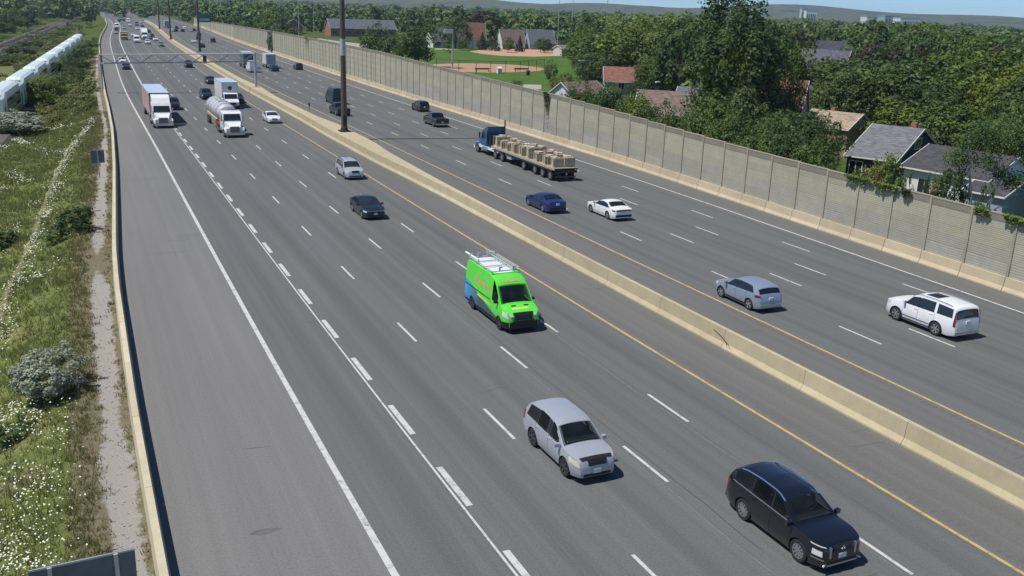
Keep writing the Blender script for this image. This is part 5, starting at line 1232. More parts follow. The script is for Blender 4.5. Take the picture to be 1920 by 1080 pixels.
def coach(k):
    p = T0+v_*(TLEN-CL*(k+0.5))
    lab = ['front bi-level coach of the white and green commuter train, farthest away', 'second coach from the far end of the commuter train', 'third coach from the far end of the commuter train', 'fourth coach from the far end of the commuter train',
           'fifth coach from the far end of the commuter train', 'sixth coach from the far end of the commuter train', 'seventh coach from the far end of the commuter train', 'eighth coach from the far end, entering at the left frame edge', 'ninth coach from the far end, mostly outside the left frame edge'][k]
    c = tag(empty('train_coach', (float(p[0]), float(p[1]), TZ), ang), lab, 'train', 'coaches of the commuter train')
    prof = [(-1.35, 0.45), (-1.47, 1.4), (-1.47, 3.8), (-1.32, 4.45), (-0.85, 4.76), (0, 4.85), (0.85, 4.76), (1.32, 4.45), (1.47, 3.8), (1.47, 1.4), (1.35, 0.45)]
    # ends tapered: bi-level body narrows to the vestibules at each end
    V = []; xs = [-12.75, -9.6, -8.6, 8.6, 9.6, 12.75]; dr = [0.62, 0.62, 0, 0, 0.62, 0.62]
    for x, d in zip(xs, dr):
        for y, z in prof: V.append((x, y*(1-0.04*d), z-(d if z > 3 else 0)*min(1, (z-3)/1.0) if z > 3 else z))
    m = len(prof); F = [tuple(range(m)), tuple((len(xs)-1)*m+i for i in range(m))[::-1]]
    for i in range(len(xs)-1):
        for j in range(m): F.append((i*m+j, i*m+(j+1) % m, (i+1)*m+(j+1) % m, (i+1)*m+j))
    MB().add(V, F).build('body', 'coach_white', c)
    for sd in (1, -1):
        for z0, z1, mt in ((0.5, 1.35, 'coach_green'), (1.55, 2.15, 'glass'), (2.95, 3.5, 'glass')):
            MB().box(-8.3, 8.3, sd*1.475-0.012, sd*1.475+0.012, z0, z1).build('window_band' if mt == 'glass' else 'green_band', mt, c)
        MB().box(-8.6, 8.6, sd*1.475-0.006, sd*1.475+0.008, 2.2, 2.9).build('green_band', 'coach_green_dark', c)
        for x in (-10.6, 10.6): MB().box(x-0.7, x+0.7, sd*1.45-0.03, sd*1.45+0.03, 0.7, 2.7).build('door', 'coach_green', c)
    for x in (-10.4, 10.4):
        MB().box(x-0.9, x+0.9, -0.8, -0.15, 4.1, 4.35).build('roof_unit', 'galv', c); MB().box(x-0.9, x+0.9, 0.15, 0.8, 4.1, 4.35).build('roof_unit', 'galv', c)
        MB().box(x-1.5, x+1.5, -1.1, 1.1, 0.2, 0.5).tube((x-1.1, -0.9, 0.45), (x-1.1, 0.9, 0.45), 0.42, n=12).tube((x+1.1, -0.9, 0.45), (x+1.1, 0.9, 0.45), 0.42, n=12).build('bogie', 'steel_dark', c)
for k in range(9): coach(k)

# ------------------------------------------------------------------ houses behind the wall
HOUSES = []
def house(name, label, x, y, rot, Ln, Wd, ze, zr, wall, roof, over=0.35, windows=(), doors=(), chimney=None, cat='house', trim='white_trim', z=None):
    z = -0.05
    h = tag(empty(name, (x, y, z), rot), label, cat); HOUSES.append((x, y, max(Ln, Wd)/2))
    a, b = Ln/2, abs(Wd)/2
    sl = (zr-ze)/b
    ye = b+over; zo = ze-sl*over
    MB().add([(-a, -b, -0.3), (a, -b, -0.3), (a, b, -0.3), (-a, b, -0.3), (-a, -b, ze-0.02), (a, -b, ze-0.02), (a, b, ze-0.02), (-a, b, ze-0.02), (-a, 0, zr-0.05), (a, 0, zr-0.05)],
             [(0, 1, 2, 3), (0, 4, 5, 1), (1, 5, 9, 6, 2), (2, 6, 7, 3), (3, 7, 8, 4, 0), (4, 8, 9, 5), (6, 9, 8, 7)]).build('wall', wall, h)
    ao = a+over; th = 0.10
    for sd in (-1, 1):
        L_ = math.hypot(ye, zr-zo)
        V = [(-ao, sd*ye, zo), (ao, sd*ye, zo), (ao, 0, zr), (-ao, 0, zr), (-ao, sd*ye, zo-th), (ao, sd*ye, zo-th), (ao, 0, zr-th), (-ao, 0, zr-th)]
        U = [(0, 0), (2*ao, 0), (2*ao, L_), (0, L_)]*2
        F = [(0, 1, 2, 3), (4, 7, 6, 5), (0, 4, 5, 1), (1, 5, 6, 2), (3, 2, 6, 7), (0, 3, 7, 4)]
        if sd > 0: F = [f[::-1] for f in F]
        mobj('roof', np_mesh('roof', V, F, roof, False, U), h)
        for e in (-1, 1):
            MB().add([(e*(ao+0.015), sd*(ye+0.02), zo-0.16), (e*(ao+0.015), sd*(ye+0.02), zo+0.015), (e*(ao+0.015), 0, zr+0.015), (e*(ao+0.015), 0, zr-0.17), (e*(ao-0.04), sd*(ye+0.02), zo-0.16), (e*(ao-0.04), sd*(ye+0.02), zo+0.015), (e*(ao-0.04), 0, zr+0.015), (e*(ao-0.04), 0, zr-0.17)],
                     [(0, 1, 2, 3), (4, 7, 6, 5), (0, 4, 5, 1), (1, 5, 6, 2), (2, 6, 7, 3), (3, 7, 4, 0)]).build('bargeboard', trim, h)
        MB().box(-ao, ao, min(sd*ye, sd*(ye+0.1)), max(sd*ye, sd*(ye+0.1)), zo-0.15, zo-0.02).build('gutter', trim, h)
    def opening(face, u, zc, w, hh, nm):
        # face: '-y','+y','-x','+x'
        g = MB(); gl = MB(); d0, d1 = 0.0, 0.07
        def bx(mb, u0, u1, z0, z1, e0, e1):
            if face[1] == 'y':
                sd = -1 if face[0] == '-' else 1; y0, y1 = sd*(b+e0), sd*(b+e1); mb.box(u0, u1, min(y0, y1), max(y0, y1), z0, z1)
            else:
                sd = -1 if face[0] == '-' else 1; x0, x1 = sd*(a+e0), sd*(a+e1); mb.box(min(x0, x1), max(x0, x1), u0, u1, z0, z1)
        bx(g, u-w/2-0.09, u-w/2, zc-hh/2-0.09, zc+hh/2+0.09, -0.02, 0.05); bx(g, u+w/2, u+w/2+0.09, zc-hh/2-0.09, zc+hh/2+0.09, -0.02, 0.05)
        bx(g, u-w/2, u+w/2, zc+hh/2, zc+hh/2+0.09, -0.02, 0.05); bx(g, u-w/2, u+w/2, zc-hh/2-0.09, zc-hh/2, -0.02, 0.06)
        if nm == 'window': bx(g, u-0.03, u+0.03, zc-hh/2, zc+hh/2, -0.02, 0.04)
        fr = g.build(nm, trim, h); bx(gl, u-w/2, u+w/2, zc-hh/2, zc+hh/2, -0.02, 0.02); gl.build('pane' if nm == 'window' else 'door_leaf', 'house_glass' if nm == 'window' else 'truck_red', fr)
    for w_ in windows: opening(*w_, 'window')
    for w_ in doors: opening(*w_, 'door')
    if chimney: MB().box(chimney[0]-0.28, chimney[0]+0.28, chimney[1]-0.28, chimney[1]+0.28, zr-1.0, zr+0.4).build('chimney', 'brick_red', h)
    return h
# local -y faces the road (ridge runs roughly along it), +x end is the nearer gable
house('blue_house', 'dark blue gabled house with light grey shingle roof behind the noise wall', 81.5, 72.0, -1.18, 5.04, 13.0, 3.15, 5.85, 'siding_navy', 'roof_grey', 0.3, [('+x', -0.6, 4.3, 1.7, 1.0), ('-y', -1.5, 1.7, 1.3, 1.5)], [('-y', 1.0, 1.2, 0.9, 2.1)], (1.2, 1.4))
house('white_bungalow', 'white bungalow with dark grey roof right of the blue house', 78.0, 59.8, -1.47, 8.6, 7.6, 3.35, 5.15, 'siding_white', 'roof_dark', 0.35, [('-y', -1.9, 1.6, 1.3, 1.3), ('-y', 0.3, 1.55, 0.7, 1.2)], [('-y', -0.7, 1.15, 0.8, 2.1)])
house('grey_shed', 'grey-blue clapboard annex at the right end of the white bungalow, behind the birch', 75.4, 54.2, -1.47, 3.6, 5.0, 2.5, 3.6, 'siding_greyblue', 'roof_dark', 0.25)
house('mint_house', 'pale mint house with orange-brown roof at the right frame edge', 77.5, 46.6, -1.47, 7.0, 6.5, 2.7, 4.3, 'siding_mint', 'roof_orange', 0.35, [('-y', -1.6, 1.6, 1.7, 0.9), ('-y', 1.5, 1.6, 1.2, 0.9)])
house('tan_house', 'tan brick house with beige roof and chimney, left behind the blue house', 90.6, 90.0, -1.30, 6.8, 6.0, 3.7, 5.35, 'brick_tan', 'roof_tan', 0.25, [('+x', -0.9, 4.1, 0.6, 0.75), ('+x', 0.3, 4.1, 0.7, 0.75)], (), (-0.9, 0.6))
house('white_garage', 'small white garage with brown shingle roof beside the ball field', 87.0, 150.5, 0.35, 9.5, 5.0, 2.5, 4.3, 'siding_white', 'roof_brown', 0.35, [], [])
house('red_roof_house', 'house with red shingle roof and pale gable among trees behind the garage', 112.0, 172.0, -0.5, 11.0, 8.0, 2.9, 5.5, 'siding_greyblue', 'roof_red', 0.4, [('-y', -2, 1.7, 1.2, 1.2), ('+x', 0, 4.2, 1.0, 1.0)], (), (1.0, 0.5))
def house_px(name, label, px, py_ridge, rng, zr, rot, Ln, Wd, ze, wall, roof, **kw):
    p = at_range(px, py_ridge, rng); return house(name, label, float(p[0]), float(p[1]), rot, Ln, Wd, ze, max(ze+1.2, float(p[2])), wall, roof, 0.35, **kw)
house_px('brown_roof_house', 'long low house with broad brown roof behind the street lamp', 1262, 170, 138, 5, -0.75, 9.5, 8.5, 2.7, 'brick_tan', 'roof_brown', windows=[('-y', 0, 1.6, 1.4, 1.2)])
house_px('grey_roof_house', 'pale house with slate grey roof just right of the brown roofed house', 1322, 164, 150, 5, -0.9, 8, 7, 2.9, 'siding_white', 'roof_slate', windows=[('-y', 0, 1.6, 1.4, 1.2)])
house_px('red_roof_cottage', 'small house with red roof showing through dark trees at right centre', 1462, 147, 128, 5, -1.0, 7, 6, 3.0, 'stucco', 'roof_red', windows=[('-y', 0, 1.7, 1.0, 1.0)])
house_px('white_house', 'white gabled house far among the trees at upper right', 1562, 76, 215, 6, -0.4, 9, 7, 3.6, 'siding_white', 'roof_slate', windows=[('-y', 0, 1.7, 1.2, 1.2)])
house_px('mint_roof_house', 'pale teal-walled house just below the far white gabled house', 1545, 92, 195, 6, -1.3, 11, 7, 3.4, 'siding_mint', 'roof_slate')
house_px('grey_long_house', 'dark grey roofed house left of the tall field lamp, behind the field', 838, 52, 410, 6, 0.1, 17, 8, 3.0, 'siding_white', 'roof_slate', windows=[('-y', -6, 1.6, 2, 1.4), ('-y', -1, 1.6, 2, 1.4), ('-y', 5, 1.6, 2, 1.4)])
house_px('red_roof_house', 'brown-red roofed house with white gable behind the ball field', 890, 42, 430, 7, -0.2, 9, 7, 3.6, 'siding_white', 'roof_red', windows=[('+x', 0, 4.6, 1.4, 1.2)])
house_px('brown_roof_house', 'brown roofed house behind the backstop fence, left of the slate house', 958, 55, 420, 6, 0.0, 11, 7, 3.0, 'siding_white', 'roof_brown', windows=[('-y', 2, 1.7, 2, 1.4)])
house_px('slate_house', 'dark slate roofed house behind the far backstop fence', 1012, 55, 425, 7, -0.1, 12, 8, 3.0, 'siding_greyblue', 'roof_slate', windows=[('-y', -1, 1.7, 2, 1.4), ('-y', 3, 1.7, 2, 1.4)])
house_px('field_clubhouse', 'small grey hut with pale roof at the right end of the far infield', 1062, 84, 372, 4, 0.1, 8, 6, 2.8, 'stucco', 'roof_grey')
# brick school
sc = at_range(676, 36, 520)
house('brick_school', 'long red brick school with slate roof left behind the field trees', float(sc[0]), float(sc[1]), 0.02, 36.0, 11.0, 4.4, float(sc[2]), 'brick_red', 'roof_slate', 0.4, [('-y', -16+4*i, 2.0, 2.4, 1.6) for i in range(9)], (), (6, 1), 'school')
sc = at_range(550, 35, 540)
house('brick_house', 'smaller red brick building left of the long school', float(sc[0]), float(sc[1]), 1.35, 14.0, 9.0, 4.5, float(sc[2]), 'brick_red', 'roof_slate', 0.4, [('-x', 0, 2.2, 2.0, 1.5)])
for i, (px, py, w, d, h, mt, lab) in enumerate([(1508, 16, 16, 16, 32, 'stucco', 'pale apartment tower on the skyline above the trees'), (1520, 20, 26, 20, 26, 'siding_white', 'white slab block right of the pale tower on the skyline'), (1645, 32, 62, 40, 18, 'siding_white', 'long white warehouse on the far hillside'), (1668, 30, 34, 40, 22, 'siding_greyblue', 'grey-white storage block at the right end of the far warehouse'), (1700, 34, 40, 40, 15, 'siding_white', 'small white industrial building right of the far warehouse'), (1718, 42, 60, 40, 14, 'stucco', 'sand coloured flat building nearest below the far warehouse')]):
    p = at_range(px, py, 2600-120*i); b_ = tag(empty('far_building', (float(p[0]), float(p[1]), 0), -0.46), lab, 'building', 'buildings on the far skyline')
    hh = max(8, float(p[2]))
    MB().box(-w/2, w/2, -d/2, d/2, -1, hh).build('wall', mt, b_); MB().box(-w/2-0.6, w/2+0.6, -d/2-0.6, d/2+0.6, hh, hh+1.5).build('roof', 'siding_greyblue', b_)
    for k in range(5): MB().box(-w*0.42+k*w*0.18, -w*0.42+k*w*0.18+w*0.1, -d/2-0.3, -d/2+0.1, hh*0.35, hh*0.8).build('window', 'house_glass', b_)
# street between wall and houses, lot by the school
def poly_ground(name, pts, z, mat):
    V = [(p[0], p[1], z) for p in pts]; return tag(mobj(name, np_mesh(name, V, [tuple(range(len(V)))], mat)), kind='structure')
poly_ground('street', [st3(20, 60), st3(20, 66.5), st3(170, 68), st3(170, 61)], -0.03, 'street')
poly_ground('sports_field', [at(700, 150), at(940, 190), at(1075, 195), at(1120, 130), at(1080, 83), at(760, 83), at(690, 110)], -0.03, 'field_grass')
def ell_px(name, pts, z, mat): poly_ground(name, [at(*p) for p in pts], z, mat)
ell_px('ball_infield', [(792, 123), (815, 120), (860, 118.5), (910, 119), (960, 121), (1005, 125), (1024, 129), (1010, 133), (970, 135), (920, 136), (860, 134.5), (815, 130)], -0.02, 'infield_clay')
ell_px('ball_infield', [(880, 96.5), (905, 93), (950, 92), (1010, 92.5), (1060, 97), (1072, 101), (1050, 104.5), (1000, 106), (940, 104.5), (905, 101)], -0.02, 'infield_clay')
ell_px('sand_path', [(912, 158.5), (960, 157.5), (1015, 159), (1015, 167), (985, 169.5), (960, 168), (930, 163)], -0.02, 'lot')
ell_px('gravel_edge', [(815, 91), (880, 91.5), (880, 92.5), (815, 92.5)], -0.02, 'sand')
ell_px('parking_lot', [(540, 74), (600, 72), (640, 78), (735, 88), (700, 100), (640, 98), (560, 88)], -0.02, 'lot')
ell_px('parking_lot', [(655, 93), (700, 91), (745, 96), (720, 104), (670, 101)], -0.016, 'infield_clay')
# chain-link fences
m, n, l, b = new_mat('chain_link')
ck = n.new('ShaderNodeTexNoise'); ck.inputs['Scale'].default_value = 30
b.inputs['Base Color'].default_value = (0.25, 0.27, 0.27, 1); b.inputs['Metallic'].default_value = 0.3
tb = n.new('ShaderNodeBsdfTransparent'); ms = n.new('ShaderNodeMixShader'); ms.inputs[0].default_value = 0.18
l.new(tb.outputs[0], ms.inputs[1]); l.new(b.outputs[0], ms.inputs[2]); l.new(ms.outputs[0], n['Material Output'].inputs[0])
def fence(label, pts, h, gap, rad=0.05):
    f = tag(empty('chain_link_fence', (float(pts[0][0]), float(pts[0][1]), 0)), label, 'fence'); o0 = np.array([pts[0][0], pts[0][1], 0])
    for a, b in zip(pts[:-1], pts[1:]):
        a = np.array([a[0], a[1], 0.])-o0; b = np.array([b[0], b[1], 0.])-o0; L_ = np.linalg.norm(b-a); k = max(1, int(L_/gap))
        for i in range(k+1): p = a+(b-a)*i/k; MB().tube((p[0], p[1], -0.1), (p[0], p[1], h), rad, n=6).build('post', 'steel_dark', f)
        MB().tube((a[0], a[1], h), (b[0], b[1], h), rad*0.8, n=6).build('top_rail', 'steel_dark', f)
        MB().add([(a[0], a[1], 0.03), (b[0], b[1], 0.03), (b[0], b[1], h-0.04), (a[0], a[1], h-0.04)], [(0, 1, 2, 3)]).build('mesh', 'chain_link', f)
fence('chain link fence with dark posts along the nearer infield', [at(818, 131), at(860, 135), at(920, 136.5), at(975, 136), at(1020, 131)], 3.0, 4.5, 0.07)
fence('tall chain link backstop behind the farther infield', [at(870, 92), at(960, 90), at(1040, 93), at(1068, 99)], 4.5, 5.0, 0.07)
# field lamp poles and street lamps
def pole(name, label, p, h, r, mat='galv', head_='flood'):
    g = tag(empty(name, (float(p[0]), float(p[1]), -0.05)), label, 'lamp post')
    MB().tube((0, 0, 0), (0, 0, h), r, r*0.6, 10).build('pole', mat, g, True)
    if head_ == 'flood':
        MB().box(-1.4, 1.4, -0.1, 0.1, h-0.2, h).build('cross_arm', 'galv', g)
        for k in range(4): MB().cbox((-1.2+k*0.8, -0.2, h+0.2), (0.5, 0.3, 0.45)).build('floodlight', 'white_trim', g)
    elif head_ == 'cobra':
        MB().path([(0, 0, h-0.2), (-0.5, -0.1, h+0.35), (-1.3, -0.3, h+0.5)], 0.05).build('arm', mat, g); MB().cbox((-1.75, -0.4, h+0.47), (0.9, 0.35, 0.18), 0.2).build('lamp_head', 'white_trim', g)
    elif head_ == 'sign': MB().box(-2.6, 0.1, -0.12, 0.12, h-1.2, h).build('scoreboard', 'white_trim', g)
    elif head_ == 'transformer': MB().tube((0.45, 0, h-2.2), (0.45, 0, h-1.2), 0.3, n=12).build('transformer', 'white_trim', g); MB().box(-1.2, 1.2, -0.06, 0.06, h-0.4, h-0.28).build('cross_arm', 'bark', g)
    elif head_ == 'arm': MB().box(-0.1, 2.6, -0.06, 0.06, h-0.1, h).build('arm', 'galv', g); MB().cbox((-0.3, 0, h), (1.4, 0.4, 0.16)).build('lamp_head', 'white_trim', g)
    return g
def pole_h(px, ybase, ytop):
    p = at(px, ybase); rr = math.hypot(p[0], p[1]); return p, float(at_range(px, ytop, rr)[2])
for nm, lab, px, yb, yt, r, mt, hd in [('field_lamp', 'grey pole with white board at the left end of the nearer infield', 848, 129, 54, 0.28, 'galv', 'sign'), ('field_lamp', 'tall white flood lamp pole behind the far infield, left of two at right', 1045, 92, -20, 0.2, 'galv', 'flood'),
        ('field_lamp', 'tall white flood lamp pole behind the clubhouse hut', 1070, 92, -18, 0.2, 'galv', 'flood'), ('field_lamp', 'tall thin pole rising from trees right of the field', 1133, 110, -4, 0.15, 'galv', 'flood'), ('field_lamp', 'thin tall pole far behind the dark field tree', 820, 60, -30, 0.25, 'galv', 'flood'),
        ('field_lamp', 'slim pole standing close behind the noise wall at the field', 892, 158, 118, 0.10, 'steel_dark', None), ('field_lamp', 'tall grey pole in front of the small brick building', 561, 70, -20, 0.2, 'galv', 'flood'), ('field_lamp', 'tall grey pole left of the school parking lot', 526, 72, -25, 0.2, 'galv', 'flood'), ('field_lamp', 'tall grey pole right of the small brick building', 589, 66, 14, 0.2, 'galv', None),
        ('street_lamp', 'dark street lamp with bent arm in front of the brown roofed house', 1242, 222, 158, 0.09, 'steel_dark', 'cobra'), ('street_lamp', 'lamp with long straight arm among trees beside the field', 1090, 170, 113, 0.12, 'bark', 'arm'), ('street_lamp', 'white curved street lamp above the dark trees at right', 1503, 165, 114, 0.09, 'galv', 'cobra'),
        ('utility_pole', 'utility pole with white transformer above the blue house', 1692, 262, 175, 0.12, 'bark', 'transformer')]:
    p, h_ = pole_h(px, yb, yt); pole(nm, lab, p, max(h_, 4), r, mt, hd)
wp = tag(empty('white_post', tuple(at(908, 156))), 'small white post standing on the grass near the wall by the field', 'post'); MB().box(-0.2, 0.2, -0.2, 0.2, 0, 1.4).build('post', 'white_trim', wp); MB().box(-0.25, 0.25, -0.25, 0.25, 1.4, 1.55).build('cap', 'galv', wp)
bx_ = tag(empty('white_box', tuple(at(936, 137.5))), 'white box on the grass in front of the nearer infield fence', 'box'); MB().box(-0.6, 0.6, -0.5, 0.5, 0, 1.3).build('case', 'white_trim', bx_); MB().prism_x([(-0.6, 1.3), (0.6, 1.3), (0, 1.75)], -0.65, 0.65).build('lid', 'white_trim', bx_)
bn = tag(empty('litter_bin', tuple(at(990, 141))), 'dark litter bin on the grass right of the white box', 'bin'); MB().tube((0, 0, 0), (0, 0, 1.1), 0.45, 0.5, 12).build('bin_body', 'steel_dark', bn); MB().tube((0, 0, 1.1), (0, 0, 1.25), 0.52, 0.4, 12).build('lid', 'black_trim', bn)
for px, lab in ((905, 'dark bench behind the nearer infield fence, left one'), (978, 'dark bench behind the nearer infield fence, right one')):
    bq = tag(empty('bench', tuple(at(px, 134.2))), lab, 'bench'); MB().box(-2.2, 2.2, -0.2, 0.2, 0.45, 0.52).build('seat', 'bark', bq); MB().box(-2.2, 2.2, 0.2, 0.26, 0.6, 0.95).build('backrest', 'bark', bq)
    for xx in (-1.8, 1.8): MB().box(xx-0.05, xx+0.05, -0.18, 0.24, 0, 0.45).build('leg', 'steel_dark', bq)
# players on the far infield: one continuous body each
plain('kit_dark', (0.03, 0.03, 0.04), 0.8); plain('skin', (0.45, 0.28, 0.2), 0.6)
def person(label, p, rz, stride=0.18):
    me = bpy.data.meshes.new('person')
    V = [(0, 0, 0.95), (0, 0, 1.2), (0, 0, 1.45), (0, 0, 1.55), (0, 0.02, 1.7), (-0.1, stride*0.5, 0.88), (-0.11, stride, 0.5), (-0.11, stride, 0.08), (-0.11, stride+0.14, 0.05), (0.1, -stride*0.5, 0.88), (0.11, -stride*0.7, 0.5), (0.11, -stride*1.4, 0.08), (0.11, -stride*1.4+0.14, 0.05),
         (-0.2, 0, 1.42), (-0.26, -0.06, 1.15), (-0.26, 0.08, 0.92), (0.2, 0, 1.42), (0.26, 0.06, 1.15), (0.26, 0.2, 0.95)]
    E_ = [(0, 1), (1, 2), (2, 3), (3, 4), (0, 5), (5, 6), (6, 7), (7, 8), (0, 9), (9, 10), (10, 11), (11, 12), (2, 13), (13, 14), (14, 15), (2, 16), (16, 17), (17, 18)]
    me.from_pydata(V, E_, []); o = mobj('person', me, None, (float(p[0]), float(p[1]), -0.02), rz); me.materials.append(MATS['kit_dark'])
    sk = o.modifiers.new('skin', 'SKIN'); rad = [.14, .15, .15, .06, .11, .1, .07, .05, .04, .1, .07, .05, .04, .07, .05, .04, .07, .05, .04]
    for v, r_ in zip(me.skin_vertices[0].data, rad): v.radius = (r_, r_)
    me.skin_vertices[0].data[0].use_root = True
    o.modifiers.new('sub', 'SUBSURF').levels = 1
    tag(o, label, 'person', 'players on the far infield')
for px, py, lab in ((917, 96.3, 'person in dark clothes at the left end of the far infield'), (971, 98, 'person in dark clothes standing near the middle of the far infield'), (979, 98.5, 'person in dark clothes left one of the close pair'), (983, 98.6, 'person in dark clothes, right one of the close pair'), (1035, 98.5, 'person in dark clothes at the right end of the far infield')):
    person(lab, at(px, py), px*0.7)
# parked cars by the school
for i, (px, py, kd, cl_, lab) in enumerate([(572, 82, 'suv', 'white', 'white car parked by the school, left'), (584, 84, 'sedan', 'silver', 'silver car parked by the school, middle'), (596, 81, 'suv', 'grey', 'grey car parked by the school, right')]):
    p = at(px, py); o = mobj('parked_car', FM[kd], None, (p[0], p[1], -0.015), 0.4+0.2*i); o.color = (*COL[cl_], 1); tag(o, lab, 'car', 'cars parked by the school')

# ------------------------------------------------------------------ vegetation
def leaves(rg, P, N, size, aspect=0.62, jit=0.5):
    """rhombic leaf quads at P facing roughly N"""
    n = len(P)
    Nn = N+rg.normal(0, jit, (n, 3)); Nn /= np.linalg.norm(Nn, axis=1, keepdims=True)+1e-9
    a = rg.normal(0, 1, (n, 3)); a -= Nn*(a*Nn).sum(1, keepdims=True); a /= np.linalg.norm(a, axis=1, keepdims=True)+1e-9
    b = np.cross(Nn, a); s = (size*rg.uniform(0.6, 1.35, n))[:, None]
    V = np.stack([P-a*s, P-b*s*aspect, P+a*s, P+b*s*aspect], 1).reshape(-1, 3)
    F = np.arange(4*n).reshape(n, 4); return V, F

def crown(seed, rx, rz, nclump, per, leaf, shape='round', low=0.25, clump=0.26):
    """centre of the crown at the origin of z = 0 (base) .. 2*rz"""
    rg = np.random.default_rng(seed)
    lob = rg.normal(0, 1, (7, 3)); lob /= np.linalg.norm(lob, axis=1, keepdims=True); la = rg.uniform(0.10, 0.26, 7)
    d = rg.normal(0, 1, (nclump, 3)); d /= np.linalg.norm(d, axis=1, keepdims=True)
    rr = rg.uniform(0.35, 1.0, nclump)**0.45
    k = 0.86+sum(a*np.clip((d@v-0.45)/0.55, 0, 1)*1.2 for a, v in zip(la, lob))-0.10*np.clip(-d[:, 2], 0, 1)
    C = d*(rr*k)[:, None]
    if shape == 'cone':
        h = rg.uniform(0, 1, nclump)**1.25; a = rg.uniform(0, 2*math.pi, nclump); q = (1-h)*rg.uniform(0.55, 1.0, nclump)
        C = np.stack([q*np.cos(a), q*np.sin(a), h*2-1], 1); d = np.stack([np.cos(a), np.sin(a), 0*a+0.35], 1)
    elif shape == 'tall':
        C[:, 2] = np.sign(C[:, 2])*np.abs(C[:, 2])**0.8
    rc = clump*rg.uniform(0.6, 1.25, nclump)
    ci = np.repeat(np.arange(nclump), per); m = len(ci)
    e = rg.normal(0, 1, (m, 3)); e[:, 2] += 0.35; e /= np.linalg.norm(e, axis=1, keepdims=True)
    P = C[ci]+e*(rc[ci]*rg.uniform(0.55, 1.0, m))[:, None]
    N = e*0.9+d[ci]*0.5+np.array([0, 0, 0.35])
    P = P*np.array([rx, rx, rz])+np.array([0, 0, rz])
    keep = P[:, 2] > -0.2*rz*low
    if shape == 'dome': P[:, 2] = np.where(P[:, 2] < rz*0.75, rz*0.75-(rz*0.75-P[:, 2])*0.75, P[:, 2]); P[:, :2] *= (1+0.12*np.clip(1-P[:, 2:3]/rz, 0, 1))
    V, F = leaves(rg, P[keep], N[keep], leaf)
    return V, F

def trunk_mesh(seed, h, r, top, spread, mat='bark'):
    g = random.Random(seed); mb = MB()
    pts = [(0, 0, -0.2), (g.uniform(-.1, .1), g.uniform(-.1, .1), h*0.5), (g.uniform(-.2, .2), g.uniform(-.2, .2), h)]
    mb.path(pts, [r, r*0.8, r*0.65], 8)
    for k in range(6):
        a = k*1.05+g.uniform(-.3, .3); z0 = h*g.uniform(0.75, 1.0); q = spread*g.uniform(0.5, 0.8)
        mb.path([(pts[1][0], pts[1][1], z0), (q*0.45*math.cos(a), q*0.45*math.sin(a), z0+(top-z0)*0.45), (q*math.cos(a), q*math.sin(a), z0+(top-z0)*g.uniform(0.65, 0.9))], [r*0.5, r*0.33, r*0.12], 6)
    mb.path([pts[2], (0, 0, top*0.85)], [r*0.6, r*0.15], 6)
    return mb.mesh('trunk', mat)

# prototypes, unit-ish trees that are scaled per copy (height 12 m, crown 9 m wide)
PROTO = {}
def proto(key, seed, rx, rz, base, mat, nclump, per, leaf, shape='round', bark='bark', clump=0.26):
    V, F = crown(seed, rx, rz, nclump, per, leaf, shape, clump=clump); V = V+np.array([0, 0, base])
    PROTO[key] = (np_mesh('crown', V, F, mat), trunk_mesh(seed, base+rz*0.35, 0.22, base+2*rz*0.9, rx*0.85, bark) if rx > 2 else trunk_mesh(seed, 0.25, 0.05, rz, rx*0.5, bark), 2*rz+base, rx)
for i, (mt, kk) in enumerate((('leaf_dark', 'dark'), ('leaf_mid', 'mid'), ('leaf_light', 'light'), ('leaf_yellow', 'yellow'), ('leaf_purple', 'purple'))):
    for j in range(3 if i < 3 else 1):
        proto(f'{kk}{j}', 40+i*7+j, 4.7, 5.2, 1.6, mt, 120, 46, 0.24)
        proto(f'far_{kk}{j}', 140+i*7+j, 4.7, 5.0, 1.5, mt, 60, 26, 0.40)
proto('spruce0', 81, 2.9, 5.8, 0.6, 'leaf_spruce', 150, 34, 0.22, 'cone', clump=0.16); proto('far_spruce0', 82, 2.9, 5.8, 0.6, 'leaf_spruce', 70, 22, 0.36, 'cone', clump=0.18)
proto('big0', 91, 6.2, 8.4, 1.8, 'leaf_dark', 230, 52, 0.24, 'tall', clump=0.20); proto('big1', 92, 6.2, 8.0, 1.8, 'leaf_mid', 230, 52, 0.24, 'tall', clump=0.20)
proto('bush0', 95, 1.5, 1.15, 0.0, 'leaf_mid', 60, 46, 0.10, 'dome'); proto('bush1', 96, 1.5, 1.2, 0.0, 'leaf_dark', 60, 46, 0.10, 'dome'); proto('bush2', 97, 1.5, 1.1, 0.0, 'leaf_yellow', 60, 46, 0.10, 'dome')
proto('silver0', 98, 1.5, 1.25, 0.0, 'leaf_silver', 170, 52, 0.075, 'dome', clump=0.2); proto('grey0', 99, 1.5, 1.4, 0.0, 'leaf_grey', 80, 46, 0.10, 'dome', clump=0.22)
TREE_XY = []
def tree(key, x, y, z, h, w, label, group=None, name='tree', cat='tree', rz=None):
    cm, tm, ph, prx = PROTO[key]
    e = empty(name, (x, y, z), random.uniform(0, 6.28) if rz is None else rz); q_ = random.uniform(0.9, 1.12) if name == 'tree' else 1.0; e.scale = (w/(2*prx)*q_, w/(2*prx)/q_, h/ph)
    mobj('trunk', tm, e); mobj('crown', cm, e); TREE_XY.append((x, y, w)); return tag(e, label, cat, group)
_ws = np.arange(20, 700, 0.5); _wx, _wy = st(_ws, rb(_ws)+0.6)
def wall_range(px):
    v = ray_dir(px, 300); az = math.atan2(v[0], v[1]); k = int(np.argmin(np.abs(np.arctan2(_wx, _wy)-az))); return float(np.hypot(_wx[k], _wy[k]))
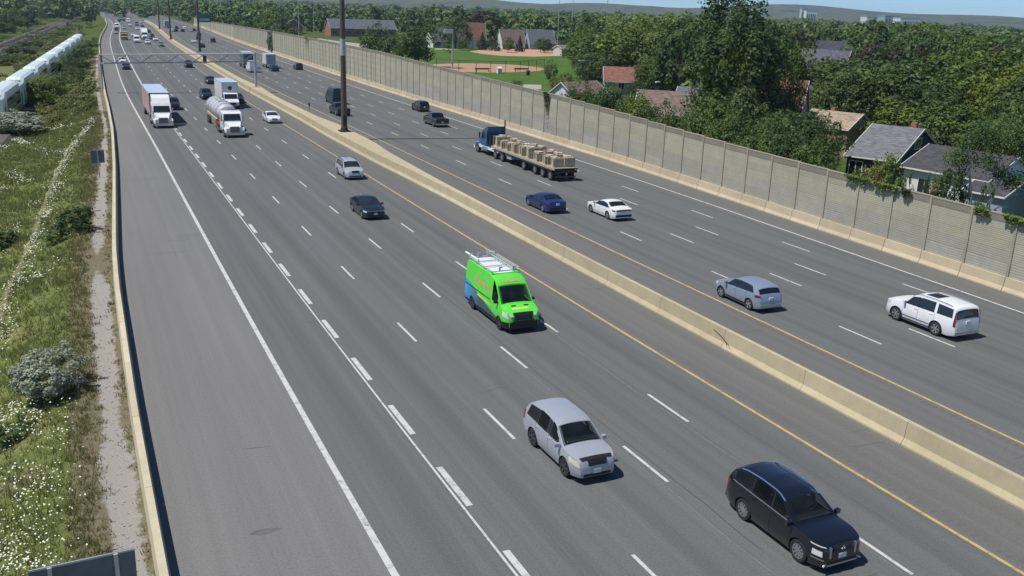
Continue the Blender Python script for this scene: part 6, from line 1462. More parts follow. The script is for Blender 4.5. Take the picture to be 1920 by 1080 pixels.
def tree_px(key, px, ytop, rng_, wpx, label, group=None, name='tree', cat='tree', hmin=1.0):
    if px > 400:
        for _ in range(60):
            p = at_range(px, ytop, rng_); s_q, t_q = w2st(p[0], p[1])
            if t_q-rb(s_q) > 0.9+0.74*wpx*rng_/F_PX: break
            rng_ += 1.0
    p = at_range(px, ytop, rng_); z = float(terrain(p[0], p[1])); h = max(hmin, float(p[2])-z); w = wpx*math.hypot(rng_, 14)/F_PX
    return tree(key, float(p[0]), float(p[1]), z-0.1, h+0.1, w, label, group, name, cat)

for a in [
    ('big0', 1395, 2, 116, 190, 'very tall dense dark tree, tallest right of centre'),
    ('big1', 1300, 30, 196, 150, 'tall broad green tree left of the tallest dark tree'),
    ('big1', 1462, 60, 122, 110, 'tall dark tree touching the right side of the tallest one'),
    ('light0', 1210, 46, 240, 170, 'broad rounded lighter tree above the red roofed house'),
    ('mid1', 1130, 62, 245, 120, 'rounded tree right of the ball field flood poles'),
    ('dark1', 1112, 100, 215, 70, 'dark tree behind the lamp with the straight arm'),
    ('mid2', 1262, 100, 205, 110, 'leafy tree in front of the tallest trees behind the brown roof'),
    ('yellow0', 1368, 75, 112, 90, 'yellow-green tree against the trunk of the tallest dark tree'),
    ('mid0', 1330, 195, 100, 120, 'green tree rising over the wall right of the street lamp'),
    ('dark2', 1385, 170, 104, 110, 'dark tree low in front of the tallest tree, above the wall'),
    ('mid0', 1150, 160, 178, 38, 'small tree hiding the wall of the red roofed house, left'),
    ('dark0', 1196, 152, 180, 44, 'dark tree hiding the right end of the red roofed house'),
    ('light2', 1222, 120, 188, 60, 'light tree between the red and the brown roofed houses'),
    ('mid2', 1500, 205, 102, 125, 'full leafy tree in front of the tan brick house'),
    ('dark1', 1445, 225, 99, 100, 'dark leafy tree left of the full one before the tan house'),
    ('mid0', 1548, 244, 97, 56, 'leafy tree touching the left corner of the blue house'),
    ('yellow0', 1725, 198, 124, 130, 'bright yellow-green tree directly behind the blue house roof'),
    ('mid1', 1790, 188, 118, 110, 'green tree between the bright yellow-green tree and the birch'),
    ('dark2', 1565, 118, 152, 150, 'large dark tree behind the tan house chimney'),
    ('mid2', 1650, 120, 145, 140, 'large green tree left of the white transformer'),
    ('dark0', 1760, 108, 145, 150, 'large dark tree behind the utility pole with transformer'),
    ('light1', 1850, 105, 135, 150, 'large lighter tree at upper right behind the birch'),
    ('yellow0', 1905, 130, 125, 110, 'yellow-green tree at the right frame edge'),
    ('mid0', 1905, 205, 104, 90, 'green tree right behind the birch at the frame edge'),
    ('purple0', 1640, 88, 180, 75, 'dark purple-leaved tree left of centre in the right canopy'),
    ('purple0', 1712, 90, 180, 60, 'smaller dark purple-leaved tree right of the larger purple one'),
    ('purple0', 1480, 62, 210, 110, 'wide dark purple-leaved tree high behind the tallest tree'),
    ('purple0', 1470, 105, 160, 90, 'reddish purple tree left of the curved street lamp'),
    ('purple0', 1870, 92, 160, 60, 'purple-leaved tree near the right frame edge'),
    ('spruce0', 1660, 55, 190, 60, 'dark conifer sticking out of the right canopy'),
    ('mid1', 785, 46, 270, 80, 'round leafy tree standing on the field edge left of the infield'),
    ('mid0', 705, 55, 260, 70, 'leafy tree left of the round field-edge tree'),
    ('dark2', 730, 72, 235, 50, 'darker small tree close behind the wall left of the field'),
    ('mid2', 968, 150, 178, 22, 'small young tree by the pale path near the garage'),
    ('mid0', 1032, 118, 225, 22, 'small young tree right of the nearer infield'),
    ('light1', 1055, 138, 190, 45, 'low bright tree behind the white garage'),
    ('light0', 1095, 62, 260, 60, 'tree left of the thin pole right of the field'),
    ('spruce0', 905, 62, 395, 20, 'narrow conifer behind the field, left one'),
    ('spruce0', 930, 66, 392, 20, 'narrow conifer behind the field, middle one'),
    ('spruce0', 975, 68, 392, 18, 'narrow conifer behind the field, right one'),
    ('dark0', 855, 30, 400, 50, 'dark tree between slate and red roofed houses behind the field'),
    ('purple0', 905, 22, 460, 60, 'purple-leaved tree behind the red roofed house past the field'),
]: tree_px(*a, group='trees behind the noise wall')
hr = random.Random(61); k = 0; sq = 110.0
while sq > 62:
    tq = float(rb(sq))+3.75+hr.uniform(-0.2, 0.5); x, y = st(sq, tq); zt = float(np.interp(sq, WT_S, WT_Z)); nth = ['first', 'second', 'third', 'fourth', 'fifth', 'sixth', 'seventh', 'eighth', 'ninth', 'tenth', 'eleventh', 'twelfth', 'thirteenth', 'fourteenth', 'fifteenth', 'sixteenth', 'seventeenth', 'eighteenth', 'nineteenth', 'twentieth', 'twenty-first', 'twenty-second'][min(k, 21)]
    tree(hr.choice(['mid0', 'mid1', 'dark1', 'mid2', 'dark0', 'light2']), float(x), float(y), -0.1, zt+hr.uniform(0.2, 1.9)+(0.8 if sq < 75 else 0), hr.uniform(3.6, 4.5), f'leafy tree over the wall top, {nth} rightwards from the white garage', 'row of trees along the back of the wall'); k += 1; sq -= hr.uniform(2.2, 3.6)
g_ = 'shrubs along the back of the wall'
for i, (k, px, yt, rn, w) in enumerate([('far_mid0', 655, 96, 200, 40), ('far_mid1', 690, 102, 190, 35), ('far_dark1', 625, 84, 230, 42), ('far_mid2', 600, 78, 250, 40), ('far_light0', 575, 66, 280, 40), ('far_mid1', 550, 60, 300, 36), ('far_light1', 520, 52, 330, 36), ('far_mid0', 495, 45, 360, 34), ('far_mid2', 470, 38, 400, 36), ('far_dark2', 445, 30, 430, 34), ('far_mid1', 640, 92, 215, 30), ('far_dark0', 720, 100, 200, 36), ('far_mid2', 1400, 262, 78, 60), ('far_mid0', 1350, 258, 80, 50)]):
    tree_px(k, px, yt, rn, w, 'leafy green shrub rising just behind the noise wall', g_, 'shrub', 'shrub')
tree_px('grey0', 511, 52, 262, 24, 'pale round creeper bush on top of the noise wall near the gantry', None, 'shrub', 'shrub')
# planting in front of the houses, seen over the wall
for k, px, yt, rn, w, lab in [('light1', 1660, 296, 69.5, 66, 'soft light conifer over the wall in front of the blue house'), ('bush1', 1788, 318, 66.5, 52, 'dark round shrub against the white bungalow wall'), ('bush2', 1608, 316, 69, 36, 'yellow-green shrub in front of the blue house window'), ('bush2', 1575, 318, 71, 30, 'small yellow-green shrub left in front of the blue house'), ('bush0', 1704, 350, 67, 26, 'low green shrub between the conifer and bungalow door'), ('bush0', 1738, 356, 66, 20, 'small bright green shrub under the bungalow window'),
        ('bush1', 1560, 305, 71, 26, 'small purple-dark shrub by the wall left of the blue house'), ('bush1', 1880, 396, 60, 50, 'dark shrub over the wall at the foot of the mint house'), ('bush0', 1845, 372, 61, 40, 'green shrub around the foot of the birch'), ('bush2', 1390, 272, 75, 40, 'bright yellow shrub over the wall below the tallest tree')]:
    tree_px(k, px, yt, rn, w, lab, None, 'shrub', 'shrub', 2.0)
fl = tag(empty('flower_clump', tuple(at_range(1633, 322, 84))), 'orange flower clump between shrubs before the blue house', 'flowers')
rg = np.random.default_rng(3); V, F = leaves(rg, rg.normal(0, 0.28, (140, 3)), np.array([[0, -0.5, 1.0]]*140), 0.07); mobj('blossoms', np_mesh('blossoms', V, F, 'flower_orange'), fl)
wr = tag(empty('door_wreath', tuple(at(1766, 341, 1.9)*np.array([1, 1, 1]))), 'pink round wreath on the white bungalow wall', 'wreath')
V = []; F = []
wr.location = (73.85, 60.0, 1.75); plain('wreath_pink', (0.6, 0.35, 0.33), 0.8)
for i in range(14):
    a = 2*math.pi*i/14; MB().cbox((0, 0.3*math.cos(a), 0.3*math.sin(a)), (0.1, 0.17, 0.17), 0.0, Matrix.Rotation(a, 3, 'X')).build('blossom', 'wreath_pink', wr)
# birch
bp_ = at_range(1838, 388, 80); bz = -0.05
br = tag(empty('birch_tree', (float(bp_[0]), float(bp_[1]), bz)), 'white-barked birch with forked bare trunks before the bungalow annex', 'tree')
tm = MB(); rt_ = np.array([RT[0], RT[1], 0]); rt_ /= np.linalg.norm(rt_)
def bpt(u, z, dpt=0.0): return (rt_[0]*u-rt_[1]*dpt*-1, rt_[1]*u+rt_[0]*dpt*-1, z)
for path_, rr in [([(0, 0), (-0.7, 2.2), (-1.0, 4.0), (-1.5, 6.2), (-1.9, 8.4)], [.17, .14, .11, .08, .03]), ([(0, 0), (0.35, 2.2), (0.9, 4.2), (1.5, 6.0), (2.4, 7.6), (3.1, 8.2)], [.17, .14, .11, .08, .05, .02]), ([(-1.0, 4.0), (-1.9, 5.0), (-2.2, 6.0)], [.07, .05, .02]), ([(0.9, 4.2), (0.7, 6.2), (1.1, 7.8), (1.5, 9.2)], [.08, .06, .04, .02]), ([(1.5, 6.0), (3.0, 6.7), (4.0, 6.6)], [.06, .04, .015]), ([(0.35, 2.2), (1.4, 3.0), (2.2, 3.0)], [.06, .04, .015]), ([(-0.7, 2.2), (-1.7, 2.9), (-2.3, 2.8)], [.06, .04, .015]), ([(0.2, 1.2), (-0.2, 3.2)], [.06, .02])]:
    tm.path([bpt(u, z, 0.15*math.sin(3*u+z)) for u, z in path_], rr, 7)
tm.build('trunk', 'bark_birch', br, True)
rg = np.random.default_rng(17); cl_ = []
for c, r_ in [((-1.7, 6.6), 0.9), ((-1.9, 8.0), 0.9), ((-2.3, 5.2), 0.8), ((0.9, 7.8), 1.0), ((1.5, 9.0), 0.8), ((2.8, 7.4), 0.9), ((3.8, 6.4), 0.8), ((-2.2, 3.0), 0.7), ((2.0, 5.0), 0.6), ((-0.9, 9.0), 0.8), ((-2.6, 6.8), 0.8), ((0.2, 8.4), 0.9), ((-3.2, 4.6), 0.8), ((3.4, 5.2), 0.9), ((2.2, 8.6), 0.9), ((-0.4, 6.6), 0.8), ((4.4, 7.4), 0.9), ((1.0, 5.6), 0.7)]:
    P = rg.normal(0, r_*0.55, (520, 3)); P[:, 2] *= 0.9; cl_.append(P+np.array(bpt(c[0], c[1], rg.uniform(-0.6, 0.6))))
P = np.concatenate(cl_); V, F = leaves(rg, P, np.tile([[-0.4, -0.4, 0.8]], (len(P), 1)), 0.085); mobj('crown', np_mesh('crown', V, F, 'leaf_mid'), br)
# creepers on the wall
def creeper(label, px0, px1, ytop, drop_px, nleaf, mat='leaf_vine', seed=1, face=True):
    rg = np.random.default_rng(seed); pm = (px0+px1)/2
    # find wall position under px
    best = None
    for s in np.arange(30, 260, 0.25):
        x, y = st(s, float(rb(s))+0.28); zt = float(np.interp(s, WT_S, WT_Z)); v = np.array([x, y, zt-CAM_H]); d = v@FW; u = 960+F_PX*(v@RT)/d
        if best is None or abs(u-pm) < best[0]: best = (abs(u-pm), s, d, zt)
    _, s, d, zt = best; w = (px1-px0)*d/F_PX/max(0.35, math.sin(YAW+math.atan2(pm-960, F_PX))); hh = drop_px*d/F_PX
    x, y = st(s, float(rb(s))+0.2); e = tag(empty('creeper', (float(x), float(y), zt), math.pi/2-head(s)), label, 'plant')
    a = rg.uniform(-0.5, 0.5, nleaf)*w; q = rg.uniform(0, 1, nleaf)**1.4; z = 0.18-q*hh*rg.uniform(0.35, 1.0, nleaf)*(0.5+0.5*np.abs(np.sin(a*2.3+seed)+0.5*np.sin(a*5.9+seed*2))); yy = 0.06+rg.uniform(0, 0.22, nleaf)*(1-q)
    V, F = leaves(rg, np.stack([a*(1-0.3*q), yy, z], 1), np.tile([[0, 1.0, 0.5]], (nleaf, 1)), 0.11); mobj('leaves', np_mesh('leaves', V, F, mat), e)
    mb = MB(); mb.path([(0, 0.05, 0.1), (0.05, 0.05, -hh*0.5), (-0.03, 0.05, -hh*0.85)], [0.03, 0.02, 0.01], 5); mb.build('stem', 'bark', e)
creeper('narrow dark creeper hanging down the middle of the noise wall', 1021, 1032, 197, 52, 420, seed=2)
creeper('green creeper spilling over the wall top before the blue house', 1585, 1640, 330, 16, 300, 'leaf_light', 3)
creeper('green creeper spilling over the wall top below the light conifer', 1640, 1690, 345, 18, 300, 'leaf_light', 4)
creeper('thin creeper hanging over the wall below the bungalow', 1695, 1712, 360, 20, 150, 'leaf_vine', 5)
creeper('creeper hanging over the wall top at the foot of the birch', 1832, 1860, 396, 20, 120, 'leaf_light', 6)
creeper('green creeper hanging over the wall top at the right frame edge', 1885, 1925, 408, 20, 220, 'leaf_light', 7)
creeper('pair of dark creeper stems hanging down the far wall near the gantry', 505, 520, 60, 24, 160, 'leaf_vine', 8)

# canopy fill: every tree its own object up to about 430 m, beyond that one far wood
keep_clear = [  # (x0, x1, lowest allowed tree-top row, nearer than) windows through which nearer trees may not rise
    (690, 1082, 190, 372), (1000, 1110, 190, 172), (1140, 1215, 165, 198), (1205, 1345, 205, 140), (1575, 1770, 330, 106), (1520, 1640, 238, 125), (1695, 1925, 340, 96), (540, 770, 78, 520), (1452, 1478, 165, 127), (1530, 1580, 96, 195), (1690, 1702, 185, 125), (420, 700, 70, 330), (1235, 1250, 165, 125), (1495, 1508, 125, 118),
    (790, 1080, 62, 430)]
def px_of(x, y, z):
    v = np.array([x, y, z-CAM_H]); d = v@FW; return 960+F_PX*(v@RT)/d, 540-F_PX*(v@UP)/d, d
kinds = ['dark', 'mid', 'mid', 'light', 'dark']
cnt = 0; gq = random.Random(21)
def zone_of(u, rr):
    d_ = 'far back' if rr > 260 else ('mid distance' if rr > 160 else 'nearest the wall')
    z_ = 'left of the school' if u < 540 else 'around the field' if u < 1080 else 'left of the tallest tree' if u < 1300 else 'around the tallest tree' if u < 1480 else 'above the tan house' if u < 1620 else 'above the blue house' if u < 1760 else 'above the birch'
    return f'{z_}, {d_}'
ring = 82.0
while ring < 440:
    step = 8.0 if ring < 170 else (12 if ring < 260 else 17)
    b = R(-8)
    while b < R(58):
        rr = ring+gq.uniform(-0.4, 0.4)*step; bb = b+gq.uniform(-0.4, 0.4)*step/ring
        x, y = rr*math.sin(bb), rr*math.cos(bb); s_q, t_q = w2st(x, y); b += step/ring
        if t_q < 66 or (t_q < 72 and s_q < 160): continue
        h = gq.uniform(7.5, 12.5) if rr < 150 else gq.uniform(9, 15); w = gq.uniform(0.75, 1.05)*min(h, 11)
        u, v, d = px_of(x, y, h)
        if u < 380 or u > 1990: continue
        if any(math.hypot(x-hx, y-hy) < hr+w*0.42 for hx, hy, hr in HOUSES): continue
        if any(math.hypot(x-tx, y-ty) < (w+tw)*0.28 for tx, ty, tw in TREE_XY): continue
        hw_px = w/2*F_PX/d
        bad = False
        for x0, x1, yl, rm in keep_clear:
            if rr < rm and u+hw_px*0.8 > x0 and u-hw_px*0.8 < x1 and v < yl:
                h = float(at_range(u, yl+6+10*gq.random(), rr)[2])
                if h < 3.2: bad = True; break
                w = min(w, h*1.0); v = yl+6
        if bad: continue
        kd = gq.choice(kinds) if gq.random() > 0.06 else gq.choice(['purple', 'yellow', 'spruce'])
        j = gq.randint(0, 2) if kd in ('dark', 'mid', 'light') else 0
        key = (f'{kd}{j}' if rr < 150 else f'far_{kd}{j}')
        if kd == 'spruce': w *= 0.5
        tree(key, x, y, -0.15, h, w, {'purple': 'dark purple-leaved tree in the dense canopy behind the noise wall', 'yellow': 'yellow-green tree in the dense canopy behind the noise wall', 'spruce': 'dark conifer in the dense canopy behind the noise wall'}.get(kd, f'{ {"dark": "dark green", "mid": "mid green", "light": "light green"}.get(kd, "")} leafy tree in the canopy {zone_of(u, rr)}'), f'{kd if kd in ("purple","yellow","spruce") else "green"} canopy trees')
        cnt += 1
    ring += step*0.9
print('canopy trees', cnt)
# far wood as one mass
rg = np.random.default_rng(5); fv, ff = [], []; base = 0
protoV = [crown(300+i, 5.2, 5.4, 26, 12, 0.95, clump=0.34) for i in range(4)]
nn = 0
while nn < 2300:
    rr = 430*math.exp(rg.uniform(0, 1)**0.9*2.2); bb = rg.uniform(R(-12), R(58)); x, y = rr*math.sin(bb), rr*math.cos(bb)
    s_q, t_q = w2st(x, y)
    nn += 1
    if -6 < t_q < 66 and s_q < 1500: continue
    if t_q < 0 and rr < 620: continue
    h = rg.uniform(10, 16)*(1.0 if rr < 1500 else 1.2); u, v, d = px_of(x, y, h)
    if u < -60 or u > 1990: continue
    if rr < 560 and 500 < u < 790: continue
    V, F = protoV[nn % 4]; sc_ = h/11.5*rg.uniform(0.85, 1.25)*(1 if rr < 1400 else 1.6)
    a = rg.uniform(0, 6.28); c_, s_2 = math.cos(a), math.sin(a)
    W = np.stack([(V[:, 0]*c_-V[:, 1]*s_2)*sc_+x, (V[:, 0]*s_2+V[:, 1]*c_)*sc_+y, V[:, 2]*(h/10.8)], 1); fv.append(W); ff.append(F+base); base += len(W)
for k in range(420):   # belt closing the view beyond the end of the road and left of the tracks
    rr = rg.uniform(640, 1500); bb = rg.uniform(R(-12), R(9)); x, y = rr*math.sin(bb), rr*math.cos(bb); s_q, t_q = w2st(x, y)
    if -12 < t_q < 60 and s_q < 830: continue
    if -30 < t_q <= -12 and s_q < 700: continue
    h = rg.uniform(8, 14); V, F = protoV[k % 4]; sc_ = h/11*rg.uniform(0.9, 1.3)
    fv.append(np.stack([V[:, 0]*sc_+x, V[:, 1]*sc_+y, V[:, 2]*(h/10.8)-1], 1)); ff.append(F+base); base += len(V)
leaf_mat('leaf_far', (0.048, 0.089, 0.026), (0.127, 0.194, 0.049), 0.2, 0.0)
n_, l_ = MATS['leaf_far'].node_tree.nodes, MATS['leaf_far'].node_tree.links
for nd in n_:
    if nd.type == 'TEX_NOISE': nd.inputs['Scale'].default_value = 0.045; nd.inputs['Detail'].default_value = 6
tag(mobj('far_wood', np_mesh('far_wood', np.concatenate(fv), np.concatenate(ff), 'leaf_far')), 'distant green woodland stretching to the horizon', 'wood', kind='stuff')
# hills on the horizon
hx = np.linspace(R(-30), R(75), 160); V = []
for k, (rr, hb) in enumerate(((2800, 0), (3100, 22), (3450, 42), (3850, 63), (4250, 80))):
    for a in hx:
        f = 0.75+0.25*math.sin(a*9+k*1.7)+0.12*math.sin(a*31+k); d_ = 1.12-0.5*max(0, (a-R(34))/R(25)); V.append((rr*math.sin(a), rr*math.cos(a), -3+hb*f*d_ if k else -3))
n = len(hx); ii = np.arange(5*n).reshape(5, n); F = np.stack([ii[:-1, :-1], ii[:-1, 1:], ii[1:, 1:], ii[1:, :-1]], -1).reshape(-1, 4)
tag(mobj('hills', np_mesh('hills', V, F, 'hill', True)), kind='structure')

leaf_mat('scrub_leaf', (0.15, 0.185, 0.05), (0.29, 0.31, 0.11), 0.5, 0.0)
for nd in MATS['scrub_leaf'].node_tree.nodes:
    if nd.type == 'TEX_NOISE': nd.inputs['Scale'].default_value = 0.12
def lump_(x, y): return math.sin(x*0.11+y*0.05)+0.8*math.sin(y*0.07-x*0.09+1)+0.5*math.sin(y*0.21)
v_ = (left_b-left_a)/np.linalg.norm(left_b-left_a)
# left side: shrubs by the tracks and on the slope
for k, px, yb, wpx, hm, lab in [
    ('light2', 85, 200, 66, 4.6, 'yellow-green leafy tree standing beside the commuter train'), ('silver0', 30, 250, 92, 2.6, 'big silvery willow shrub at the left edge below the train'), ('mid1', 115, 176, 48, 3.8, 'dark leafy shrub right behind the yellow-green tree'), ('dark0', 140, 160, 46, 3.6, 'dark shrub between track and grass slope, nearer one'), ('dark1', 150, 135, 40, 3.4, 'dark shrub between track and grass slope, farther one'), ('dark2', 125, 140, 40, 3.0, 'dark shrub hugging the train side behind the green tree'), ('mid0', 162, 110, 30, 3.2, 'green shrub on the slope beside the far coaches'), ('mid2', 172, 92, 22, 3.0, 'small green shrub high up the slope by the barrier'),
    ('grey0', 72, 78, 34, 3.4, 'pale grey-green shrub between the two railways, farther'), ('mid0', 62, 90, 40, 3.0, 'green shrub between the two railways, middle'), ('grey0', 28, 108, 38, 3.6, 'pale grey-green shrub between the two railways, nearer'), ('mid1', 48, 104, 40, 2.8, 'dark green shrub between the two railways, next to the nearer pale one'), ('dark0', 40, 92, 30, 2.6, 'low dark shrub between the railways'), ('mid2', 100, 70, 34, 3.0, 'leafy shrub between the railways near the train front'), ('mid1', 10, 122, 40, 2.6, 'green shrub left of the train near the frame edge'), ('light0', 120, 60, 26, 3.0, 'light green shrub past the train front'),
    ('grey0', 35, 48, 30, 4, 'pale shrub left of the far railway pair'), ('mid0', 8, 62, 32, 4, 'green shrub left of the far railway pair at the frame edge'), ('mid2', 60, 50, 24, 4, 'green shrub left of the far railway pair, right one')]:
    p = at_ground(px, yb); d_ = math.hypot(p[0], p[1]); tree(k, float(p[0]), float(p[1]), float(p[2])-0.1, hm, wpx*d_/F_PX, lab, None, 'shrub', 'shrub')
for k, px, yb, wpx, hm, lab in [('silver0', 92, 745, 108, 1.9, 'silvery blue-green bush on the near grass slope'), ('bush1', 142, 432, 62, 1.9, 'dark green bush beside the gravel strip'), ('bush0', 108, 452, 46, 0.8, 'low green bush left of the dark bush by the gravel strip'), ('grey0', 20, 235, 70, 2.2, 'grey-green shrub behind the silvery willow'), ('bush1', 6, 460, 50, 1.3, 'dark bush at the left frame edge below the path'), ('bush0', 25, 820, 70, 0.7, 'low green bush at the left frame edge below the silvery bush')]:
    p = at_ground(px, yb); d_ = math.hypot(p[0], p[1], CAM_H); tree(k, float(p[0]), float(p[1]), float(p[2])-0.08, hm, wpx*d_/F_PX, lab, None, 'shrub', 'shrub')
gl = random.Random(33)
for k in range(95):   # dark belt beyond the tracks at far left
    rr = gl.uniform(420, 780); bb = R(gl.uniform(-9, 1.0)); x, y = rr*math.sin(bb), rr*math.cos(bb); s_q, t_q = w2st(x, y)
    dd = (np.array([x, y])-q0)@n2; al = (np.array([x, y])-q0)@v2
    if dd > -9: continue
    tree(f'far_{gl.choice(["dark","mid","dark"])}{gl.randint(0,2)}', x, y, -2.1, gl.uniform(6, 11), gl.uniform(7, 11), f'dark leafy tree beyond the far railway pair, {"nearer" if rr < 560 else "farther"} row, {"left" if bb < R(-5) else "middle" if bb < R(-2.5) else "right"} part', 'trees beyond the railway')

rg = np.random.default_rng(44); sv, sf, sb = [], [], 0
sp_ = [crown(400+i, 1.0, 0.7, 14, 16, 0.16, 'dome', clump=0.34) for i in range(3)]
for k in range(2600):
    rr = 150*math.exp(rg.uniform(0, 1)*1.55); bb = rg.uniform(R(-9.5), R(4)); x, y = rr*math.sin(bb), rr*math.cos(bb); s_q, t_q = w2st(x, y)
    d1 = (np.array([x, y])-T0)@np.array([v_[1], -v_[0]]); d2 = (np.array([x, y])-q0)@n2
    if t_q > lb(s_q)-2.2 or abs(d1) < 3.6 or abs(d2) < 5.6 or lump_(x, y) < -0.2: continue
    V, F = sp_[k % 3]; q = rg.uniform(0.5, 1.4)*(1.0 if rr < 300 else 1.5); z = float(terrain(x, y)) if rr < 420 else -2.4
    sv.append(V*np.array([q, q, q*rg.uniform(0.5, 1.0)])+np.array([x, y, z-0.1])); sf.append(F+sb); sb += len(V)
tag(mobj('scrub', np_mesh('scrub', np.concatenate(sv), np.concatenate(sf), 'scrub_leaf')), 'low wild scrub covering the ground around the railway', 'scrub', kind='stuff')
# grass, weeds and daisies on the verge
rg = np.random.default_rng(12)
def on_verge(n, s0, s1, d0, d1, pw=1.0):
    s = s0+(s1-s0)*rg.uniform(0, 1, n)**1.5; dd = d0+(d1-d0)*rg.uniform(0, 1, n)**pw; t = lb(s)-0.56-dd; x, y = st(s, t); return s, t, x, y, terrain(x, y)
def vis(s, t):   # rough frame test, keeps only what the camera can see
    x, y = st(s, t); z = terrain(x, y); P = np.stack([x, y, z-CAM_H], -1); d = P@FW; u = 960+F_PX*(P@RT)/d; v = 540-F_PX*(P@UP)/d; return (d > 1) & (u > -60) & (u < 460) & (v < 1120)
def lump(x, y, sc, seed): return np.sin(x*sc+seed)*np.cos(y*sc*0.8+seed*2.1)+0.6*np.sin(x*sc*2.3+y*sc*1.7+seed*0.7)+0.4*np.sin(y*sc*3.1-x*sc*1.1+seed)
def blades(n, s0, s1, d0, d1, h0, h1, w, mat, name, mask=None, nb=4):
    s, t, x, y, z = on_verge(n, s0, s1, d0, d1); k = vis(s, t)
    if mask is not None: k &= mask(s, t, x, y)
    s, t, x, y, z = s[k], t[k], x[k], y[k], z[k]; m = len(s)
    hh = np.repeat(rg.uniform(h0, h1, m)*(1+0.35*lump(x, y, 0.5, 3)), nb); X_ = np.repeat(x, nb)+rg.normal(0, 0.07, m*nb); Y_ = np.repeat(y, nb)+rg.normal(0, 0.07, m*nb); Z_ = np.repeat(z, nb)-0.02
    a = rg.uniform(0, 6.28, m*nb); ww = w*(1+np.repeat(s, nb)/45); lx, ly = rg.normal(0, 0.35, m*nb)*hh, rg.normal(0, 0.35, m*nb)*hh
    V = np.stack([np.stack([X_-np.cos(a)*ww, Y_-np.sin(a)*ww, Z_], -1), np.stack([X_+np.cos(a)*ww, Y_+np.sin(a)*ww, Z_], -1), np.stack([X_+lx, Y_+ly, Z_+np.abs(hh)], -1)], 1).reshape(-1, 3)
    return mobj(name, np_mesh(name, V, np.arange(len(V)).reshape(-1, 3), mat))
def gravel_d(s, t): return np.abs(t-np.interp(s, tg_s, tg_t))/np.interp(s, tg_s, wg)
def path_d(s, t): return np.abs(t-np.interp(s, pt_s, pt_t))
tag(blades(60000, 16, 170, 0.3, 24, 0.12, 0.42, 0.012, 'grass_blade', 'grass', lambda s, t, x, y: (t < np.interp(s, tg_s, tg_t)-0.75+0.25*lump(x, y, 1.1, 1)) & ((path_d(s, t) > 0.22) | (s > 130))), 'long green grass covering the left slope', 'grass', kind='stuff')
tag(blades(7000, 16, 150, 0.0, 3.0, 0.06, 0.25, 0.012, 'dry_grass', 'dry_weeds', lambda s, t, x, y: (gravel_d(s, t) > 0.75+0.3*lump(x, y, 1.3, 5)) & (t > -1.2)), 'dry brownish weeds beside the gravel strip and barrier', 'weeds', kind='stuff')
tag(blades(5000, 16, 160, 0.0, 2.2, 0.05, 0.2, 0.012, 'grass_blade', 'weeds', lambda s, t, x, y: (gravel_d(s, t) > 0.7+0.4*lump(x, y, 2.0, 9)) & (lump(x, y, 0.7, 2) > 0.2)), 'green weeds scattered along the gravel strip', 'weeds', kind='stuff')
def daisies(n, mask, size, mat, name, hgt=(0.3, 0.55)):
    s, t, x, y, z = on_verge(n, 18, 150, 0.8, 22); k = vis(s, t) & mask(s, t, x, y); s, x, y, z = s[k], x[k], y[k], z[k]
    P = np.stack([x, y, z+rg.uniform(*hgt, len(x))], -1); sz = size*(0.8+s/110)
    V, F = leaves(rg, P, np.tile([[-0.1, -0.25, 1.0]], (len(P), 1)), sz, 0.9, 0.25); return mobj(name, np_mesh(name, V, F, mat))
def dmask(s, t, x, y):
    q = rg.uniform(0, 1, len(s))
    near = (s < 42) & (q < np.clip((-0.5-t)/2.2, 0, 1)*np.clip(0.5+0.45*lump(x, y, 0.7, 4), 0.02, 1))
    band = (s > 45) & (s < 140) & (q < 1.0*np.exp(-((t-np.interp(s, pt_s, pt_t)-0.6)/0.55)**2)*np.clip(0.55+0.5*lump(x, y, 0.8, 6), 0, 1))
    mid = (s > 50) & (t < -1.0) & (q < 0.6*np.clip(lump(x*1.0, y*0.35, 0.8, 2)-0.3, 0, 1)*np.clip(0.5+lump(y*0.4, x, 0.5, 7), 0, 1))
    return near | band | mid
tag(daisies(80000, dmask, 0.030, 'petal', 'daisies'), 'drifts of small white daisies in the grass', 'flowers', kind='stuff')
tag(daisies(2500, lambda s, t, x, y: (s > 40) & (s < 75) & (lump(x, y, 0.6, 8) > 0.8), 0.03, 'petal_yellow', 'yellow_flowers'), 'yellow wild flowers dotted in the grass', 'flowers', kind='stuff')
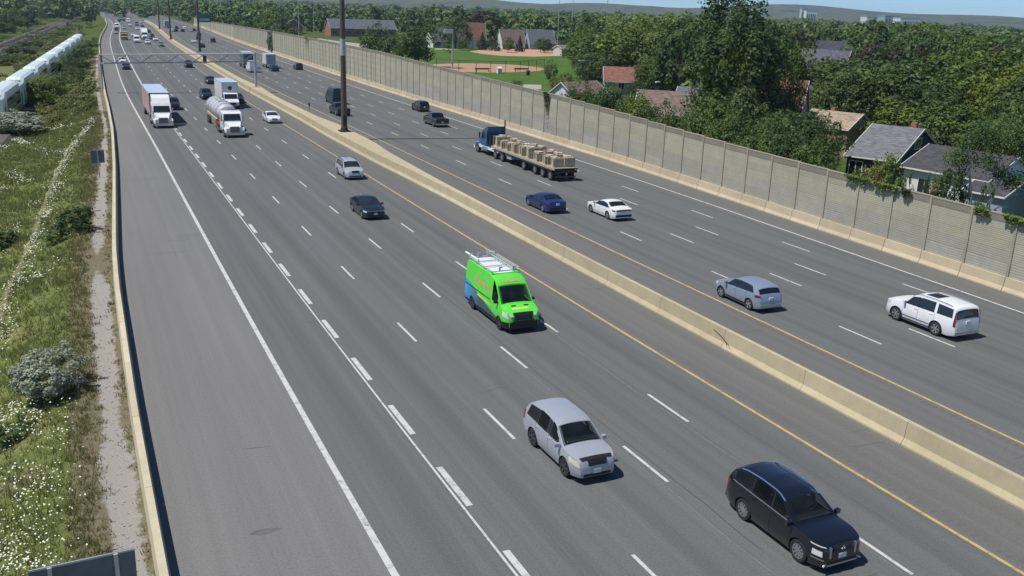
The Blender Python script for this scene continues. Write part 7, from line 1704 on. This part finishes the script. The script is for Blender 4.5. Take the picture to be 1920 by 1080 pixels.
# loose things on the gravel
gd = random.Random(8); 
for px, py, rx, lab in ((165, 391, 1.2, 'pale broken board lying across the gravel strip, upper one'), (180, 396, 0.8, 'pale broken board lying on the gravel strip, lower one')):
    p = at_ground(px, py); d_ = tag(empty('broken_board', (float(p[0]), float(p[1]), float(p[2])+0.05), gd.uniform(-0.3, 0.2)), lab, 'board'); MB().add([(-rx/2, -0.09, 0), (rx/2, -0.04, 0), (rx/2-0.1, 0.08, 0), (-rx/2+0.05, 0.1, 0), (-rx/2, -0.09, 0.05), (rx/2, -0.04, 0.05), (rx/2-0.1, 0.08, 0.05), (-rx/2+0.05, 0.1, 0.05)], [(0, 3, 2, 1), (4, 5, 6, 7), (0, 1, 5, 4), (1, 2, 6, 5), (2, 3, 7, 6), (3, 0, 4, 7)]).build('board', 'side_walk', d_)
gv = MB()
for k in range(420):
    s = gd.uniform(18, 75); t = float(np.interp(s, tg_s, tg_t))+gd.gauss(0, 0.5)*float(np.interp(s, tg_s, wg)); x, y = st(s, t); r_ = gd.uniform(0.012, 0.04)
    gv.cbox((float(x), float(y), float(terrain(x, y))+r_*0.3), (r_*2, r_*1.5, r_), gd.uniform(0, 3), Matrix.Rotation(gd.uniform(-.4, .4), 3, 'X'))
tag(gv.build('gravel', 'lot'), 'loose pale gravel stones on the strip beside the barrier', 'gravel', kind='stuff')

# ------------------------------------------------------------------ summer haze
hz = MB().box(-4200, 5000, -600, 5000, -7.0, 105.0).build('haze', 'white_trim'); hz.data.materials.clear()
hm_ = bpy.data.materials.new('haze_air'); hm_.use_nodes = True; hn, hl = hm_.node_tree.nodes, hm_.node_tree.links
hn.remove(hn['Principled BSDF']); pv = hn.new('ShaderNodeVolumePrincipled'); pv.inputs['Color'].default_value = (0.62, 0.78, 1.0, 1); pv.inputs['Density'].default_value = 0.00010; pv.inputs['Anisotropy'].default_value = 0.2
hl.new(pv.outputs[0], hn['Material Output'].inputs['Volume']); hz.data.materials.append(hm_); tag(hz, kind='stuff')
